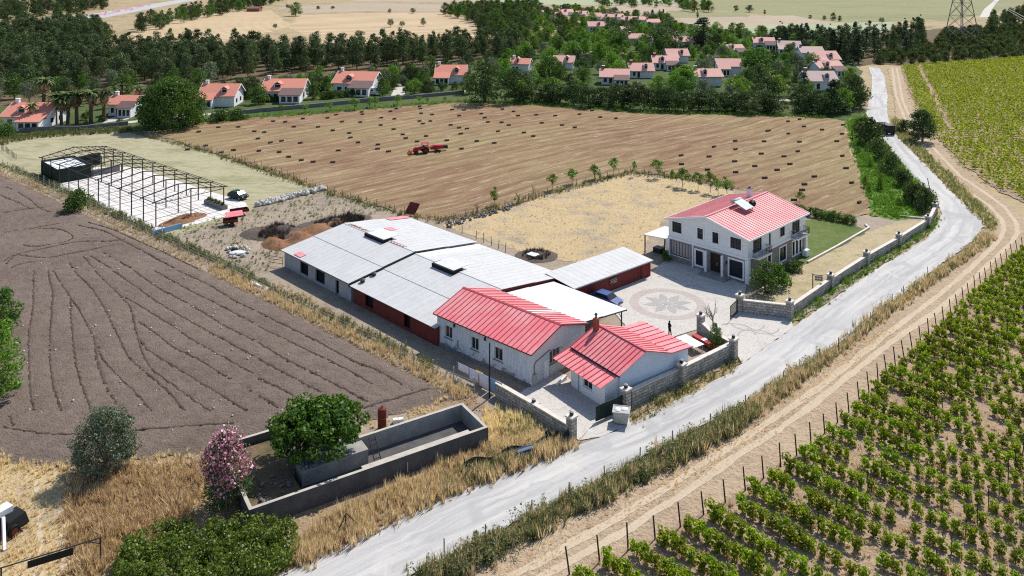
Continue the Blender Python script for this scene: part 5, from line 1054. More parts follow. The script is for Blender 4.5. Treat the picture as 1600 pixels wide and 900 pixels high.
# ================================================================== villas of the village
VILLAS = []
def villa(px, py, wpx, label, tile='tile', chim=True, dormer=True, ext='tiledark', hs=1.0, yaw=-6, flip=False):
    p = G(px, py, .1); m = p.y/FPX; W = wpx*m*.74; D = W*.86; E, RZ = 3.5*hs, 3.5*hs+D*(.24 if not flip else .28); VILLAS.append((p.x, p.y, wpx*m))
    v = empty('villa', (p.x-W*.5, p.y, .1), R(yaw), label, 'villa')
    mb = MB(); mb.box(0, W, 0, D, 0, E); mb.prism([(0,E),(D,E),(D*.55,RZ-.15)], 'x', 0, W); mb.build('wall', M['villa'], v)
    ov = .6; y1 = D*.55; mf = (RZ-E)/y1; mr = (RZ-E)/(D-y1)
    mb = MB(); mb.slab([(-ov,-ov*1.6,E-ov*1.6*mf+.12),(W+ov,-ov*1.6,E-ov*1.6*mf+.12),(W+ov,y1,RZ+.12),(-ov,y1,RZ+.12)], .2); mb.slab([(W+ov,D+ov,E-ov*mr+.12),(-ov,D+ov,E-ov*mr+.12),(-ov,y1,RZ+.121),(W+ov,y1,RZ+.121)], .2); rf = mb.build('roof', M[tile], v)
    for x in (-ov-.06, W+ov+.002): mb = MB(); mb.prism([(-ov*1.6,E-ov*1.6*mf-.2),(y1,RZ-.2),(D+ov,E-ov*mr-.2),(D+ov,E-ov*mr+.13),(y1,RZ+.15),(-ov*1.6,E-ov*1.6*mf+.13)], 'x', x, x+.06); mb.build('verge_board', M['whiter'], v)
    if dormer:
        x0, x1 = (W*.28, W*.46) if not flip else (W*.6, W*.78); zb = E+.35; zt = E+1.6; yf = D*.12
        mb = MB(); mb.box(x0, x1, yf, y1*.8, zb-.4, zt); dm = mb.build('dormer', M['villa'], v)
        mb = MB(); mb.prism([(x0-.3,zt-.05),((x0+x1)/2,zt+.75),(x1+.3,zt-.05),((x0+x1)/2,zt+.55)], 'y', yf-.35, y1*.95); mb.build('dormer_roof', M[tile], dm)
        mb = MB(); mb.box(x0+.3, x1-.3, yf-.05, yf-.002, zb+.1, zt-.15); mb.build('pane', M['glass'], dm)
    if ext:  # lower porch wing in front with its own roof
        a, b, dy = (W*.52, W*1.02, D*.42) if not flip else (-W*.02, W*.46, D*.34); mb = MB(); mb.box(a, b, -dy, -.002, 0, 2.6*hs); pw = mb.build('porch', M['villa'], v)
        mb = MB(); mb.slab([(a-.4,-dy-.5,2.55*hs),(b+.4,-dy-.5,2.55*hs),(b+.4,.4,4.0*hs),(a-.4,.4,4.0*hs)], .16); mb.build('porch_roof', M[ext], pw)
        for i in range(3):
            w0 = a+(b-a)*(.1+.3*i); mb = MB(); mb.box(w0, w0+(b-a)*.22, -dy-.04, -dy-.002, .5, 2.1*hs); mb.build('porch_window', M['glass'], pw)
    for x, z0, z1 in ((W*.1,.9,2.3),(W*.3,.2,2.3)):
        mb = MB(); mb.box(x, x+W*.11, -.05, -.002, z0, z1); f = mb.build('window', M['dark'], v); mb = MB(); mb.box(x+.1, x+W*.11-.1, -.07, -.051, z0+.1, z1-.1); mb.build('pane', M['glass'], f)
    for y, z0, z1 in ((D*.2,1.0,2.2),(D*.62,1.0,2.2),(D*.45,E+.5,E+1.6)):
        mb = MB(); mb.box(W+.002, W+.05, y, y+D*.14, z0, z1); f = mb.build('window', M['dark'], v); mb = MB(); mb.box(W+.051, W+.07, y+.08, y+D*.14-.08, z0+.08, z1-.08); mb.build('pane', M['glass'], f)
    if chim:
        mb = MB(); mb.box(W*.03, W*.03+.9, y1-.2, y1+.6, RZ-.8, RZ+1.0); c = mb.build('chimney', M['brick' if tile != 'tile' else 'villa'], v); mb = MB(); mb.box(W*.03-.1, W*.03+1.0, y1-.3, y1+.7, RZ+1.002, RZ+1.15); mb.build('chimney_cap', M['villa'], c)
    return v
for a in ((38,200,92,'white villa with orange tiled roof at the left edge, behind the palms','tile',True,True,'tile'),(190,181,56,'white villa with orange roof and glazed porch, right of the palm row','tile',True,False,'tiledark'),
          (338,167,74,'white villa with orange roof right of the huge round tree','tile',True,True,'tile'),(440,158,84,'white villa with orange roof and clipped hedge, third along the village street','tile',True,True,'tiledark'),
          (552,146,84,'white villa with orange roof beside the parked caravan','tile',True,True,'tiledark'),(704,131,62,'white villa with orange roof right of the side street, beside dark trees','tile',True,True,'tile')):
    villa(*a, hs=rng.uniform(.98,1.12), yaw=rng.uniform(-9,3), flip=a[0] in (338,704))
TOP = [(812,113,34,'tile','white gabled villa just right of the tall dark trees'),(880,108,36,'tilepink','pink-roofed villa with blue-shaded balcony between bright round trees'),(960,132,50,'tilepink','pink-roofed villa half hidden behind the dark hedge trees'),(1003,122,42,'tilepink','pink-roofed villa with dormer, second of the stepped row'),
       (1040,109,44,'tilepink','pink-roofed villa with long roof in the middle of the stepped row'),(1060,98,38,'tilepink','uppermost pink-roofed villa of the stepped row'),(1068,75,34,'tilepink','low pink-roofed house before the tall dark cedar'),(995,70,26,'tilepink','small pink-roofed villa left of the dark round trees'),
       (1012,72,18,'tilepink','smallest pink-roofed house beside the dark round trees'),(932,49,28,'tilepink','pink-roofed house alone below the far terrace'),(1194,78,36,'tilepink','pink-roofed villa with red chimney behind the wide round tree'),(1233,84,38,'tilegrey','grey-roofed villa before the conifers'),
       (1270,93,40,'tilegrey','grey-pink roofed villa with arched dormer by the conifers'),(1293,106,48,'tilepink','pink-roofed villa with red chimney in the right-hand row'),(1301,120,46,'tilepink','pink-roofed villa in the middle of the right-hand row'),(1285,141,54,'tilegrey','grey-roofed villa with arched dormer, nearest of the right-hand row'),
       (1150,89,34,'tilepink','pink-roofed villa just left of the wide round tree'),(1140,118,42,'tilepink','pink-roofed villa with grey chimney below the wide round tree'),(1108,135,48,'tilepink','pink-roofed villa with arched dormer above the field hedge')]
FAR = [(1022,42,26),(1000,38,26),(983,38,28),(966,33,24),(950,33,24),(927,32,30),(911,28,24),(887,25,24),(877,30,24),(856,20,20),(841,26,20),(830,21,18),(979,53,18)]
for k, (x, y, w_, t, lab) in enumerate(TOP): villa(x, y, w_*1.12, lab, t, k % 4 != 1, k % 5 != 2, None if w_ < 30 or k % 3 == 0 else (t if k % 2 else 'tiledark'), rng.uniform(.9,1.15), rng.uniform(-14,10), k % 2 == 1)
nth = ['first','second','third','fourth','fifth','sixth','seventh','eighth','ninth','tenth','eleventh','twelfth','thirteenth']
for k, (x, y, w_) in enumerate(sorted(FAR)): villa(x, y, w_, f'small far pink-roofed house, {nth[k]} from the left of the distant terrace', 'tilepink', k % 2 == 0, k % 3 != 0, None, .95, rng.uniform(-10,10))
# red-roofed canopy and the long dark shed at the back
for x, y, w_, d_, lab, mt in ((395,18,20,9,'long red-brown shed at the edge of the far straw field','brick'),(1160,74,14,6,'low red-sided building beside the cedar','red')):
    p = G(x, y, .1); m = p.y/FPX; W = w_*m; s = empty('far_shed', (p.x-W/2,p.y,.1), 0, lab, 'shed'); mb = MB(); mb.box(0, W, 0, d_, 0, 2.6); mb.build('wall', M[mt], s); mb = MB(); mb.slab([(-.5,-.5,2.7),(W+.5,-.5,2.7),(W+.5,d_/2,4),(-.5,d_/2,4)], .15); mb.slab([(W+.5,d_+.5,2.7),(-.5,d_+.5,2.7),(-.5,d_/2,4.01),(W+.5,d_/2,4.01)], .15); mb.build('roof', M['tiledark'], s)
# retaining wall below the villa street
def wallrun(pts, h_, th, name, label, mat):
    P = [G(*q, .1) for q in pts]; r = empty(name, (P[0].x,P[0].y,.05), 0, label, 'wall')
    for a, b in zip(P, P[1:]):
        mb = MB(); mb.box(0, (b-a).length, -th/2, th/2, 0, h_+rng.uniform(-.1,.1)); o = mb.build('wall_run', M[mat], r); o.location = (a.x-P[0].x, a.y-P[0].y, 0); o.rotation_euler = (0,0,math.atan2(b.y-a.y, b.x-a.x))
wallrun([(30,207),(85,203),(125,203),(200,195)], 1.1, .5, 'retaining_wall', 'grey stone retaining wall below the palms', 'greystone')
wallrun([(330,183),(400,175.5),(480,168.5),(560,160.5),(640,154),(725,146)], 1.2, .5, 'retaining_wall', 'long grey stone retaining wall between villa street and stubble field', 'greystone')

# ================================================================== trees
def clear(x, y, low=False):
    for vx, vy, vw in VILLAS:
        if low and abs(x-vx) < vw*.5+1 and -vw*.45-1 < y-vy < vw*.75: return False
        if not low and abs(x-vx) < vw*.5+2.5 and -vw*1.1-9 < y-vy < vw*.75: return False
    return True
def wood(poly, sp, kinds, hr, wr, label, group, tries=3000, low=False):
    for c in fill(poly, sp, tries):
        if not clear(*c, low): continue
        k = kinds[rng.integers(len(kinds))]; h_ = rng.uniform(*hr); tree(k, c, h_, h_*rng.uniform(*wr), label if isinstance(label, str) else label[k], group)
wood([(-10,108),(140,92),(250,86),(330,86),(440,92),(520,90),(640,84),(740,76),(800,74),(812,90),(720,95),(640,103),(560,108),(450,114),(340,128),(200,134),(120,142),(-10,146)], 6.4, ['pine'], (9.5,14), (.62,.9), 'dark pine in the long belt behind the villas', 'pine belt behind the villas', 5000)
wood([(-10,58),(60,47),(140,42),(170,60),(160,78),(135,92),(-10,105)], 7.2, ['pine','pine','pine','evergreen'], (8,13), (.65,.95), 'dark pine in the wood between highway and villas', 'pines below the highway')
wood([(-10,10),(160,4),(170,16),(90,27),(-10,36)], 13, ['pine','evergreen'], (9,13), (.7,.95), 'tree in the upper left corner beyond the highway', 'trees beyond the highway')
wood([(195,48),(300,24),(430,-4),(470,-6),(415,10),(300,34),(230,52)], 10, ['pine','evergreen','broad'], (8,12), (.65,.95), 'tree between the highway and the straw field', 'trees along the straw field')
wood([(-10,145),(60,140),(130,140),(235,135),(330,130),(330,140),(220,150),(130,158),(-10,165)], 8, ['olive','broad','pine'], (5,8.5), (.8,1.05), 'lighter tree on the slope behind the palms', 'slope behind the palms')
wood([(410,140),(500,128),(620,118),(700,108),(790,98),(800,112),(720,135),(640,138),(600,146),(500,152),(420,150)], 6.2, ['broad','bright','olive','evergreen'], (3.5,7), (.85,1.1), 'garden tree among the front row of villas', 'gardens of the front villas')
wood([(395,165),(395,140),(500,128),(620,116),(735,104),(735,138),(640,146),(560,152),(480,160)], 4.2, ['shrub','shrub','darkshrub'], (1.3,3.0), (1.0,1.5), 'garden bush among the front row of villas', 'bushes of the front gardens', 5000, True)
wood([(60,205),(60,188),(130,180),(240,172),(240,186),(150,196)], 4.5, ['shrub','darkshrub'], (1.0,2.2), (1.0,1.5), 'garden bush near the palms', 'bushes near the palms', 2000, True)
wood([(280,170),(300,150),(390,136),(400,160),(390,168)], 5, ['shrub','darkshrub','olive'], (1.5,3.5), (1.0,1.4), 'garden bush around the villa right of the huge tree', 'bushes right of the huge tree', 2000, True)
VG = [(765,112),(800,70),(800,28),(880,16),(1035,34),(1070,50),(1180,56),(1230,72),(1290,90),(1338,108),(1345,160),(1335,176),(1200,172),(1080,168),(900,162),(800,156)]
wood(VG, 8.2, ['broad','bright','evergreen','broad','bright','olive'], (5,8.5), (.9,1.15), {'broad':'mid green round tree in the gardens of the village','bright':'bright green round tree in the gardens of the village','evergreen':'dark evergreen tree in the gardens of the village','olive':'grey-green tree in the gardens of the village'}, 'village garden trees', 9000)
wood([(690,22),(800,12),(850,20),(800,70),(770,68),(740,35)], 9, ['broad','evergreen'], (8,12), (.8,1.0), 'leafy tree in the copse left of the distant terrace', 'copse left of the distant terrace', 2500)
wood([(1268,90),(1340,88),(1345,100),(1300,108),(1275,98)], 5.5, ['conifer','cypress'], (10,15), (.4,.5), 'tall dark conifer behind the right-hand villas', 'conifers behind the right-hand villas', 3000)
wood([(1330,72),(1440,56),(1445,84),(1345,92)], 7.5, ['conifer','pine'], (10,14), (.5,.65), 'tall dark conifer at the end of the road', 'conifers at the road end', 3000)
wood([(1190,80),(1260,84),(1300,90),(1345,96),(1345,82),(1300,68),(1215,66)], 5.6, ['conifer','conifer','evergreen'], (8,13), (.5,.8), 'dark tree in the wall of conifers behind the right-hand villas', 'conifer wall behind the right-hand villas', 3000)
wood([(1210,72),(1256,74),(1256,82),(1212,80)], 5.5, ['conifer'], (10,14), (.45,.6), 'dark conifer behind the grey-roofed villa', 'conifers behind the grey-roofed villa')
wood([(1372,100),(1420,102),(1600,90),(1612,80),(1612,45),(1480,48),(1450,80),(1380,88)], 5.2, ['darkshrub'], (2.5,4.6), (1.2,1.6), 'dark maquis shrub on the slope under the pylon', 'maquis under the pylon', 5000)
wood([(1540,52),(1612,45),(1612,20),(1560,36)], 9, ['pine'], (9,13), (.6,.8), 'pine at the right edge above the vineyard', 'pines at the right edge')
wood([(930,2),(1060,4),(1065,12),(940,12)], 18, ['evergreen','broad'], (6,9), (1,1.3), 'far tree beyond the village', 'far trees beyond the village')
wood([(1065,10),(1110,14),(1108,20),(1070,18)], 12, ['broad'], (8,11), (.9,1.2), 'tree of the small far grove above the village', 'far grove above the village')
for q in ((462,25,22,26,'broad'),(450,14,8,9,'olive'),(610,42,14,13,'olive'),(628,42,10,11,'olive'),(661,41,14,11,'olive'),(609,21,8,7,'olive'),(645,21,9,12,'olive'),(430,45,9,9,'olive'),(1266,29,6,7,'evergreen'),(1288,31,7,7,'evergreen'),(1302,32,13,11,'evergreen'),(1312,33,9,8,'evergreen'),(1378,37,11,10,'olive'),(1438,41,13,14,'evergreen'),(1150,17,9,9,'evergreen'),(1171,19,12,15,'olive'),(1195,22,7,5,'evergreen'),(1020,30,16,10,'cypress'),(1031,31,17,6,'cypress'),(1036,31,18,6,'cypress'),(1042,32,14,6,'cypress'),(1090,28,12,5,'cypress'),(520,14,5,8,'evergreen'),(497,14,5,7,'evergreen')):
    ptree(q[4], q[0], q[1], q[2], q[3], 'lone tree standing among the far fields', 'lone far trees')
NAMED = [('evergreen',758,160,66,72,'tall dark tree at the far edge of the stubble field, left of the hedge'),('evergreen',806,160,54,56,'dark tree next to the tall one at the far edge of the stubble field'),
 ('conifer',1097,74,50,60,'big dark cedar rising over the village'),('evergreen',1036,80,38,66,'dark double-crowned tree left of the cedar'),('broad',962,86,42,54,'large mid green tree in the centre of the village'),('bright',936,97,36,34,'upright bright green tree in the centre of the village'),('bright',893,92,30,36,'bright green tree above the pink-roofed villa with balcony'),
 ('broad',858,124,38,46,'round green tree left of the villa with the balcony'),('bright',1068,146,46,62,'large bright green tree by the stepped villas'),('broad',1186,118,44,70,'wide round green tree in the middle of the right-hand villas'),('bright',1156,150,34,48,'bright green tree above the field hedge on the right'),
 ('conifer',1304,176,56,52,'dark conifer at the right end of the field hedge'),('evergreen',1334,168,52,52,'dark tree against the road at the right end of the hedge'),('conifer',1256,150,40,30,'dark pointed tree before the grey-roofed villa'),
 ('darkshrub',1411,208,20,24,'small dark bush by the road left of the lone grey tree'),('broad',1226,82,20,30,'green tree behind the grey-roofed villa')]
for k, x, y, h_, w_, lab in NAMED: ptree(k, x, y, h_, w_, lab, None)
for i, x in enumerate(np.arange(836, 1300, 21)):
    y = np.interp(x, [830,900,1000,1100,1200,1300], [161,167,174,177,179,180])-rng.uniform(1,5); h_ = rng.uniform(27,41)
    if 1215 < x < 1250: continue
    ptree('evergreen', x+rng.uniform(-5,5), y, h_, rng.uniform(38,50), 'dark evergreen in the dense hedge at the far edge of the stubble field', 'hedge trees at the far field edge')
for x, y, h_ in ((965,174,14),(988,175,14),(1015,175,15),(1050,177,16),(1069,177,13),(1104,178,13),(1125,178,12),(1141,179,11),(1179,179,14),(440,178,14),(477,178,15),(516,175,15),(554,173,19),(578,170,12),(586,168,17),(621,166,18),(655,163,12),(668,162,9),(695,160,8)):
    ptree('sapling', x, y-1, h_, h_*.95, 'small light green tree in the row along the far edge of the stubble field', 'small trees along the far field edge')
for x, y, h_, w_ in ((863,297,26,19),(895,287,24,22),(929,280,24,19),(937,283,18,9),(959,274,29,18),(991,276,25,9),(1027,278,30,22),(1050,289,25,11),(1067,292,31,27),(1091,297,29,22),(1110,301,34,19),(1122,305,26,16),(1136,304,28,24),(772,321,28,15),(1250,318,20,16)):
    ptree('sapling', x, y, h_, w_, 'young green tree in the row around the straw yard', 'young trees around the straw yard')
for k_, x, y, h_, w_ in (('broad',404,162,30,40),('evergreen',394,152,34,36),('broad',489,154,27,30),('evergreen',500,146,32,34),('bright',510,141,24,26),('broad',598,151,30,34),('evergreen',590,141,32,32),('bright',648,146,24,27),('broad',660,140,30,30),('evergreen',668,148,24,26),('broad',733,146,34,36),('evergreen',640,128,30,34),('broad',310,160,26,30),('evergreen',376,150,30,30),('broad',240,178,24,30),('broad',15,196,26,30)):
    ptree(k_, x, y, h_, w_, 'garden tree standing beside a villa of the front row', 'trees between the front villas', now=True)
for x, y, h_, w_, lab in ((1356,224,40,56,'large dark bush left of the road below the trucks'),(1372,248,30,40,'dark bush above the bend, second down the verge'),(1391,272,32,36,'dark bush on the verge beside the road, third down'),(1409,290,28,36,'round dark bush on the verge, fourth down'),(1430,318,34,44,'dense dark bush on the road side of the verge'),(1446,329,34,40,'dense dark bush just before the road bend wall'),(1348,205,20,26,'dark bush at the top of the green verge')):
    ptree('darkshrub', x, y, h_, w_, lab, None, cat='bush')
for x, y, h_, w_ in ((1352,292,20,12),(1376,296,26,18),(1358,302,14,11),(1404,322,14,12),(1340,240,12,14),(1358,260,16,16)): ptree('bright', x, y, h_, w_, 'small bright tree standing on the green verge', 'small trees on the green verge')
for x, y, h_, w_, lab in ((122,331,34,42,'round green shrub at the edge of the ploughed field by the concrete floor'),(300,193,18,40,'green shrubs right of the huge round tree'),(345,189,20,38,'green bush below the third villa'),(372,186,16,30,'low bush beside the village street'),(8,214,26,30,'green bush at the left edge below the villas'),(104,268,10,14,'small bush by the green container')):
    ptree('shrub', x, y, h_, w_, lab, None, cat='bush')
for x, y, h_ in ((50,199,40),(87,194,50),(106,194,52),(120,193,53),(142,191,52),(162,189,52),(68,170,50),(178,168,34),(216,170,38),(232,168,34),(188,160,30),(96,196,44)):
    ptree('palm', x, y, h_, h_*.8, 'fan palm with a skirt of dead fronds in the row before the left villas', 'palms before the left villas')
for i, x in enumerate(range(408, 470, 9)): ptree('shrub', x, 158.5-(x-408)*.03, 10, 14, 'clipped hedge bush before the third villa', 'hedge before the third villa', cat='hedge')
for i, x in enumerate(range(506, 575, 9)): ptree('shrub', x, 154.5-(x-506)*.09, 12, 14, 'clipped hedge bush before the villa with the caravan', 'hedge before the caravan villa', cat='hedge')
for i in range(9): ptree('shrub', 1256+9.4*i, 336+1.75*i, 15, 15, 'low dark hedge bush at the back of the lawn', 'lawn hedge', cat='hedge')
for x, y, h_, w_, lab in ((1196,458,50,58,'dense green shrub growing against the corner of the white house'),(1214,448,34,40,'green shrub beside the side wall of the white house'),(1240,424,18,26,'low green shrub under the rear balcony of the white house'),(1118,549,44,28,'dark leafy bush by the near gate pillar'),(1040,408,16,16,'potted shrub at the left corner of the white house')):
    ptree('broad' if h_ > 40 else 'shrub', x, y, h_, w_, lab, None, cat='bush')
# bare branching tree by the gate, and the bare saplings of the yard fence
def bare(px, py, hpx, label, n=9, group=None):
    p = G(px, py, .1); H = hpx*p.y/FPX; mb = MB(); mb.tube((0,0,0), (0,0,H*.45), .09, .06)
    for i in range(n):
        a = rng.uniform(0, 6.28); r_ = rng.uniform(.15,.45)*H; e = (r_*math.cos(a), r_*math.sin(a), H*rng.uniform(.65,1)); mb.tube((0,0,H*rng.uniform(.2,.45)), e, .045, .012, 5)
        for j in range(2): mb.tube(tuple(q*.7 for q in e), (e[0]+rng.normal(0,.12)*H, e[1]+rng.normal(0,.12)*H, e[2]+rng.uniform(0,.1)*H), .02, .008, 4)
    o = empty('bare_tree', p, 0, label, 'tree', group); mb.build('branches', M['barkpale'], o)
bare(1114,512,38,'leafless pale tree behind the inner gate pillar', 12)
for x, y in ((811,316),(833,304),(1492//2+0,331)): bare(x, y, 16, 'bare sapling at the fence of the straw yard', 5, 'bare saplings')

# the largest of each kind stand as single trees, the small far rest as one mass of foliage
PINE_LEFT = []
def settle(kinds, limit, name, label):
    L = sorted([(q[2]/q[1], k, q) for k in kinds for q in LATER[k] if -25 < 800+FPX*q[0]/q[1] < 1625], key=lambda t: -t[0])
    for _, k, q in L[:limit]: tree(k, q[:2], *q[2:6], cat=q[6], now=True)
    for k in kinds:
        rest = [q for _, k2, q in L[limit:] if k2 == k]
        if not rest: continue
        h0, w0, PL_ = PROTO[k]; pr = []
        for s_ in PL_[:3]:
            cr = s_[1]; V = np.empty(len(cr.vertices)*3, np.float32); cr.vertices.foreach_get('co', V); V = V.reshape(-1,4,3).astype(float); V = V[rng.permutation(len(V))[:len(V)//3]]; c = V.mean(1, keepdims=True); V = c+(V-c)*1.7; pr.append((V.reshape(-1,3), np.arange(V.shape[0]*4).reshape(-1,4)))
        P = np.array([q[:2] for q in rest]); V, Fq = joined(pr, P, np.array([q[3]/w0 for q in rest]), .1, np.array([q[2]/h0 for q in rest]))
        stuff(name, V, Fq, FO['pine' if k == 'pine' else k], label[k], 'trees')
settle(['pine'], 290, 'far_pine_wood', {'pine': 'distant pine wood whose small crowns run together'})
settle(['broad','bright'], 290, 'far_leafy_wood', {'broad': 'distant leafy trees whose crowns run together', 'bright': 'distant bright green trees whose crowns run together'})

# ---- the nearer plants, each with its own crown
def bigplant(name, px, py, H, Wd, mat, nc, per, leaf, cz0, rad, label, trunkmat='barkpale', r0=.16, aspect=.6, shape=lambda t: min(1,.75+t)*(1-t**2.5)**.5, off=(0,0), cat='tree', z=.1):
    p = G(px, py, z); o = empty(name, p, 0, label, cat); C = []; Rr = []
    for i in range(nc):
        t = rng.uniform(); th = rng.uniform(0, 6.28); rr = shape(t)*Wd/2*math.sqrt(rng.uniform(.1,1))*.86; C.append((off[0]+rr*math.cos(th), off[1]+rr*math.sin(th), cz0+(H-cz0)*t*.93)); Rr.append(rad*rng.uniform(.6,1.25))
    V, Fq = clumps(C, Rr, per, leaf, aspect); link('crown', npmesh('crown', V, Fq, FO[mat]), o)
    link('trunk', trunkmesh('trunk', H*.6, r0, [(.15*H, *C[i]) for i in range(0, min(nc, 12))], M[trunkmat]), o); return o, C, Rr
bigplant('leafy_tree', 268, 199, 13.5, 21, 'broad', 300, 75, .5, 1.0, 1.7, 'huge round leafy tree at the corner of the stubble field', r0=.4, aspect=.7)
bigplant('leafy_tree', 1441, 222, 8.2, 7.6, 'dark', 110, 75, .34, 1.0, .95, 'lone dark grey tree beside the dirt track bend', r0=.28)
bigplant('olive_tree', 164, 738, 5.6, 6.2, 'olive', 120, 110, .22, .7, .8, 'grey-green olive tree at the lower edge of the ploughed field', r0=.2, aspect=.45)
bigplant('fig_tree', 462, 738, 5.45, 10.0, 'fig', 150, 120, .25, 2.4, .74, 'broad dark fig tree growing out of the concrete basin', r0=.18, aspect=.9, z=.4, off=(1.7,1.0))
o, C, Rr = bigplant('oleander', 352, 792, 6.3, 4.7, 'oleander', 95, 90, .24, .5, .7, 'tall oleander covered in pink flowers beside the concrete basin', r0=.1, aspect=.3, cat='shrub')
up = [(c, r_) for c, r_ in zip(C, Rr) if c[2] > 2.5 or rng.uniform() < .15]; V, Fq = clumps([c for c, _ in up], [r_*1.15 for _, r_ in up], 36, .22, .9); link('blossoms', npmesh('blossoms', V, Fq, M['pink']), o)
bigplant('leafy_tree', 2, 520, 5.4, 5.0, 'broad', 60, 70, .28, .8, .75, 'dark green tree cut by the left edge on the ploughed field', aspect=.6)
bigplant('leafy_tree', -4, 628, 8.4, 5.6, 'bright', 80, 80, .28, 1.2, .8, 'yellow-green tree cut by the left edge of the picture', aspect=.6)
hd = empty('hedge', G(330, 880, .1), 0, 'thick green hedge along the bottom edge left of the road', 'hedge'); C = []
for q in samp([(185,900),(200,862),(260,846),(330,838),(420,832),(470,850),(455,880),(440,915),(300,935),(180,930)], 330): C.append((q[0]-hd.location.x, q[1]-hd.location.y, rng.uniform(.2,1.45)))
V, Fq = clumps(C, [rng.uniform(.45,.75) for _ in C], 90, .2, .75); link('foliage', npmesh('foliage', V, Fq, FO['hedge']), hd)
mb = MB(); [mb.tube((c[0],c[1],0), c, .03, .015, 4) for c in C[::3]]; mb.build('stems', M['bark'], hd)
# ================================================================== open steel frame on its concrete floor
def steel_frame():
    f = empty('steel_frame', (-97.3,170.9,.14), R(-40.5), 'open rusty steel hall frame of posts and roof trusses on the bare concrete floor', 'frame structure'); B = 49/11; D = 12.5; HE, HR = 4.05, 5.0; t = .06
    def post(H, nm='post'): mb = MB(); mb.box(-.075, .075, -.075, .075, 0, H); return mb.mesh(nm, M['steel'])
    pe, pr = post(HE), post(HR)
    mb = MB()
    for a, b, z0, z1 in ((0,D/2,HE,HR),(D,D/2,HE,HR)):
        s = 1 if b > a else -1; mb.hexa([(-t,a-s*.6,z0-.1),(t,a-s*.6,z0-.1),(t,b,z1),(-t,b,z1),(-t,a-s*.6,z0+.06),(t,a-s*.6,z0+.06),(t,b,z1+.16),(-t,b,z1+.16)])
    raf = mb.mesh('rafter', M['steel'])
    mb = MB(); mb.box(-.05, .05, 0, D, HE-.35, HE-.25)
    for y in np.arange(1, D, 1.5): mb.tube((0,y,HE-.3), (0,min(D,y+.75),HE+(HR-HE)*(1-abs(y+.75-D/2)/(D/2))), .03, .03, 4)
    tie = mb.mesh('truss_tie', M['steel'])
    for i in range(12):
        x = B*i
        for y, m_ in ((0,pe),(D,pe)): o = link('post', m_, f); o.location = (x,y,0)
        if i > 1: o = link('post', pr, f); o.location = (x,D/2,0)
        o = link('rafter', raf, f); o.location = (x,0,0)
        if i < 3 or i == 11: o = link('truss_tie', tie, f); o.location = (x,0,0)
    def purlin(y, x0, x1): z = HE+(HR-HE)*(1-abs(y-D/2)/(D/2))+.12; mb = MB(); mb.box(x0, x1, y-.04, y+.04, z, z+.08); mb.build('purlin', M['steel'], f)
    for y in (-.5, 1.6, 3.2, 4.8): purlin(y, -.5, 49.5 if y < 0 else 17)
    for y in (6.25, 7.8, 9.3, 10.8, 12.2, 13.0): purlin(y, -.5, 49.6 if y > 9 else 30)
steel_frame()
def boxthing(name, px, py, rz, parts, label, cat, z=.12, group=None):
    p = G(px, py, z); o = empty(name, p, rz, label, cat, group)
    for nm, m_, fn in parts:
        mb = MB(); fn(mb); mb.build(nm, M[m_], o)
    return o
def green_container():
    p = G(89.4,286.5,.14); o = empty('green_store', p, R(135), 'dark green sheet-metal store with pale roof under the open steel frame', 'store')
    for nm, a in (('wall',(0,10.6,-.06,.06)),('wall',(0,10.6,-6.4,-6.28)),('wall',(-.06,.06,-6.28,-.06)),('wall',(10.54,10.66,-6.28,-.06))): mb = MB(); mb.box(*a, 0, 2.8); w_ = mb.build(nm, M['greenmetal'], o)
    n = 26; mb = MB(); mb.box(-.02, .02, -.03, 0, .05, 2.75); me = mb.mesh('wall_rib', M['greenmetal'])
    for i in range(n): r_ = link('wall_rib', me, o); r_.location = (.2+10.2*i/(n-1), .095, 0)
    for i in range(16): r_ = link('wall_rib', me, o); r_.location = (-.095, -.2-6.0*i/15, 0); r_.rotation_euler = (0,0,math.pi/2)
    mb = MB(); mb.box(.1, 10.5, -6.25, -.1, 2.3, 2.38); mb.build('roof', M['tarp'], o)
green_container()
boxthing('low_enclosure', 140, 276.6, R(49), [('block_wall','greystone',lambda m: m.box(.2,6.2,0,.2,0,1.3)),('mesh_panel','steel',lambda m: [m.box(.2+.5*i,.24+.5*i,.02,.06,1.3,2.6) for i in range(12)]+[m.box(.2,6.2,.02,.06,1.9+.6*j,1.95+.6*j) for j in range(2)]),('back_wall','greenmetal',lambda m: m.box(0,6.3,9.8,9.9,0,2.4))], 'low block and mesh enclosure right of the dark green store', 'enclosure')
boxthing('planter_trough', 347, 329, R(139), [('trough','greystone',lambda m: (m.box(0,6.4,-1.1,0,0,.75))),('soil','brush',lambda m: m.box(.12,6.28,-.98,-.12,.751,.80))], 'long grey trough with plants standing on the concrete floor', 'trough')
tm = Matrix.Translation(G(347,329,.12)) @ Matrix.Rotation(R(139), 4, 'Z')
for i in range(5):
    o = tree('shrub', tm @ Vector((.8+1.2*i,-.55,0)), .6, .9, 'small plant growing in the grey trough', 'plants in the trough', cat='plant'); o.location.z = .9
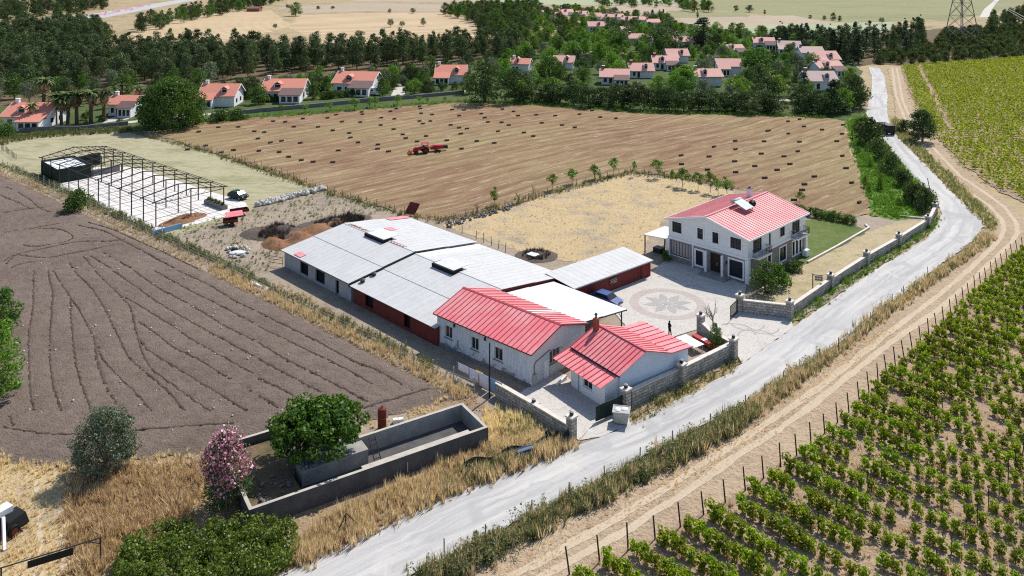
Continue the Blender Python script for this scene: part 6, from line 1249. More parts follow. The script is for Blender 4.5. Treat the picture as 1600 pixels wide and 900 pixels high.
# mounds of earth and sand: heaps with real relief
def heap(name, px, py, rx, ry, H, mat, label, rz=0., n=26, cat='mound', z=.1):
    p = G(px, py, z); g = np.linspace(-1, 1, n); X_, Y_ = np.meshgrid(g, g); r_ = np.hypot(X_, Y_)
    ph = rng.uniform(0, 6, 6); bum = .5+.25*np.sin(3.1*X_+ph[0])*np.cos(2.7*Y_+ph[1])+.18*np.sin(6*X_+ph[2]+2*Y_)+.12*np.cos(7*Y_+ph[3]-3*X_); Z_ = np.clip(1-r_, 0, 1)**.8*bum*H*1.6+rng.normal(0, .03*H, X_.shape); Z_[r_ > .97] = -.05
    i = np.arange(n*n).reshape(n, n); q = np.stack([i[:-1,:-1],i[:-1,1:],i[1:,1:],i[1:,:-1]], -1).reshape(-1,4)
    o = link(name, npmesh(name, np.stack([X_.ravel()*rx, Y_.ravel()*ry, Z_.ravel()], 1), q, mat, True)); o.location = p; o.rotation_euler = (0,0,rz); return tag(o, label, cat)
heap('earth_mound', 455, 378, 4.6, 4.2, 1.7, M['dirt'], 'rust-coloured earth heap behind the grey barn'); heap('earth_mound', 505, 360, 6.5, 3.5, 1.2, M['dirt'], 'long low orange earth bank left of the barn roof', R(30)); heap('brush_pile', 432, 364, 6, 4, .9, M['brush'], 'dark pile of dead brush beside the earth heap'); heap('brush_pile', 520, 348, 7, 3, .8, M['brush'], 'low grey-brown pile of brush behind the barn end', R(30))
heap('sand_heap', 295, 340, 3.2, 2.2, .7, M['dirt'], 'low sand heap on the concrete floor', R(45), z=.14); heap('sand_heap', 278, 347, 3.4, 2.0, .6, M['dirt'], 'sand heap at the near corner of the concrete floor', R(45), z=.14)
heap('brush_ring', 838, 400, 3.4, 3.0, .5, M['brush'], 'round pile of dark brush on the yard behind the barn'); 
boxthing('well_cover', 833, 402, R(-40), [('cover','whiter',lambda m: m.box(-.8,.8,-.6,.6,.35,.5)),('base','concrete',lambda m: m.box(-.6,.6,-.45,.45,0,.35))], 'white slab lying on the dark brush pile', 'slab')
for poly, lab in (([(402,372),(432,352),(462,360),(440,380)],'dead branches lying over the brush pile by the earth heap'),([(490,352),(545,338),(572,344),(520,360)],'dead branches lying behind the barn end')):
    P = samp(poly, 420); V, Fq = joined(TUFT, P, rng.uniform(.4,1.1,len(P)), .25); stuff('dead_branches', V, Fq, M['brush'], lab, 'branches')
P = samp([(815,402),(822,392),(850,391),(862,400),(850,408),(826,409)], 260); V, Fq = joined(TUFT, P, rng.uniform(.3,.7,len(P)), .15); stuff('dead_branches', V, Fq, M['brush'], 'dead twigs of the round brush pile on the yard', 'branches')
# rubble: white boundary heap and loose stones
st = MB(); st.ell((0,0,.3), (.5,.36,.34), 7, 4); SV = np.array(st.v); SF = np.array(st.f)
def rubble(name, P, smin, smax, mat, label, cat='rubble', z=.08):
    V, Fq = joined([(SV+rng.normal(0,.05,SV.shape), SF) for _ in range(4)], np.asarray(P), rng.uniform(smin, smax, len(P)), z); return tag(link(name, npmesh(name, V, Fq, mat)), label, cat, None, 'stuff')
A_, B_ = np.array(G(402,323)[:2]), np.array(G(505,297)[:2]); t = rng.uniform(0, 1, 240)
rubble('rubble_wall', A_+(B_-A_)*t[:,None]+rng.normal(0,.32,(240,2)), .5, 1.15, M['stonebits'], 'white rubble wall between the paddock and the barn yard', 'rubble wall')
rubble('rubble_wall', A_+(B_-A_)*t[:90,None]+rng.normal(0,.2,(90,2)), .6, 1.0, M['stonebits'], 'upper stones of the white rubble wall', 'rubble wall', .45)
rubble('loose_stones', samp([(350,388),(388,386),(392,402),(360,406)], 40), .3, .9, M['stonebits'], 'heap of white stones and sheeting behind the grey barn'); rubble('loose_stones', samp([(690,352),(800,322),(802,327),(700,358)], 90), .3, .7, M['greystone'], 'line of grey stones along the straw yard fence')
rubble('soil_clods', samp([(0,440),(150,360),(330,440),(640,590),(690,612),(560,660),(200,715),(0,700)], 160), .12, .32, M['stonebits'], 'scattered pale clods on the ploughed field', 'clods', .33)
rubble('yard_litter', samp([(260,375),(330,350),(430,330),(560,340),(440,392),(425,425),(330,405)], 90), .12, .4, M['greystone'], 'scattered stones on the bare barn yard'); rubble('roadside_gravel', samp([(640,640),(735,624),(760,640),(740,650),(650,668)], 60), .1, .25, M['stonebits'], 'gravel behind the concrete basin')
# carts, sheets and tarps in the barn yard
def cart(px, py, rz, mat, label, L=3.0, W=1.5):
    o = boxthing('cart', px, py, rz, [('bed',mat,lambda m: m.box(-L/2,L/2,-W/2,W/2,.62,.72)),('side_board',mat,lambda m: (m.box(-L/2,L/2,-W/2,-W/2+.06,.721,1.1))),('side_board',mat,lambda m: m.box(-L/2,L/2,W/2-.06,W/2,.721,1.1)),('tail_board',mat,lambda m: m.box(L/2-.06,L/2,-W/2+.061,W/2-.061,.721,1.1)),('drawbar','steel',lambda m: m.tube((-L/2,0,.6),(-L/2-1.2,0,.35),.05))], label, 'cart')
    for y in (-W/2-.12, W/2+.12): mb = MB(); mb.tube((.2,y-.09,.38), (.2,y+.09,.38), .38, .38, 12); w_ = mb.build('wheel', M['black'], o); mb = MB(); mb.tube((.2,y-.1,.38), (.2,y+.1,.38), .16, .16, 8); mb.build('rim', M['rust'], w_)
cart(374, 336, R(30), 'redwall', 'dark red farm cart parked below the concrete floor'); cart(360, 352, R(20), 'rust', 'reddish flat cart in the barn yard, nearer than the dark red one', 2.4, 1.6)
boxthing('shade_roof', 366, 350, R(25), [('sheet','redroof',lambda m: m.hexa([(-1.4,-1,1.5),(1.4,-1,1.6),(1.4,1,1.9),(-1.4,1,1.8),(-1.4,-1,1.55),(1.4,-1,1.65),(1.4,1,1.95),(-1.4,1,1.85)])),('leg','steel',lambda m: m.tube((-1.2,-.8,0),(-1.2,-.8,1.5),.04)),('leg','steel',lambda m: m.tube((1.2,-.8,0),(1.2,-.8,1.56),.04)),('leg','steel',lambda m: m.tube((1.2,.8,0),(1.2,.8,1.85),.04)),('leg','steel',lambda m: m.tube((-1.2,.8,0),(-1.2,.8,1.78),.04))], 'small red sheet roof on thin legs in the barn yard', 'shelter')
boxthing('low_blue_barrier', 262, 362, R(52), [('panel','bluecloth',lambda m: m.box(-2.6,2.6,-.06,.06,0,.8)),('post','whiter',lambda m: m.box(-1.1,-.9,-.14,-.062,0,1.5))], 'low pale blue panel at the near corner of the concrete floor', 'panel')
boxthing('plastic_sheet', 404, 449, R(-42), [('sheet','tarp',lambda m: m.hexa([(-2,-.5,.05),(2,-.6,.05),(2,.5,.3),(-2,.4,.2),(-2,-.5,.1),(2,-.6,.1),(2,.5,.36),(-2,.4,.26)])),('fold','tarp',lambda m: m.box(-1.2,.6,-.2,.1,.3,.42))], 'white plastic sheet lying by the wire fence of the ploughed field', 'sheet')
boxthing('plastic_sheet', 371, 397, R(10), [('sheet','tarp',lambda m: m.ell((0,0,.2),(1.3,.7,.3),10,5)),('fold','black',lambda m: m.ell((-.6,1.4,.2),(.6,.5,.35),8,5))], 'white and black plastic heaps on the barn yard', 'sheeting')
boxthing('barrier', 431, 415, R(-20), [('frame','rust',lambda m: [m.tube((-1.2,0,z),(1.2,0,z),.035) for z in (.4,.9,1.3)]+[m.tube((x,0,0),(x,0,1.35),.04) for x in (-1.2,1.2)]),('rail','rust',lambda m: m.tube((-1.2,0,.4),(1.2,0,1.3),.03))], 'rusty tubular barrier at the left end of the grey barn', 'barrier')

# ================================================================== fences
def fence(pts, sp, h_, label, mat='wood', wires=(.4,.8,1.2), r_=.05, lean=2):
    P = [G(*q, .08) for q in pts]; o = empty('wire_fence', P[0], 0, label, 'fence'); mb = MB(); mb.tube((0,0,-.1), (0,0,h_), r_, r_, 6); me = mb.mesh('post', M[mat]); T = []
    for a, b in zip(P, P[1:]):
        k = max(1, round((b-a).length/sp))
        for i in range(k): T.append(a+(b-a)*i/k)
    T.append(P[-1])
    for q in T: c = link('post', me, o); c.location = q-P[0]; c.rotation_euler = (R(rng.normal(0,lean)), R(rng.normal(0,lean)), 0); c.scale = (1,1,rng.uniform(.92,1.08))
    for z in wires:
        if z > h_: continue
        mb = MB(); mb.path([q-P[0]+Vector((0,0,z)) for q in T], .009, 3); mb.build('wire', M['galv'], o)
fence([(-10,256),(60,286),(150,328),(240,372),(340,418),(427,462),(449,476),(492,497),(539,519),(590,542),(646,574),(708,600),(742,615)], 2.7, 1.8, 'wire fence with pale posts along the ploughed field', 'conclight', r_=.065)
fence([(208,207),(330,238),(430,268),(500,296),(560,315),(632,336)], 2.7, 1.35, 'wire fence with dark posts between paddock and stubble field', 'wood')
fence([(690,348),(745,334),(810,318),(870,299),(930,281),(985,269),(1050,276),(1140,292)], 3.0, 1.3, 'wire fence around the straw yard', 'wood')
fence([(700,358),(722,366),(744,374),(768,384),(790,394)], 2.4, 1.5, 'short ragged fence with dark netting behind the barn roof', 'postdark')
fence([(2,234),(12,240),(25,250)], 1.2, 1.4, 'short dark paling fence at the left edge of the paddock', 'postdark')
fence([(118,209),(150,207),(180,205),(205,203)], 3.2, 1.4, 'thin fence at the top of the paddock', 'postdark')
fence([(694,868),(758,848),(830,806),(945,753),(1050,696),(1165,640),(1250,580),(1310,545),(1345,520),(1375,490),(1412,462),(1450,432)], 4.2, 1.35, 'row of grey fence posts in the weeds along the right edge of the road', 'wood')
fence([(606,800),(672,775),(730,748),(790,728)], 3.8, 1.3, 'few grey fence posts in the dry grass before the basin', 'wood', wires=())
for a, b, lab in (((726,738),(856,698),'dark netting sagging between posts on the roadside'),((852,690),(888,690),'torn green netting by the driveway pillar')):
    P, Q = G(*a,.1), G(*b,.1); L = (Q-P).length; o = empty('netting', P, math.atan2(Q.y-P.y, Q.x-P.x), lab, 'netting')
    mb = MB(); n = 16
    for i in range(n):
        x0, x1 = L*i/n, L*(i+1)/n; z0, z1 = .8+.25*math.sin(i*.9), .8+.25*math.sin((i+1)*.9); mb.hexa([(x0,-.02,z0-.5),(x1,-.02,z1-.5),(x1,.02,z1-.5),(x0,.02,z0-.5),(x0,-.02+.1,z0),(x1,.08,z1),(x1,.12,z1),(x0,.12,z0)])
    mb.build('net', M['greenmetal'], o)
    for x in (0, L*.5, L): mb = MB(); mb.tube((x,0,0), (x,0,1.2), .04); mb.build('post', M['postdark'], o)
bn = boxthing('banner', 820, 716, R(28), [('board','signblue',lambda m: m.box(-.85,.85,-.02,.02,.25,1.05)),('white_stripe','whiter',lambda m: m.box(-.8,.8,-.03,-.021,.72,.98)),('lettering','whiter',lambda m: [m.box(-.7+.28*i,-.52+.28*i,-.03,-.021,.35,.5) for i in range(5)])], 'small blue and white banner fixed to the roadside netting', 'banner')

# ================================================================== concrete basin
def basin():
    o = empty('concrete_basin', (-20.68,64.89,.08), R(32), 'long roofless concrete basin beside the road', 'basin'); H = 1.65; t = .3
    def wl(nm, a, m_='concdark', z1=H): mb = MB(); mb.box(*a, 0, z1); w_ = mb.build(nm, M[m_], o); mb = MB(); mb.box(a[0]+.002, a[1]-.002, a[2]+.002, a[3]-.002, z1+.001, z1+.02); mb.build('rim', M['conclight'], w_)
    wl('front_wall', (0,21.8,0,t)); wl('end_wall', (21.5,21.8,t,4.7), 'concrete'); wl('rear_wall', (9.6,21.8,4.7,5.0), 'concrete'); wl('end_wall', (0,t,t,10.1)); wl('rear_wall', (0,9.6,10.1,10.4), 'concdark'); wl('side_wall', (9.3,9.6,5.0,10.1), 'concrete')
    mb = MB(); mb.box(t, 21.5, t, 4.7, .01, .1); mb.box(t, 9.3, 4.7, 10.1, .01, .1); mb.build('floor', M['concdark'], o)
    mb = MB(); mb.box(9.8, 20.3, .302, 1.2, .1, 1.32); mb.build('bench_step', M['conclight'], o)
    mb = MB(); mb.box(5.2, 11.2, 3.0, 4.69, .1, 1.45); mb.build('planter_block', M['concrete'], o)
    mb = MB(); mb.box(.302, 4.6, .302, 9.9, .1, .95); mb.build('earth_fill', GM['forest'], o)  # dark soil colour stands in for the fig tree's shadow
    for k in range(3):
        mb = MB(); mb.tube((13.6,-.05,.2), (13.6,-.05,1.1), .05) if k == 0 else mb.box(20.6+.2*k, 20.7+.2*k, -.12, -.002, .2, .7); mb.build('outlet_pipe', M['galv'], o)
    l = empty('ladder', o.location, R(32), 'dark wooden ladder leaning inside the concrete basin', 'ladder'); a = Matrix.Translation(o.location) @ Matrix.Rotation(R(32), 4, 'Z'); l.location = a @ Vector((11.6,2.2,.1))
    for x in (0, .6): mb = MB(); mb.tube((x,0,0), (x,1.75,1.75), .045); mb.build('rail', M['postdark'], l)
    for i in range(6): mb = MB(); s = .12+.155*i; mb.tube((0,1.75*s,1.75*s), (.6,1.75*s,1.75*s), .035); mb.build('rung', M['postdark'], l)
    P = np.array([(a @ Vector((rng.uniform(5.3,9.5), rng.uniform(3.1,4.6), 0)))[:2] for _ in range(110)]); rubble('rubble', P, .2, .5, M['greystone'], 'grey rubble heaped on the block inside the basin', 'rubble', 1.5)
    P = np.array([(a @ Vector((rng.uniform(7,11), rng.uniform(.5,1.3), 0)))[:2] for _ in range(40)]); rubble('rubble', P, .2, .5, M['stonebits'], 'pale stones on the basin floor along the front wall', 'rubble', .16)
    P = np.array([(a @ Vector((rng.uniform(.6,4.2), rng.uniform(.6,4.5), 0)))[:2] for _ in range(45)]); rubble('rubble', P, .12, .45, M['greystone'], 'rubble in the left corner of the basin', 'rubble', 1.0)
basin()
boxthing('red_tank', 597, 669, 0, [('drum','rust',lambda m: m.lathe([(.40,0),(.42,.05),(.42,1.75),(.36,1.9),(.12,2.0)],(0,0,0),16)),('band','rustwood',lambda m: m.lathe([(.43,0),(.435,.06)],(0,0,1.0),16)),('spout','rust',lambda m: m.tube((0,0,1.98),(0,0,2.2),.06))], 'upright rusty red cylindrical tank behind the concrete basin', 'tank')
boxthing('white_crates', 622, 660, R(20), [('crate','whiter',lambda m: m.box(-.5,-.05,-.2,.2,0,.4)),('crate','whiter',lambda m: m.box(.05,.5,-.2,.2,0,.35))], 'two small white crates beside the red tank', 'crates')
boxthing('bent_metal_stand', 541, 832, R(30), [('frame','steel',lambda m: [m.tube(a,b,.04) for a,b in (((-.9,0,0),(0,0,1.5)),((0,0,1.5),(.95,0,.35)),((0,0,1.5),(0,.4,0)))]),('mesh','steel',lambda m: [m.tube((-.7+.2*i,0,.3),(-.1+.15*i,0,1.1-.1*i),.012) for i in range(5)])], 'leaning dark frame of bent metal in the dry grass by the road', 'metal frame')

# ================================================================== hay bales
BAL = []
def bl(ox, oy, pts): BAL.extend((ox+x/4, oy+y/4) for x, y in pts)
bl(0,0,[(1365,795),(1490,793),(1242,823),(1590,820)])
bl(400,0,[(107,757),(183,761),(293,740),(237,791),(447,736),(502,716),(388,793),(480,815),(538,760),(52,826),(160,881),(90,891),(12,866),(277,893),(583,831),(590,860),(638,890),(652,763),(665,713),(660,699),(780,781),(783,735),(865,742),(840,695),(877,678),(860,807),(917,840),(936,863),(1022,664),(1028,678),(1032,707),(1022,756),(1043,772),(1100,715),(1090,756),(1063,850),(1007,884),(1192,877),(1217,780),(1225,684),(1270,722),(1300,687),(1270,798),(1280,835),(1318,803),(1380,881),(1408,710),(1410,657),(1430,734),(1450,762),(1490,893),(1513,820),(1535,764),(1540,681),(1580,781)])
bl(800,0,[(20,650),(10,695),(38,722),(152,716),(186,767),(75,828),(133,850),(270,722),(313,781),(392,796),(422,713),(500,690),(552,731),(650,739),(1395,880),(1575,883),(1597,818)])
bl(1200,0,[(15,718),(125,757),(197,744),(225,790),(338,810),(127,834),(5,815),(462,836),(430,882),(197,886),(470,780)])
bl(0,200,[(1243,23),(1285,110),(1385,152),(1460,138),(1172,134)])
bl(400,200,[(480,14),(18,143),(145,150),(205,180),(283,201),(358,211),(480,214),(515,140),(762,103),(760,130),(828,146),(1285,129)])
bl(800,200,[(1057,171),(1060,226),(1262,117),(1232,178),(1222,260),(1397,132),(1392,208),(1398,276),(1558,160),(1518,238),(1580,312)])
bl(1200,200,[(100,177),(186,145),(57,262),(137,225),(290,303),(228,352),(213,388),(163,450),(465,174),(488,251),(523,342),(570,465)])
mb = MB(); e = .05; mb.box(-.52, .52, -.24, .24, 0, .40); mb.mi = 1; mb.box(-.24, -.21, -.245, .245, -.01, .405); mb.box(.21, .24, -.245, .245, -.01, .405)
bm_ = mb.mesh('hay_bale', [M['hay'], M['straw_string'] if 'straw_string' in M else M['conclight']])
for x, y in BAL:
    o = link('hay_bale', bm_); p = G(x, y+1, .1); o.location = p; o.rotation_euler = (0, 0, R(rng.normal(20,12))); tag(o, 'dark oblong hay bale lying on the stubble field', 'hay bale', 'hay bales on the stubble field')

# ================================================================== vehicles
def wheel(root, x, y, r_, wd, rim='rust', rr=.55):
    mb = MB(); mb.tube((x,y-wd/2,r_), (x,y+wd/2,r_), r_, r_, 18); w_ = mb.build('wheel', M['black'], root); mb = MB(); mb.tube((x,y-wd/2-.015,r_), (x,y+wd/2+.015,r_), r_*rr, r_*rr, 12); mb.build('rim', M[rim], w_)
def tractor(px, py, rz, label, body='red', bucket='orange', cab=False):
    t = empty('tractor', G(px,py,.12), rz, label, 'tractor')
    mb = MB(); mb.prism([(1.0,.75),(2.7,.75),(2.75,1.3),(2.4,1.5),(1.0,1.55)], 'y', -.38, .38); mb.build('hood', M[body], t)
    mb = MB(); mb.box(-.5, 1.0, -.42, .42, .6, 1.15); mb.build('chassis', M['steel'], t)
    for y in (-.95, .5): mb = MB(); mb.prism([(-.9,1.2),(-.7,1.6),(.3,1.65),(.8,1.2),(.7,1.15),(.2,1.55),(-.6,1.5),(-.8,1.2)], 'y', y, y+.45); mb.build('mudguard', M[body], t)
    mb = MB(); mb.box(-.5, 0, -.25, .25, 1.2, 1.3); mb.box(-.6, -.5, -.25, .25, 1.3, 1.85); mb.build('seat', M['black'], t)
    mb = MB(); mb.tube((.6,0,1.4), (.35,0,1.8), .03); mb.lathe([(.2,0),(.2,.03)], (.33,0,1.8), 10); mb.build('steering_wheel', M['black'], t)
    mb = MB(); mb.tube((2.2,.25,1.5), (2.2,.25,2.2), .05); mb.build('exhaust', M['steel'], t)
    mb = MB()
    for x in (-.7, .7):
        for y in (-.6, .6): mb.tube((x,y,1.2), (x,y,2.4), .04)
    mb.box(-.85, .85, -.7, .7, 2.4, 2.48); mb.build('canopy', M[body], t)
    for y in (-.8, .8): wheel(t, 0, y, .78, .42)
    for y in (-.65, .65): wheel(t, 2.2, y, .48, .28)
    if bucket:
        mb = MB(); mb.prism([(3.3,.2),(4.1,.15),(3.5,.9),(3.3,.85)], 'y', -.9, .9); b = mb.build('bucket', M[bucket], t)
        for y in (-.55, .55): mb = MB(); mb.tube((.9,y,1.3), (3.3,y,.6), .07); mb.build('arm', M[bucket], b)
    return t
tractor(664, 239, R(200), 'red tractor with orange front loader on the stubble field')
bt = empty('hay_baler', G(682,236,.12), R(200), 'dark red hay baler towed behind the tractor on the stubble field', 'baler')
for nm, m_, fn in (('chamber','red',lambda m: m.prism([(-1.6,.6),(1.4,.5),(1.5,1.1),(.6,1.5),(-1.5,1.35)],'y',-.7,.5)),('chute','steel',lambda m: m.hexa([(-2.7,-.5,.5),(-1.6,-.5,.6),(-1.6,.3,.6),(-2.7,.3,.5),(-2.7,-.5,1.2),(-1.6,-.5,1.3),(-1.6,.3,1.3),(-2.7,.3,1.2)])),('pickup','greenmetal',lambda m: m.tube((.3,.55,.45),(.3,1.6,.45),.35,.35,10)),('drawbar','steel',lambda m: m.tube((1.4,0,.6),(2.8,0,.5),.06))):
    mb = MB(); fn(mb); mb.build(nm, M[m_], bt)
wheel(bt, -.2, -.85, .42, .22); wheel(bt, -.2, 1.75, .35, .2)
def car(px, py, rz, label, paint, L=4.2, name='car'):
    c = empty(name, G(px,py,.15), rz, label, 'car'); W = .86
    prof = [(-2.1,.35),(2.1,.35),(2.1,.75),(1.2,.95),(.55,1.42),(-1.1,1.45),(-1.9,.98),(-2.1,.9)]
    mb = MB(); n = len(prof); V0 = [(x*L/4.2,-W*(1 if z < 1 else .82),z) for x, z in prof]; V1 = [(x*L/4.2,W*(1 if z < 1 else .82),z) for x, z in prof]; mb.add(V0+V1, [tuple(range(n)), tuple(range(2*n-1,n-1,-1))]+[(i,n+i,n+(i+1)%n,(i+1)%n) for i in range(n)]); mb.build('body', M[paint], c)
    mb = MB(); mb.quad((1.17*L/4.2,-.74,1.0),(1.17*L/4.2,.74,1.0),(.58*L/4.2,.66,1.42),(.58*L/4.2,-.66,1.42)); g = mb.build('windscreen', M['glass'], c); g.location = (.012,0,.012)
    mb = MB(); mb.quad((-1.85*L/4.2,.74,1.03),(-1.85*L/4.2,-.74,1.03),(-1.12*L/4.2,-.66,1.44),(-1.12*L/4.2,.66,1.44)); g = mb.build('rear_window', M['glass'], c); g.location = (-.012,0,.012)
    for s in (-1, 1):
        mb = MB(); mb.add([(-1.3,s*.855,1.02),(.9,s*.855,1.02),(.45,s*.725,1.38),(-1.0,s*.725,1.4)], [(0,1,2,3)]); g = mb.build('side_window', M['glass'], c); g.location = (0,s*.02,.01)
        for x in (-1.3, 1.3): wheel(c, x*L/4.2, s*.78, .32, .2, 'galv')
        mb = MB(); mb.box(2.08*L/4.2, 2.12*L/4.2, s*.6-.16, s*.6+.16, .6, .74); mb.build('headlight', M['whiter'], c)
    return c
car(947, 474, R(-40), 'dark blue car parked at the end of the carport', 'blue')
car(372, 310, R(-30), 'old dark car by the far corner of the concrete floor', 'greenmetal', 3.9)
car(1153, 76, R(0), 'red car parked by the cedar in the village', 'red')
tk = empty('dark_truck', G(1386,209,.14), R(98), 'dark truck driving up the road beside the large bush', 'truck')
for nm, m_, fn in (('cab','black',lambda m: m.prism([(1.6,.5),(3.2,.5),(3.2,1.6),(2.9,2.5),(1.6,2.5)],'y',-1.05,1.05)),('load_box','dark',lambda m: m.box(-2.0,1.5,-.95,.95,.8,2.5)),('chassis','steel',lambda m: m.box(-2.0,3.0,-.5,.5,.45,.79)),('windscreen','glass',lambda m: m.quad((3.2,-.9,1.62),(3.2,.9,1.62),(2.93,.9,2.4),(2.93,-.9,2.4)))):
    mb = MB(); fn(mb); mb.build(nm, M[m_], tk)
for x in (-1.3, -.5, 2.3):
    for y in (-.95, .95): wheel(tk, x, y, .45, .28)
cv = empty('caravan', G(586,148,.12), R(-4), 'white caravan parked beside the side street of the village', 'caravan')
for nm, m_, fn in (('body','carwhite',lambda m: m.prism([(-2.6,.5),(2.3,.5),(2.7,1.1),(2.5,2.1),(2.1,2.5),(-2.3,2.5),(-2.7,2.0)],'y',-1.1,1.1)),('window','glass',lambda m: m.box(-1.6,-.4,-1.13,-1.102,1.35,1.95)),('window','glass',lambda m: m.box(.7,1.7,-1.13,-1.102,1.35,1.95)),('stripe','bluecloth',lambda m: m.box(-2.5,2.3,-1.12,-1.102,.85,1.0)),('tow_bar','steel',lambda m: m.tube((2.4,0,.5),(3.7,0,.45),.06))):
    mb = MB(); fn(mb); mb.build(nm, M[m_], cv)
for y in (-.95, .95): wheel(cv, -.2, y, .35, .2, 'galv')
mc = empty('farm_sprayer', G(8,838,.12), R(60), 'black and white farm machine cut by the left edge at the bottom', 'farm machine')
for nm, m_, fn in (('tank','black',lambda m: m.hexa([(-.3,-.7,.5),(1.5,-.7,.5),(1.5,.9,.5),(-.3,.9,.5),(0,-.5,1.2),(1.3,-.5,1.35),(1.3,.8,1.35),(0,.8,1.2)])),('hood','carwhite',lambda m: m.box(-.2,.9,.5,1.4,1.3,1.75)),('boom','whiter',lambda m: m.hexa([(-1.0,-1.6,.1),(-.8,-1.65,.1),(-.8,-1.5,.1),(-1.0,-1.45,.1),(-.1,.2,1.4),(.1,.15,1.4),(.1,.3,1.4),(-.1,.35,1.4)])),('side','orange',lambda m: m.box(-1.9,-1.3,-.9,.4,.3,1.2)),('frame','steel',lambda m: m.box(-1.2,1.4,-.6,.9,.35,.5))):
    mb = MB(); fn(mb); mb.build(nm, M[m_], mc)
for y in (-.7, 1.1): wheel(mc, .3, y, .45, .25)

# ================================================================== person
def person():
    p = G(1046,524,.16); o = empty('person', p, R(-60), 'person in long black clothes walking across the forecourt holding something at the chest', 'person')
    V = [(0,0,.95),(0,0,1.18),(0,0,1.38),(0,.01,1.5),(0,.02,1.62),(-.19,0,1.40),(-.24,.03,1.13),(-.12,.24,1.10),(.19,0,1.40),(.24,.03,1.13),(.10,.25,1.12),(-.10,0,.90),(-.11,.06,.50),(-.11,-.04,.08),(-.11,.10,.04),(.10,0,.90),(.11,.10,.50),(.11,.16,.08),(.11,.30,.04)]
    E = [(0,1),(1,2),(2,3),(3,4),(2,5),(5,6),(6,7),(2,8),(8,9),(9,10),(0,11),(11,12),(12,13),(13,14),(0,15),(15,16),(16,17),(17,18)]
    Rd = [.17,.155,.17,.065,.10,.075,.055,.04,.075,.055,.04,.12,.095,.07,.045,.12,.095,.07,.045]
    me = bpy.data.meshes.new('body'); me.from_pydata(V, E, []); b = link('body', me, o, M['cloth']); md = b.modifiers.new('skin', 'SKIN'); b.modifiers.new('sub', 'SUBSURF').render_levels = 1
    for i, r_ in enumerate(Rd): me.skin_vertices[0].data[i].radius = (r_, r_*.85)
    me.skin_vertices[0].data[0].use_root = True
    mb = MB(); mb.ell((0,.06,1.63), (.075,.075,.10), 10, 8); mb.ell((0,.14,1.62), (.015,.02,.025), 6, 4); mb.build('face', M['skin'], o, True)
    mb = MB(); mb.ell((0,.0,1.67), (.10,.105,.11), 10, 8); mb.build('hair', M['cloth'], o, True)
    for s in (-1, 1):
        mb = MB(); bx = s*.11; mb.ell((bx,.27,1.11), (.035,.05,.045), 8, 5)
        for k in range(4): mb.tube((bx-s*.01*k,.30,1.09+.018*k), (bx-s*.05-s*.01*k,.33,1.09+.018*k), .010, .008, 5)
        mb.tube((bx,.27,1.14), (bx-s*.04,.31,1.17), .011, .008, 5); mb.build('hand', M['skin'], o)
person()
boxthing('white_bag', 985.6, 520.5, 0, [('pouch','whiter',lambda m: m.ell((.28,-.1,1.1),(.10,.08,.09),8,5))], 'pale bundle held by the person on the forecourt', 'bundle', .16) if False else None

# ================================================================== small things about the yard
boxthing('waste_bin', 971, 660, R(-12), [('box','bin',lambda m: m.hexa([(-.6,-.5,.12),(.6,-.5,.12),(.6,.5,.12),(-.6,.5,.12),(-.78,-.65,1.25),(.78,-.65,1.25),(.78,.65,1.25),(-.78,.65,1.25)])),('rim','galv',lambda m: [m.box(-.84,.84,-.70,-.64,1.2,1.3),m.box(-.84,.84,.64,.70,1.2,1.3),m.box(-.84,-.78,-.639,.639,1.2,1.3),m.box(.78,.84,-.639,.639,1.2,1.3)]),('rubbish','tarp',lambda m: [m.ell((-.35,-.1,1.25),(.32,.4,.16),8,5),m.ell((.3,.15,1.25),(.36,.38,.14),8,5)])]+[('caster','black',(lambda a,b: lambda m: m.tube((a,b-.04,.07),(a,b+.04,.07),.07,.07,8))(a,b)) for a in (-.5,.5) for b in (-.4,.4)], 'grey open waste bin full of white rubbish by the road', 'bin')
boxthing('white_table', 1078, 543, R(-58), [('top','whiter',lambda m: m.box(-1.5,1.5,-.8,.8,.72,.78))]+[('leg','galv',(lambda a,b: lambda m: m.box(a-.03,a+.03,b-.03,b+.03,0,.719))(a,b)) for a in (-1.35,1.35) for b in (-.65,.65)], 'large white table top beside the small house', 'table')
boxthing('red_tiller', 1102, 541, R(-58), [('trough','red',lambda m: m.prism([(-1.6,.3),(1.5,.3),(1.9,.7),(-1.9,.7)],'y',-.35,.35)),('seat_board','whiter',lambda m: m.box(-.4,.1,-.34,.34,.701,.76)),('frame','black',lambda m: m.box(-1.8,1.4,.36,.75,.1,.5)),('handle','galv',lambda m: m.tube((1.5,0,.6),(2.4,.2,1.0),.04))], 'red and black wheeled trough parked along the short stone wall', 'cart')
boxthing('blue_tarp_pile', 998, 602, R(33), [('tarp','signblue',lambda m: m.ell((0,0,.25),(1.9,.6,.5),12,6)),('sack','tarp',lambda m: m.ell((-.5,-.4,.6),(.45,.35,.25),8,5)),('sack','tarp',lambda m: m.ell((.25,-.35,.65),(.5,.35,.22),8,5))], 'blue tarpaulin and white sacks between small house and stone wall', 'tarp pile')
boxthing('white_pipe', 953, 612, R(-20), [('pipe','whiter',lambda m: m.tube((-1.2,0,1.7),(1.4,0,1.4),.06)),('stay','galv',lambda m: m.tube((1.2,0,0),(1.2,0,1.45),.03))], 'white pipe running from the small house to the gate pillar', 'pipe')
boxthing('fallen_board', 876, 597, R(55), [('board','whiter',lambda m: m.hexa([(-.8,-.12,0),(.8,-.3,0),(.8,-.1,.02),(-.8,.1,.02),(-.8,-.12,.12),(.8,-.3,.5),(.8,-.1,.52),(-.8,.1,.14)]))], 'white board lying in the shaded driveway', 'board')
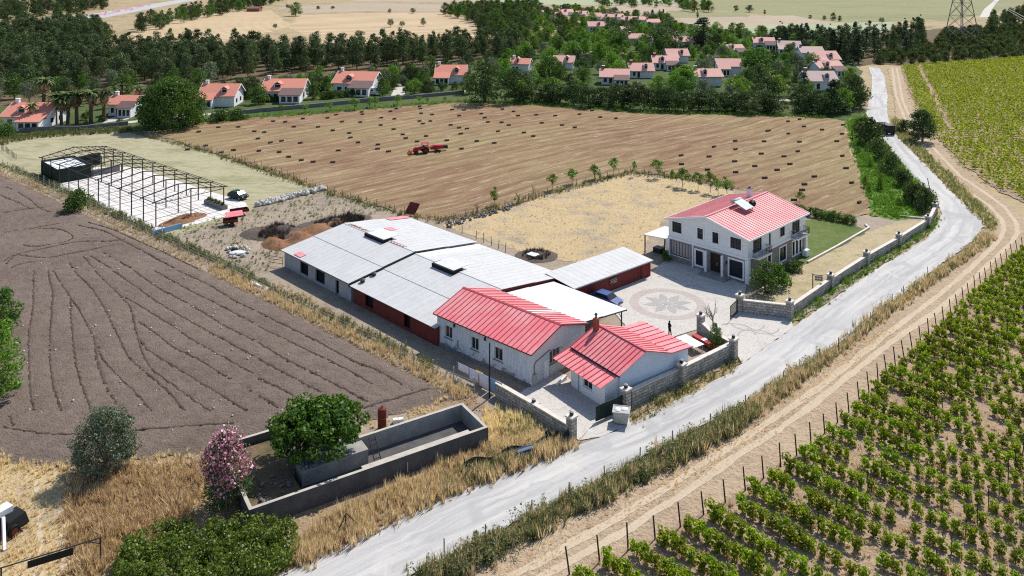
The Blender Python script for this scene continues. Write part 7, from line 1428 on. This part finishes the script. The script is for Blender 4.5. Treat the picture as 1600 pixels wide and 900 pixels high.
boxthing('house_sign', 1270, 455, R(-15), [('post','postdark',lambda m: m.box(-.06,.06,-.06,.06,0,2.4)),('arm','postdark',lambda m: m.box(.061,1.3,-.04,.04,2.2,2.28)),('board','wood',lambda m: m.box(.25,1.25,-.03,.03,1.5,2.1)),('lettering','whiter',lambda m: [m.box(.35+.2*i,.47+.2*i,-.037,-.031,1.72,1.88) for i in range(4)])], 'hanging sign board on a dark post behind the long road wall', 'sign')
sg = empty('gate_sign', G(157,879,.12), 0, 'long dark board hung from a bent metal bar in the lower left corner', 'sign')
a0 = G(0,886,1.6)-G(157,879,.12); a1 = G(158,840,1.9)-G(157,879,.12)
P0 = Vector((-5.9,-2.85,1.62)); P1 = Vector((0,0,1.85)); d_ = (P1-P0).normalized()
for nm, m_, fn in (('post','steel',lambda m: m.tube((0,0,0),(0,0,1.9),.06)),('bar','steel',lambda m: m.tube(P0,P1,.05)),('brace','steel',lambda m: m.tube((0,0,1.4),P1-d_*.8+Vector((0,0,-.02)),.035)),('board','black',lambda m: m.hexa([tuple(P1-d_*t_+Vector((0,o_,z_))) for z_ in (-.62,-.12) for t_, o_ in ((4.7,-.03),(1.8,-.03),(1.8,.03),(4.7,.03))])),('post','steel',lambda m: m.tube((-5.7,-2.75,0),(-5.7,-2.75,1.62),.06))):
    mb = MB(); fn(mb); mb.build(nm, M[m_], sg)
# washing on the line
cl = empty('clothes_line', G(714,588,.1), math.atan2(*( (G(784,622,.1)-G(714,588,.1)).yx )), 'clothes line strung along the fence before the red-roofed house', 'clothes line'); Lc = (G(784,622,.1)-G(714,588,.1)).length
mb = MB(); mb.tube((0,0,1.5), (Lc,0,1.5), .012); mb.build('line', M['galv'], cl)
for x in (0, Lc): mb = MB(); mb.tube((x,0,0), (x,0,1.55), .05); mb.build('post', M['wood'], cl)
for k, (f0, f1, z0, m_, lab) in enumerate(((.02,.26,.75,'linen','narrow pale sheet at the left of the clothes line'),(.28,.48,.35,'linen','long pale sheet, second on the clothes line'),(.50,.70,.15,'linen','longest lilac-white sheet in the middle of the clothes line'),(.72,.84,.1,'bluecloth','light blue cloth hanging on the clothes line'),(.86,.98,.3,'linen','pale sheet at the right end of the clothes line'),(.40,.56,.05,'yellow','yellow cloth hung behind the pale sheets'))):
    o = link('hanging_sheet', bpy.data.meshes.new('hanging_sheet')); n = 12; V = []; Fq = []; y0 = .06 if k < 5 else .25
    for j in range(5):
        for i in range(n+1): x = Lc*(f0+(f1-f0)*i/n); z = 1.52+(z0-1.52)*j/4; V.append((x, y0+.05*math.sin(i*1.6+k)*j/4, z))
    for j in range(4):
        for i in range(n): Fq.append((j*(n+1)+i, j*(n+1)+i+1, (j+1)*(n+1)+i+1, (j+1)*(n+1)+i))
    o.data = npmesh('hanging_sheet', V, Fq, M[m_], True); o.location = cl.location; o.rotation_euler = cl.rotation_euler; tag(o, lab, 'laundry')
    md = o.modifiers.new('thick', 'SOLIDIFY'); md.thickness = .015
# poles
def pole(px, py, H, label, mat='postdark', lean=0, r_=.09, arm=False):
    o = empty('utility_pole', G(px,py,.1), 0, label, 'pole'); mb = MB(); mb.tube((0,0,0), (lean,0,H), r_, r_*.75, 8); mb.build('shaft', M[mat], o)
    mb = MB(); (mb.box(lean-.6, lean+.6, -.06, .06, H-.5, H-.4) if H > 8 else mb.tube((lean,0,H), (lean,0,H+.06), r_*.9)); mb.build('crossarm' if H > 8 else 'cap', M[mat], o)
pole(765,622,5.6,'dark wooden pole standing by the clothes line'); pole(357,850,3.9,'thin dark pole rising from the hedge at the bottom', 'postdark', -.25, .07); pole(1455,306,3.3,'leaning dark pole above the bushes at the road bend', 'postdark', -.7); pole(144,80,10.5,'tall pale pole at the edge of the straw field', 'conclight', 0, .16); pole(177,72,8.5,'second pale pole at the edge of the straw field', 'conclight', 0, .14); pole(447,14,9,'pole beside the round tree in the far fields', 'wood', 0, .14); pole(325,29,9,'pole at the top of the straw field', 'wood', 0, .14)
# lawn kerb
kb = G(1262,411,.1); o = empty('lawn_kerb', kb, 0, 'pale concrete kerb along the edge of the lawn', 'kerb'); K = [G(*q,.1) for q in ((1262,411),(1310,385),(1358,357),(1352,352))]
for a, b in zip(K, K[1:]):
    mb = MB(); mb.box(0, (b-a).length, -.15, .15, 0, .28); c = mb.build('kerb_run', M['coping'], o); c.location = a-kb; c.rotation_euler = (0,0,math.atan2((b-a).y,(b-a).x))
for a, b in (((1172,463),(1215,440)),((1402,338),(1449,343))):
    P, Q = G(*a,.1), G(*b,.1); mb = MB(); mb.box(0, (Q-P).length, -.12, .12, 0, .25); c = mb.build('kerb_run', M['coping'], o); c.location = P-kb; c.rotation_euler = (0,0,math.atan2((Q-P).y,(Q-P).x))
# pylon and its wires
py = empty('power_pylon', G(1503,63,.1), R(20), 'tall lattice power pylon on the slope in the upper right corner', 'pylon'); Hp = 46
def wd(z): return 6.3+(1.1-6.3)*min(1, z/38)
cs = [(1,1),(-1,1),(-1,-1),(1,-1)]; lv = [0,7,14,21,27,33,38]
for sx_, sy_ in cs:
    mb = MB(); mb.tube((sx_*wd(0),sy_*wd(0),0), (sx_*wd(38),sy_*wd(38),38), .28, .16, 5); mb.tube((sx_*1.1,sy_*1.1,38), (0,0,Hp), .15, .08, 5); mb.build('leg', M['greystone'], py)
for k in range(4):
    a, b = cs[k], cs[(k+1)%4]; mb = MB()
    for z0, z1 in zip(lv, lv[1:]):
        w0, w1 = wd(z0), wd(z1); mb.tube((a[0]*w0,a[1]*w0,z0), (b[0]*w1,b[1]*w1,z1), .12, .12, 4); mb.tube((b[0]*w0,b[1]*w0,z0), (a[0]*w1,a[1]*w1,z1), .12, .12, 4); mb.tube((a[0]*w1,a[1]*w1,z1), (b[0]*w1,b[1]*w1,z1), .1, .1, 4)
    mb.build('lattice', M['greystone'], py)
for z in (33, 38, 42): mb = MB(); mb.tube((-8,0,z), (8,0,z), .2, .2, 5); mb.tube((-8,0,z), (0,0,z+2.5), .12, .12, 4); mb.tube((8,0,z), (0,0,z+2.5), .12, .12, 4); mb.build('crossarm', M['greystone'], py)
wr = empty('power_line', (255,467,0), 0, 'power lines hanging from the pylon across the upper right corner', 'power line')
for dx, dz in ((0,0),(-6,4)): mb = MB(); mb.path([Vector((dx+(-94)*t_*1.25, -207*t_*1.25, 33+dz-10.5*t_+3*t_*t_)) for t_ in np.linspace(0,1,14)], .06, 4); mb.build('wire', M['galv'], wr)
# flowering shrubs along the highway
V, Fq = clumps([(*q, .9) for q in samp([(150,27),(200,17),(240,9),(232,8),(195,14),(148,23)], 42)], [1.1]*42, 22, .6, .8); stuff('highway_oleanders', V, Fq, M['pink'], 'row of pink flowering shrubs along the distant highway', 'shrubs')
